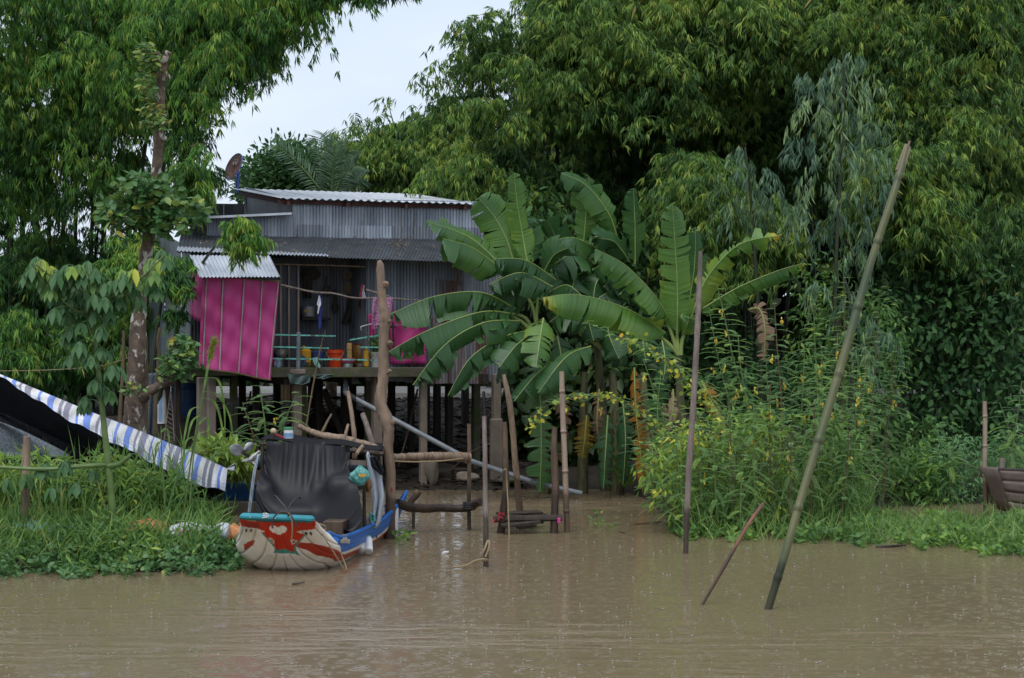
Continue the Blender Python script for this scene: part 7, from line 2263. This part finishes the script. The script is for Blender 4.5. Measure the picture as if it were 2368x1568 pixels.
banana('darker banana plant behind and between the two bright ones', 1400, 42.9, 1380, 790, .12, [
    dict(pts=Z(z5, [42.6, 42.4, 42.2, 42.0], (1380, 500), (1330, 360), (1200, 200), (1060, 135)), w=34, face=(.3, -.85, .4), fold=(16, 20), tears=.5, tint=.45),
    dict(pts=Z(z5, [42.5, 42.4, 42.3], (1190, 520), (1205, 340), (1222, 160)), w=36, face='up', fold=(12, 20), tears=.25, tint=.55),
    dict(pts=Z(z5, [42.5, 42.1, 41.8], (1260, 560), (1130, 500), (1000, 522)), w=42, fold=(55, 66), tears=.2, tint=.38),
    dict(pts=Z(z5, [42.7, 42.4, 42.1], (1090, 620), (1020, 480), (985, 400)), w=42, face='up', fold=(25, 35), tears=.3, tint=.28),
    dict(pts=Z(z5, [42.7, 42.4, 42.1], (1060, 640), (960, 480), (870, 395)), w=40, face=(-.2, -.8, .5), fold=(20, 30), tears=.3, tint=.3),
    dict(pts=Z(z5, [42.5, 42.0, 41.7], (1240, 640), (1130, 590), (1010, 660)), w=50, fold=(50, 66), tears=.3, tint=.3),
    dict(pts=Z(z5, [42.4, 42.0, 41.7], (1200, 700), (1140, 730), (1110, 900)), w=58, face='up', fold=(25, 30), tears=.4, tint=.2),
    dict(pts=Z(z5, [42.4, 42.1, 41.9], (1320, 700), (1260, 760), (1240, 900)), w=60, face='up', fold=(25, 30), tears=.4, tint=.18),
    dict(pts=Z(z5, [42.4, 42.0, 41.7], (1250, 680), (1330, 640), (1420, 700)), w=50, fold=(50, 60), tears=.4, tint=.22),
    dict(pts=Z(z5, [42.3, 42.0, 41.8], (1340, 930), (1330, 1040), (1390, 1190)), w=36, face='up', fold=(20, 25), tears=.3, tint=.3),
    dict(pts=Z(z6, [42.6, 42.4, 42.2], (690, 560), (690, 330), (680, 85)), w=30, face='up', fold=(25, 42), tears=.35, tint=.4),
    dict(pts=Z(z6, [42.6, 42.3, 42.0], (640, 520), (560, 420), (470, 400)), w=44, face='up', fold=(25, 35), tears=.5, tint=.2),
    dict(pts=Z(z6, [42.5, 42.2, 42.0], (700, 700), (600, 640), (490, 700)), w=46, fold=(40, 60), tears=.6, tint=.15),
    dict(pts=Z(z6, [42.4, 42.1, 41.9], (640, 780), (520, 740), (400, 830)), w=46, fold=(45, 60), tears=.6, tint=.12),
    dict(pts=Z(z6, [42.3, 42.0, 41.8], (420, 760), (400, 900), (430, 1040)), w=44, face='up', fold=(25, 30), tears=.6, tint=.18),
    dict(pts=Z(z6, [42.3, 42.1, 41.9], (300, 700), (240, 780), (230, 920)), w=40, face='up', fold=(25, 30), tears=.5, tint=.14),
    dict(pts=Z(z6, [42.4, 42.1, 41.9], (760, 900), (740, 1040), (760, 1180)), w=38, face='up', fold=(25, 30), tears=.6, tint=.2),
    dict(pts=Z(z6, [42.4, 42.1, 41.9], (860, 1040), (880, 1180), (860, 1330)), w=34, face='up', fold=(25, 30), tears=.6, tint=.22),
    dict(pts=Z(z6, [42.4, 42.2, 42.0], (600, 980), (590, 1080), (600, 1190)), w=34, face='up', fold=(20, 25), tears=.3, tint=.35)],
    petioles=[Z(z5, 42.6, (1270, 1100), (1230, 960), (1180, 800)), Z(z5, 42.6, (1280, 1100), (1300, 960), (1310, 800)), Z(z5, 42.4, (1290, 1130), (1180, 1050), (1090, 1000))])
banana('bright banana plant with one upright leaf and tattered right leaves', 1572, 40.6, 1566, 815, .11, [
    dict(pts=Z(z6, [40.0, 39.9, 39.8, 39.7], (955, 1000), (955, 700), (940, 420), (925, 178)), w=40, face='up', fold=(6, 10), tears=.4, tint=.60),
    dict(pts=Z(z6, [40.0, 39.6, 39.3, 39.1], (900, 900), (800, 740), (620, 560), (440, 465)), w=48, face=(.25, -.55, .8), fold=(26, 48), tears=.5, tint=.55),
    dict(pts=Z(z6, [40.0, 39.5, 39.1, 38.9], (880, 990), (640, 840), (330, 752), (108, 770)), w=54, fold=(48, 68), tears=.15, tint=.6, tipdry=True),
    dict(pts=Z(z6, [40.1, 40.1, 40.0, 39.9], (1040, 900), (1140, 650), (1340, 440), (1600, 380)), w=38, face=(-.3, -.75, .6), fold=(20, 50), tears=.9, tint=.68, tipdry=True),
    dict(pts=Z(z6, [40.2, 40.1, 40.0, 39.9], (1080, 860), (1330, 710), (1590, 600), (1750, 555)), w=32, fold=(60, 80), tears=.95, tint=.52, tipdry=True),
    dict(pts=Z(z6, [40.4, 40.4, 40.3], (1010, 900), (1060, 600), (1070, 330)), w=30, face='up', fold=(20, 30), tears=.3, tint=.35),
    dict(pts=Z(z6, [40.2, 39.9, 39.7], (880, 880), (760, 900), (700, 870)), w=36, face=(.1, -.7, .7), fold=(30, 40), tears=.2, tint=.75),
    dict(pts=Z(z6, [40.1, 39.8, 39.7], (985, 1000), (1010, 960), (1030, 900)), w=34, face='up', fold=(35, 25), tears=.1, tint=.6)],
    petioles=[Z(z6, 40.1, (960, 1130), (925, 1010), (880, 900)), Z(z6, 40.1, (965, 1130), (890, 1050), (800, 980)), Z(z6, 40.1, (975, 1130), (985, 1040), (1020, 920)), Z(z6, 40.1, (965, 1120), (955, 1040), (955, 960))])
# withered leaves hanging off the plants
dl = [([(1730, 716, 40.3), (1756, 716, 40.2), (1768, 760, 40.1), (1766, 830, 40.1)], 24, 'brown withered banana leaf hanging right of the tattered leaves', 'banana_dry', .5),
      ([(1466, 850, 41.2), (1470, 950, 41.0), (1480, 1040, 41.0), (1486, 1135, 41.0)], 24, 'orange dying banana leaf hanging between the stems', 'banana_yellow', .75),
      ([(1356, 960, 41.4), (1352, 1010, 41.3), (1346, 1060, 41.3)], 30, 'half yellow banana leaf low between the stems', 'banana_yellow', .35),
      ([(1405, 960, 41.4), (1400, 1040, 41.2), (1395, 1130, 41.1)], 32, 'dark green banana leaf drooping straight to the water', 'banana_leaf', .2),
      ([(1556, 900, 39.9), (1555, 950, 39.8), (1545, 1000, 39.8)], 14, 'pinkish brown folded sheath on the bright plant', 'banana_dry', .8),
      ([(1622, 880, 39.6), (1650, 940, 39.4), (1680, 1000, 39.2)], 24, 'yellow banana leaf sunk in the flowering weeds', 'banana_yellow', .5),
      ([(1300, 900, 42.2), (1304, 980, 42.0), (1298, 1070, 42.0)], 24, 'brown withered banana leaf hanging left of the mossy stem', 'banana_dry', .3),
      ([(1385, 900, 41.8), (1380, 980, 41.6), (1388, 1040, 41.6)], 20, 'brown withered banana leaf between the middle stems', 'banana_dry', .2),
      ([(1440, 930, 41.5), (1446, 1020, 41.3), (1440, 1120, 41.3)], 26, 'dark drooping banana leaf left of the orange one', 'banana_leaf', .1),
      ([(1530, 930, 41.0), (1534, 1010, 40.9), (1526, 1100, 40.9)], 22, 'brown shrivelled banana leaf behind the ribbed shoot', 'banana_dry', .45),
      ([(1505, 990, 40.6), (1508, 1060, 40.5), (1500, 1130, 40.5)], 20, 'brown dry banana leaf beside the orange one', 'banana_dry', .35)]
for pts, w, lab, mt, tn in dl:
    t = thing('dead_banana_leaf', lab, 'banana leaf', P(*pts[-1]), 'withered banana leaves')
    banana_leaf(t, pts, w, mt, 'up', (30, 34), .9, tn)
for x, r, d in ((1345, .10, 42.3), (1430, .11, 42.0), (1500, .10, 41.6)):
    a = base_pt(x, d); b = P(x + random.uniform(-16, 8), 860, d + .2)
    mb = MB(); mb.tube([a - Vector((0, 0, .3)), a.lerp(b, .5), b], [r * 1.2, r, r * .5], 12, sm=5, jitter=.06)
    tag(mb.build('leafless_banana', M['pseudostem']), {1345: 'mossy slanting banana stem nearest the drain pipe', 1430: 'dark banana stem in the middle of the grove', 1500: 'brown banana stem below the bright plant'}[x], 'banana stem')
banana('young banana shoot with a ribbed leaf under the vine', 1540, 39.8, 1540, 1010, .05, [
    dict(pts=[(1530, 1060, 39.6), (1520, 960, 39.4), (1528, 860, 39.3)], w=30, face='up', fold=(30, 30), tears=1.0, tint=.4)])
banana('small dark banana sucker behind the platform posts', 1420, 42.2, 1420, 1060, .05, [
    dict(pts=[(1425, 1130, 42.0), (1440, 1090, 41.8), (1432, 1050, 41.7)], w=26, face='up', fold=(25, 30), tears=.4, tint=.6)])

# ---------------------------------------------------------------- sesbania: tall flowering weeds
def sesbania(label, pts, d, leaf_len=.34, flowers=8, dens=1.0, tint=.5, group='yellow flowering weeds on the right bank', top=.25):
    W = [P(x, y, d + (0 if len(q) < 1 else q[0])) for x, y, *q in [(p[0], p[1], p[2] if len(p) > 2 else 0.0) for p in pts]]
    t = thing('flowering_weed', label, 'plant', Vector((W[-1].x, W[-1].y, gz_at(W[-1].x, W[-1].y))), group)
    S = spline(W, 10); n = len(S)
    rb = MB(); rb.tube(S, [.006 + .014 * i / n for i in range(n)], 6)
    A_ = np.array([list(p) for p in S])
    cum = np.concatenate([[0], np.cumsum(np.linalg.norm(np.diff(A_, axis=0), axis=1))])
    lv = Leaves()
    s_ = .02; az = random.uniform(0, 6)
    while s_ < cum[-1] * .92:
        p = np.array([np.interp(s_, cum, A_[:, k]) for k in range(3)])
        f = s_ / cum[-1]
        for rep in range(2 if f > .1 else 1):
            az += 2.4
            L_ = leaf_len * min(1, .35 + f * 3) * random.uniform(.75, 1.2)
            dr = np.array([math.cos(az), math.sin(az), .35 - .9 * min(1, f * 1.6) * random.random()]); dr /= np.linalg.norm(dr)
            m = max(6, int(L_ / .028))
            tt = np.linspace(.12, 1, m)
            rp_ = p + dr * (L_ * tt)[:, None] + DOWN * (L_ * .30 * tt ** 2)[:, None]
            rb.tube([Vector(p), Vector(rp_[m // 2]), Vector(rp_[-1])], .0035, 4, cap=False, sm=2)
            sd = np.cross(dr, [0, 0, 1]); sd /= max(np.linalg.norm(sd), 1e-6)
            ll = .052 * (1 - .45 * np.abs(tt - .45))
            tn = np.clip(tint + rng.normal(0, .12) + rng.normal(0, .04, m), 0, 1)
            for sg in (-1, 1):
                lv.add(rp_, unit(sd * sg + dr * .35 + DOWN * .15), ll, .015, tn, 'lance', nrm=np.array([0, -.3, 1.0]))
        s_ += .085 / dens
    for i in range(int(flowers * .6 + .5)):
        f = (i + .5) / max(1, int(flowers * .6 + .5)) * .62 + .03
        p = np.array([np.interp(f * cum[-1], cum, A_[:, k]) for k in range(3)]) + rng.normal(0, .07, 3)
        m = 7
        off = rng.normal(0, .014, (m, 3)) + DOWN * rng.uniform(0, .10, (m, 1))
        fl = Leaves(); fl.add(p + off, unit(DOWN + rng.normal(0, .25, (m, 3))), rng.uniform(.045, .065, m), .032, rng.uniform(0, 1, m), 'oval')
        fl.build('flower_cluster', M['flower'], t)
    rb.build('stem', M['stem_brown' if tint < .55 else 'stem_green'], t)
    lv.build('leaves', M['sesbania_leaf'], t)
    return t
z8 = lambda x, y: (1676 + .4422 * x, 635.7 + .4422 * y)
SB = [('tall flowering weed just right of the slim grey pole', [(1656, 655), (1672, 720), (1700, 850), (1735, 960), (1752, 1180)], 36.5, 8),
      ('flowering weed with the most yellow blossoms in the middle', [(1790, 700), (1796, 800), (1806, 930), (1815, 1190)], 36.8, 9),
      ('reddish stemmed flowering weed behind the slim grey pole', [(1640, 720), (1660, 830), (1690, 960), (1710, 1190)], 36.9, 7),
      ('long leaning weed arching left over the banana stems', [(1352, 742), (1420, 775), (1500, 810), (1580, 855), (1650, 930), (1710, 1040), (1740, 1180)], 37.6, 3),
      ('flowering weed left of the green bamboo pole', [(1706, 775), (1712, 850), (1730, 960), (1745, 1190)], 36.3, 7),
      ('leafy tall weed immediately behind the bamboo pole', [(1936, 770), (1932, 880), (1930, 1000), (1928, 1195)], 35.9, 7),
      ('slender weed right of the bamboo pole foot', [(1984, 820), (1980, 930), (1972, 1040), (1968, 1190)], 36.2, 6),
      ('weed with drooping top near the gum sapling', [(2002, 850), (1996, 920), (1985, 1020), (1980, 1190)], 37.0, 5),
      ('short bushy weed at the left end of the weed bank', [(1486, 830), (1510, 900), (1540, 1000), (1560, 1190)], 37.0, 3),
      ('weed arching over the water by the bamboo post', [(1228, 965), (1290, 925), (1370, 912), (1440, 930), (1510, 985), (1580, 1070), (1640, 1190)], 37.8, 2),
      ('light green weed in the thick of the bank', [(1610, 940), (1622, 1000), (1640, 1080), (1650, 1200)], 35.4, 3),
      ('weed leaning to the bank edge below the vine', [(1450, 1010), (1500, 1060), (1550, 1120), (1590, 1200)], 36.4, 1),
      ('weed with pods at the centre of the bank', [(1860, 810), (1856, 900), (1850, 1010), (1846, 1190)], 36.4, 5),
      ('pale weed standing near the reddish stake', [(1782, 880), (1778, 960), (1780, 1060), (1784, 1200)], 35.2, 4),
      ('bushy feathery weed just left of the slim grey pole foot', [(1560, 985), (1566, 1060), (1575, 1130), (1580, 1215)], 34.6, 0),
      ('feathery weed touching the slim grey pole at mid height', [(1604, 905), (1614, 1000), (1620, 1100), (1624, 1215)], 34.7, 1),
      ('low feathery weed right of the slim grey pole foot', [(1650, 1010), (1652, 1090), (1655, 1150), (1660, 1220)], 34.5, 1),
      ('feathery weed below the yellow sunken banana leaf', [(1684, 925), (1688, 1010), (1694, 1110), (1698, 1215)], 34.8, 2),
      ('bright feathery weed directly above the reddish stake', [(1742, 930), (1742, 1010), (1744, 1110), (1748, 1215)], 34.6, 2),
      ('feathery weed crossing the bamboo pole low down', [(1830, 945), (1828, 1040), (1826, 1120), (1826, 1215)], 34.9, 2),
      ('feathery weed right of the pole crossing', [(1884, 930), (1880, 1020), (1876, 1120), (1874, 1205)], 35.2, 2),
      ('low feathery weed at the right end of the bank', [(1962, 1000), (1958, 1080), (1950, 1140), (1946, 1200)], 35.4, 1),
      ('leaning feathery weed over the water at the bank corner', [(1502, 1100), (1525, 1140), (1550, 1175), (1575, 1210)], 34.9, 0),
      ('short feathery weed between stake and slim pole', [(1716, 1050), (1714, 1110), (1712, 1160), (1712, 1225)], 34.3, 0),
      ('tall dark feathery weed at the back of the bank', [(1770, 820), (1776, 930), (1780, 1050), (1784, 1190)], 37.3, 4),
      ('feathery weed behind the bamboo pole halfway up', [(1900, 800), (1900, 900), (1902, 1030), (1904, 1190)], 37.0, 5),
      ('tall pale feathery weed between the gum trunks', [(1880, 690), (1884, 800), (1890, 920), (1896, 1190)], 38.6, 2),
      ('tall feathery weed under the weeping gum crown', [(1950, 640), (1952, 760), (1950, 900), (1948, 1190)], 38.9, 1),
      ('tall feathery weed right of the gum trunk', [(2030, 720), (2024, 830), (2016, 960), (2010, 1180)], 38.8, 2),
      ('feathery weed at the edge of the dark hollow', [(2072, 800), (2062, 900), (2050, 1000), (2040, 1180)], 39.3, 1),
      ('broken topped weed among the banana stems', [(1490, 900), (1500, 980), (1515, 1060), (1530, 1180)], 38.2, 0),
      ('feathery weed at the right picture edge above the old boat', [(2362, 880), (2352, 960), (2340, 1040), (2330, 1150)], 40.2, 0),
      ('feathery weed left of the pale topped bamboo post', [(2205, 1010), (2200, 1060), (2195, 1110), (2190, 1180)], 40.0, 0),
      ('feathery weed leaning right of the pale topped post', [(2310, 930), (2330, 990), (2345, 1060), (2350, 1150)], 40.6, 0),
      ('weed with yellow pods growing beside the sunken stilts', [(600, 890), (606, 930), (612, 980), (618, 1060)], 35.8, 2),
      ('feathery weed left of the one with yellow pods', [(560, 930), (575, 975), (590, 1020), (600, 1060)], 35.6, 0),
      ('feathery weed spreading right towards the concrete stilt', [(690, 905), (668, 950), (650, 1000), (636, 1060)], 35.9, 0),
      ('low feathery weed behind the propeller', [(520, 990), (545, 1010), (570, 1035), (585, 1070)], 35.5, 0)]
for lab, pts, d, fl_n in SB:
    sesbania(lab, pts, d, flowers=fl_n, leaf_len=.36 if d < 39 else .42, tint=random.uniform(.45, .8))
def vine(label, pts, d, n, mt='vine_leaf', size=.085):
    t = thing('vine', label, 'vine', P(pts[-1][0], pts[-1][1], d))
    S = spline([P(x, y, d) for x, y in pts], 12)
    mb = MB(); mb.tube(S, .007, 5); mb.build('stem', M['stem_green'], t)
    A_ = np.array([list(p) for p in S])
    i = rng.integers(0, len(A_), n)
    lv = Leaves(); lv.add(A_[i] + rng.normal(0, .06, (n, 3)), unit(rdir(n) + DOWN * .6 + np.array([0, -.5, 0])), size * rng.uniform(.6, 1.2, n), size * .85, rng.uniform(0, 1, n), 'oval')
    lv.build('leaves', M[mt], t)
vine('yellow green vine trailing along the arching weed by the bamboo post', [(1226, 985), (1260, 955), (1320, 920), (1380, 915), (1430, 920), (1480, 950), (1540, 1000)], 37.6, 110)
vine('yellowing vine climbing the long leaning weed', [(1440, 775), (1500, 805), (1560, 860), (1600, 900), (1640, 950), (1680, 1010)], 37.4, 110)
vine('vine with yellow leaves in the middle of the bank', [(1500, 1080), (1560, 1040), (1620, 1010), (1690, 1000), (1740, 1020)], 35.6, 70)

# ---------------------------------------------------------------- dense low growth of the banks
leafy('weed_bush', 'bright green bush at the foot of the slim grey pole', 'bush', [([(1480, 1090), (1520, 1020), (1600, 970), (1660, 1000), (1680, 1150), (1640, 1230), (1540, 1210)], 110)], 35.6, [(1600, 1560, 1050), (1605, 1600, 1000), (1610, 1650, 1040)], 'weed_leaf', 'lance', (.17, .05), dth=.8, clump=(12, .22), hang=.5, tint=.66, rad=.016)
leafy('weed_bush', 'fresh green bush behind the reddish stake', 'bush', [([(1640, 1000), (1700, 950), (1790, 940), (1840, 1000), (1830, 1200), (1700, 1240), (1640, 1200)], 115)], 35.8, [(1740, 1700, 990), (1745, 1760, 960), (1750, 1810, 1020)], 'weed_leaf', 'lance', (.18, .045), dth=.8, clump=(12, .22), hang=.5, tint=.62, rad=.016)
leafy('weed_bush', 'grassy green bush left of the bamboo pole foot', 'bush', [([(1820, 1000), (1880, 960), (1980, 990), (2000, 1100), (1990, 1200), (1830, 1220)], 110)], 36.4, [(1900, 1870, 1000), (1905, 1940, 1000)], 'weed_leaf', 'lance', (.18, .045), dth=.8, clump=(12, .22), hang=.5, tint=.42, rad=.016)
leafy('weed_bush', 'dark leafy bush closing the gap beneath the low gum sapling', 'bush', [([(1960, 960), (2060, 930), (2190, 980), (2200, 1080), (1990, 1100)], 130)], 42.5, [(2060, 2040, 980), (2070, 2120, 990)], 'broad_leaf', 'oval', (.16, .07), dth=.6, clump=(12, .26), hang=.6, tint=.5, rad=.016)
leafy('weed_bush', 'dull green low bush in the inlet behind the bamboo pole', 'bush', [([(2000, 1090), (2060, 1060), (2150, 1060), (2180, 1110), (2170, 1180), (2010, 1180)], 120)], 40.3, [(2080, 2060, 1090), (2090, 2120, 1090)], 'weed_leaf', 'lance', (.2, .06), dth=.6, clump=(12, .26), hang=.5, tint=.32, rad=.016)
leafy('weed_bush', 'ferny bush between inlet and old plank boat', 'bush', [([(2160, 1060), (2220, 1020), (2290, 1030), (2290, 1180), (2180, 1185)], 100)], 40.6, [(2220, 2210, 1060), (2230, 2260, 1050)], 'sesbania_leaf', 'lance', (.16, .045), dth=.6, clump=(14, .26), hang=.4, tint=.3, rad=.016)
leafy('weed_bush', 'ferny bush rising behind the old plank boat', 'bush', [([(2280, 1040), (2330, 1000), (2400, 1000), (2400, 1150), (2290, 1160)], 90)], 41.5, [(2330, 2320, 1040), (2340, 2370, 1030)], 'sesbania_leaf', 'lance', (.16, .045), dth=.5, clump=(14, .26), hang=.4, tint=.35, rad=.016)
leafy('papaya_plant', 'light green papaya leaves behind the end of the striped tarp', 'papaya', [([(446, 1046), (500, 1030), (540, 1040), (575, 1062), (570, 1092), (530, 1086), (500, 1066)], 34)], 34.2, [(520, 510, 1050)], 'vine_leaf', 'lance', (.24, .07), dth=.3, clump=(16, .12), hang=.3, tint=.12, tv=.06, rad=.02, base_d=34.5)

def mat_of_leaves(name, label, poly, n, mt, size, tpl, hgt, tint=.5, tv=.18, up=.5):
    """floating or creeping growth: poly in ground coordinates (x row at the water)"""
    x, y = sample_poly(poly, n)
    keep = (np.sin(x * .021 + y * .05) + np.sin(x * .047 - y * .09 + 2) + rng.normal(0, .9, n)) > -1.1
    x, y = x[keep], y[keep]
    n = len(x)
    y = y + 5 * np.sin(x * .045) + 4 * np.sin(x * .13 + 1) + 2.5 * np.sin(x * .31)
    d = EYE * F / (y - Y0)
    c = PP(x, y, d)
    c[:, 2] = np.maximum(ground_z(c[:, 0], c[:, 1]), 0.0) + rng.uniform(0, 1, n) ** 1.6 * hgt * (0.6 + .4 * np.sin(c[:, 0] * 3.1) * np.sin(c[:, 1] * 2.3))
    lv = Leaves()
    lv.add(c, rdir(n, up), size[0] * rng.uniform(.5, 1.2, n), size[1] * rng.uniform(.6, 1.2, n), np.clip(rng.normal(tint, tv, n) + .12 * np.sin(c[:, 0] * 2.2), 0, 1), tpl)
    return tag(lv.build(name, M[mt]), label, kind='stuff')
mat_of_leaves('water_hyacinth', 'floating mat of water plants along the right bank', [(1540, 1205), (1600, 1190), (1800, 1185), (2000, 1200), (2200, 1206), (2390, 1204), (2390, 1292), (2280, 1284), (2200, 1268), (2080, 1262), (1900, 1256), (1780, 1246), (1660, 1250), (1570, 1246)], 9000, 'weed_leaf', (.115, .075), 'oval', .24, .38, .16, .7)
mat_of_leaves('creeping_weeds', 'broad leaved creepers along the left water edge', [(-60, 1246), (300, 1244), (545, 1244), (552, 1322), (480, 1328), (300, 1332), (150, 1334), (-60, 1336)], 9500, 'epiphyte_leaf', (.105, .065), 'oval', .30, .42, .16, .5)
mat_of_leaves('drifting_weeds', 'little green plants drifting by the mooring trunk', [(905, 1235), (945, 1230), (950, 1262), (915, 1258)], 60, 'weed_leaf', (.12, .05), 'oval', .14, .4)
mat_of_leaves('drifting_weeds', 'sparse green plants adrift in the channel', [(1360, 1200), (1420, 1190), (1430, 1225), (1380, 1225)], 34, 'weed_leaf', (.12, .05), 'oval', .12, .4)
def grasses(label, poly, n, L0, mt='grass_leaf', w=.022, tint=.5, lean=.35, name='grass'):
    x, y = sample_poly(poly, n)
    d = EYE * F / (y - Y0)
    c = PP(x, y, d)
    c[:, 2] = np.maximum(ground_z(c[:, 0], c[:, 1]), 0.0)
    dr = unit(rdir(n) * lean + np.array([0, -.05, 1.0]))
    lv = Leaves()
    nn = rng.normal(size=(n, 3)); nn[:, 2] = .4
    lv.add(c, dr, L0 * rng.uniform(.4, 1.15, n), w * rng.uniform(.7, 1.3, n), np.clip(rng.normal(tint, .2, n), 0, 1), 'blade', nrm=-nn)
    return tag(lv.build(name, M[mt]), label, kind='stuff')
grasses('long green grass along the left bank', [(-60, 1262), (450, 1258), (460, 1282), (420, 1290), (200, 1300), (-60, 1305)], 300, 1.2)
grasses('long pale grass on the bank right of the sapling', [(300, 1256), (455, 1252), (460, 1275), (330, 1280)], 210, 1.25, tint=.4)
mat_of_leaves('creeping_weeds', 'narrow leaved weeds mixed into the left water edge', [(-60, 1246), (300, 1244), (545, 1244), (550, 1312), (300, 1322), (-60, 1328)], 6500, 'weed_leaf', (.17, .035), 'lance', .42, .42, .16, .6)
grasses('fine grass along the front of the left bank', [(-60, 1268), (545, 1262), (550, 1308), (300, 1318), (-60, 1326)], 1500, .55, tint=.5, lean=.9, w=.016)
grasses('short grass hanging before the sandbags on the left', [(-60, 1258), (545, 1256), (548, 1285), (400, 1305), (-60, 1318)], 700, .5, tint=.55, lean=.7, w=.026)
grasses('grass tufts rising out of the right bank', [(1580, 1195), (2000, 1185), (2010, 1225), (1600, 1240)], 1500, .8, tint=.45)
grasses('thin grass blades among the floating water plants', [(1560, 1205), (2390, 1208), (2390, 1280), (2000, 1256), (1580, 1246)], 1500, .5, tint=.5, lean=.8, w=.014)
leafy('weed_bush', 'bright yellow green bush under the left end of the tarp', 'bush', [([(-50, 1080), (40, 1060), (130, 1070), (170, 1130), (160, 1196), (-50, 1200)], 170)], 32.3, [(60, 40, 1110), (70, 110, 1110)], 'weed_leaf', 'long', (.2, .04), dth=.4, clump=(12, .16), hang=.3, tint=.62, rad=.012)
leafy('weed_bush', 'bamboo leaved bush beside the green sapling stem', 'bush', [([(150, 1110), (210, 1060), (300, 1070), (340, 1130), (330, 1196), (160, 1200)], 180)], 32.3, [(230, 220, 1090), (240, 290, 1100)], 'weed_leaf', 'long', (.2, .036), dth=.4, clump=(12, .16), hang=.4, tint=.58, rad=.012)
leafy('weed_bush', 'shaggy green bush between sapling and reeds', 'bush', [([(330, 1120), (400, 1090), (440, 1130), (450, 1190), (440, 1205), (330, 1205)], 80)], 32.3, [(400, 380, 1120), (410, 425, 1140)], 'weed_leaf', 'long', (.2, .03), dth=.4, clump=(12, .16), hang=.5, tint=.45, rad=.012)
def reed(label, pts, d, leaves, plume=False):
    t = thing('reed', label, 'reed', base_pt(pts[-1][0], d), 'tall reeds by the striped tarp')
    S = spline([P(x, y, d) for x, y in pts], 8)
    mb = MB(); mb.tube(S, [.006 + .010 * i / len(S) for i in range(len(S))], 6); mb.build('stem', M['stem_green'], t)
    for lp in leaves:
        W = spline([P(x, y, d - .12) for x, y in lp], 7); n = len(W)
        mb = MB()
        sdv = Vector((.8, -.6, 0))
        vs = []; tv_ = []
        for i, p in enumerate(W):
            w = .026 * min(1, (i + 1) / 4) * (1 - (i / n) ** 3)
            vs += [p - sdv * w, p + Vector((0, .006, -.006)), p + sdv * w]; tv_ += [.55 + .2 * math.sin(i)] * 3
        mb.add(vs, [(i * 3 + q, i * 3 + q + 1, i * 3 + q + 4, i * 3 + q + 3) for i in range(n - 1) for q in range(2)], tint=tv_)
        mb.build('leaf', M['grass_leaf'], t)
    if plume:
        A_ = np.array([list(p) for p in S[:10]]); m = 160
        lv = Leaves(); i = rng.integers(0, 10, m)
        lv.add(A_[i] + rng.normal(0, .008, (m, 3)), unit(np.array([.35, 0, .6]) + rng.normal(0, .3, (m, 3))), .12, .006, rng.uniform(.85, 1, m), 'lance')
        lv.build('plume', M['grass_leaf'], t)
reed('tallest reed with a pale feathery plume', [(492, 790), (482, 830), (470, 900), (452, 1000), (432, 1130), (420, 1240)], 31.8, [[(474, 872), (505, 880), (518, 940), (520, 1010)], [(468, 905), (500, 912), (530, 960), (540, 1030)], [(462, 940), (440, 950), (428, 1000), (420, 1050)], [(455, 985), (478, 965), (482, 990), (475, 1030)], [(448, 1010), (430, 1020), (424, 1060), (420, 1090)], [(472, 900), (480, 850), (484, 830)]], True)
reed('second reed bending right below the pink sheet', [(476, 880), (462, 960), (448, 1050), (440, 1150), (436, 1240)], 31.6, [[(470, 920), (496, 930), (512, 980), (518, 1050)], [(462, 960), (444, 975), (432, 1020)], [(456, 1005), (480, 1000), (492, 1040)]])
reed('short bright reed tip above the tarp edge', [(372, 985), (374, 1060), (380, 1150), (384, 1240)], 31.5, [[(372, 1000), (384, 990), (390, 1010), (392, 1040)], [(373, 1020), (362, 1030), (358, 1060)], [(374, 1050), (392, 1060), (400, 1100)]])
reed('arching reed at the far left edge', [(-8, 1040), (8, 1110), (30, 1190), (38, 1260)], 30.9, [[(0, 1070), (30, 1110), (44, 1180)], [(10, 1110), (50, 1095), (70, 1130)]])
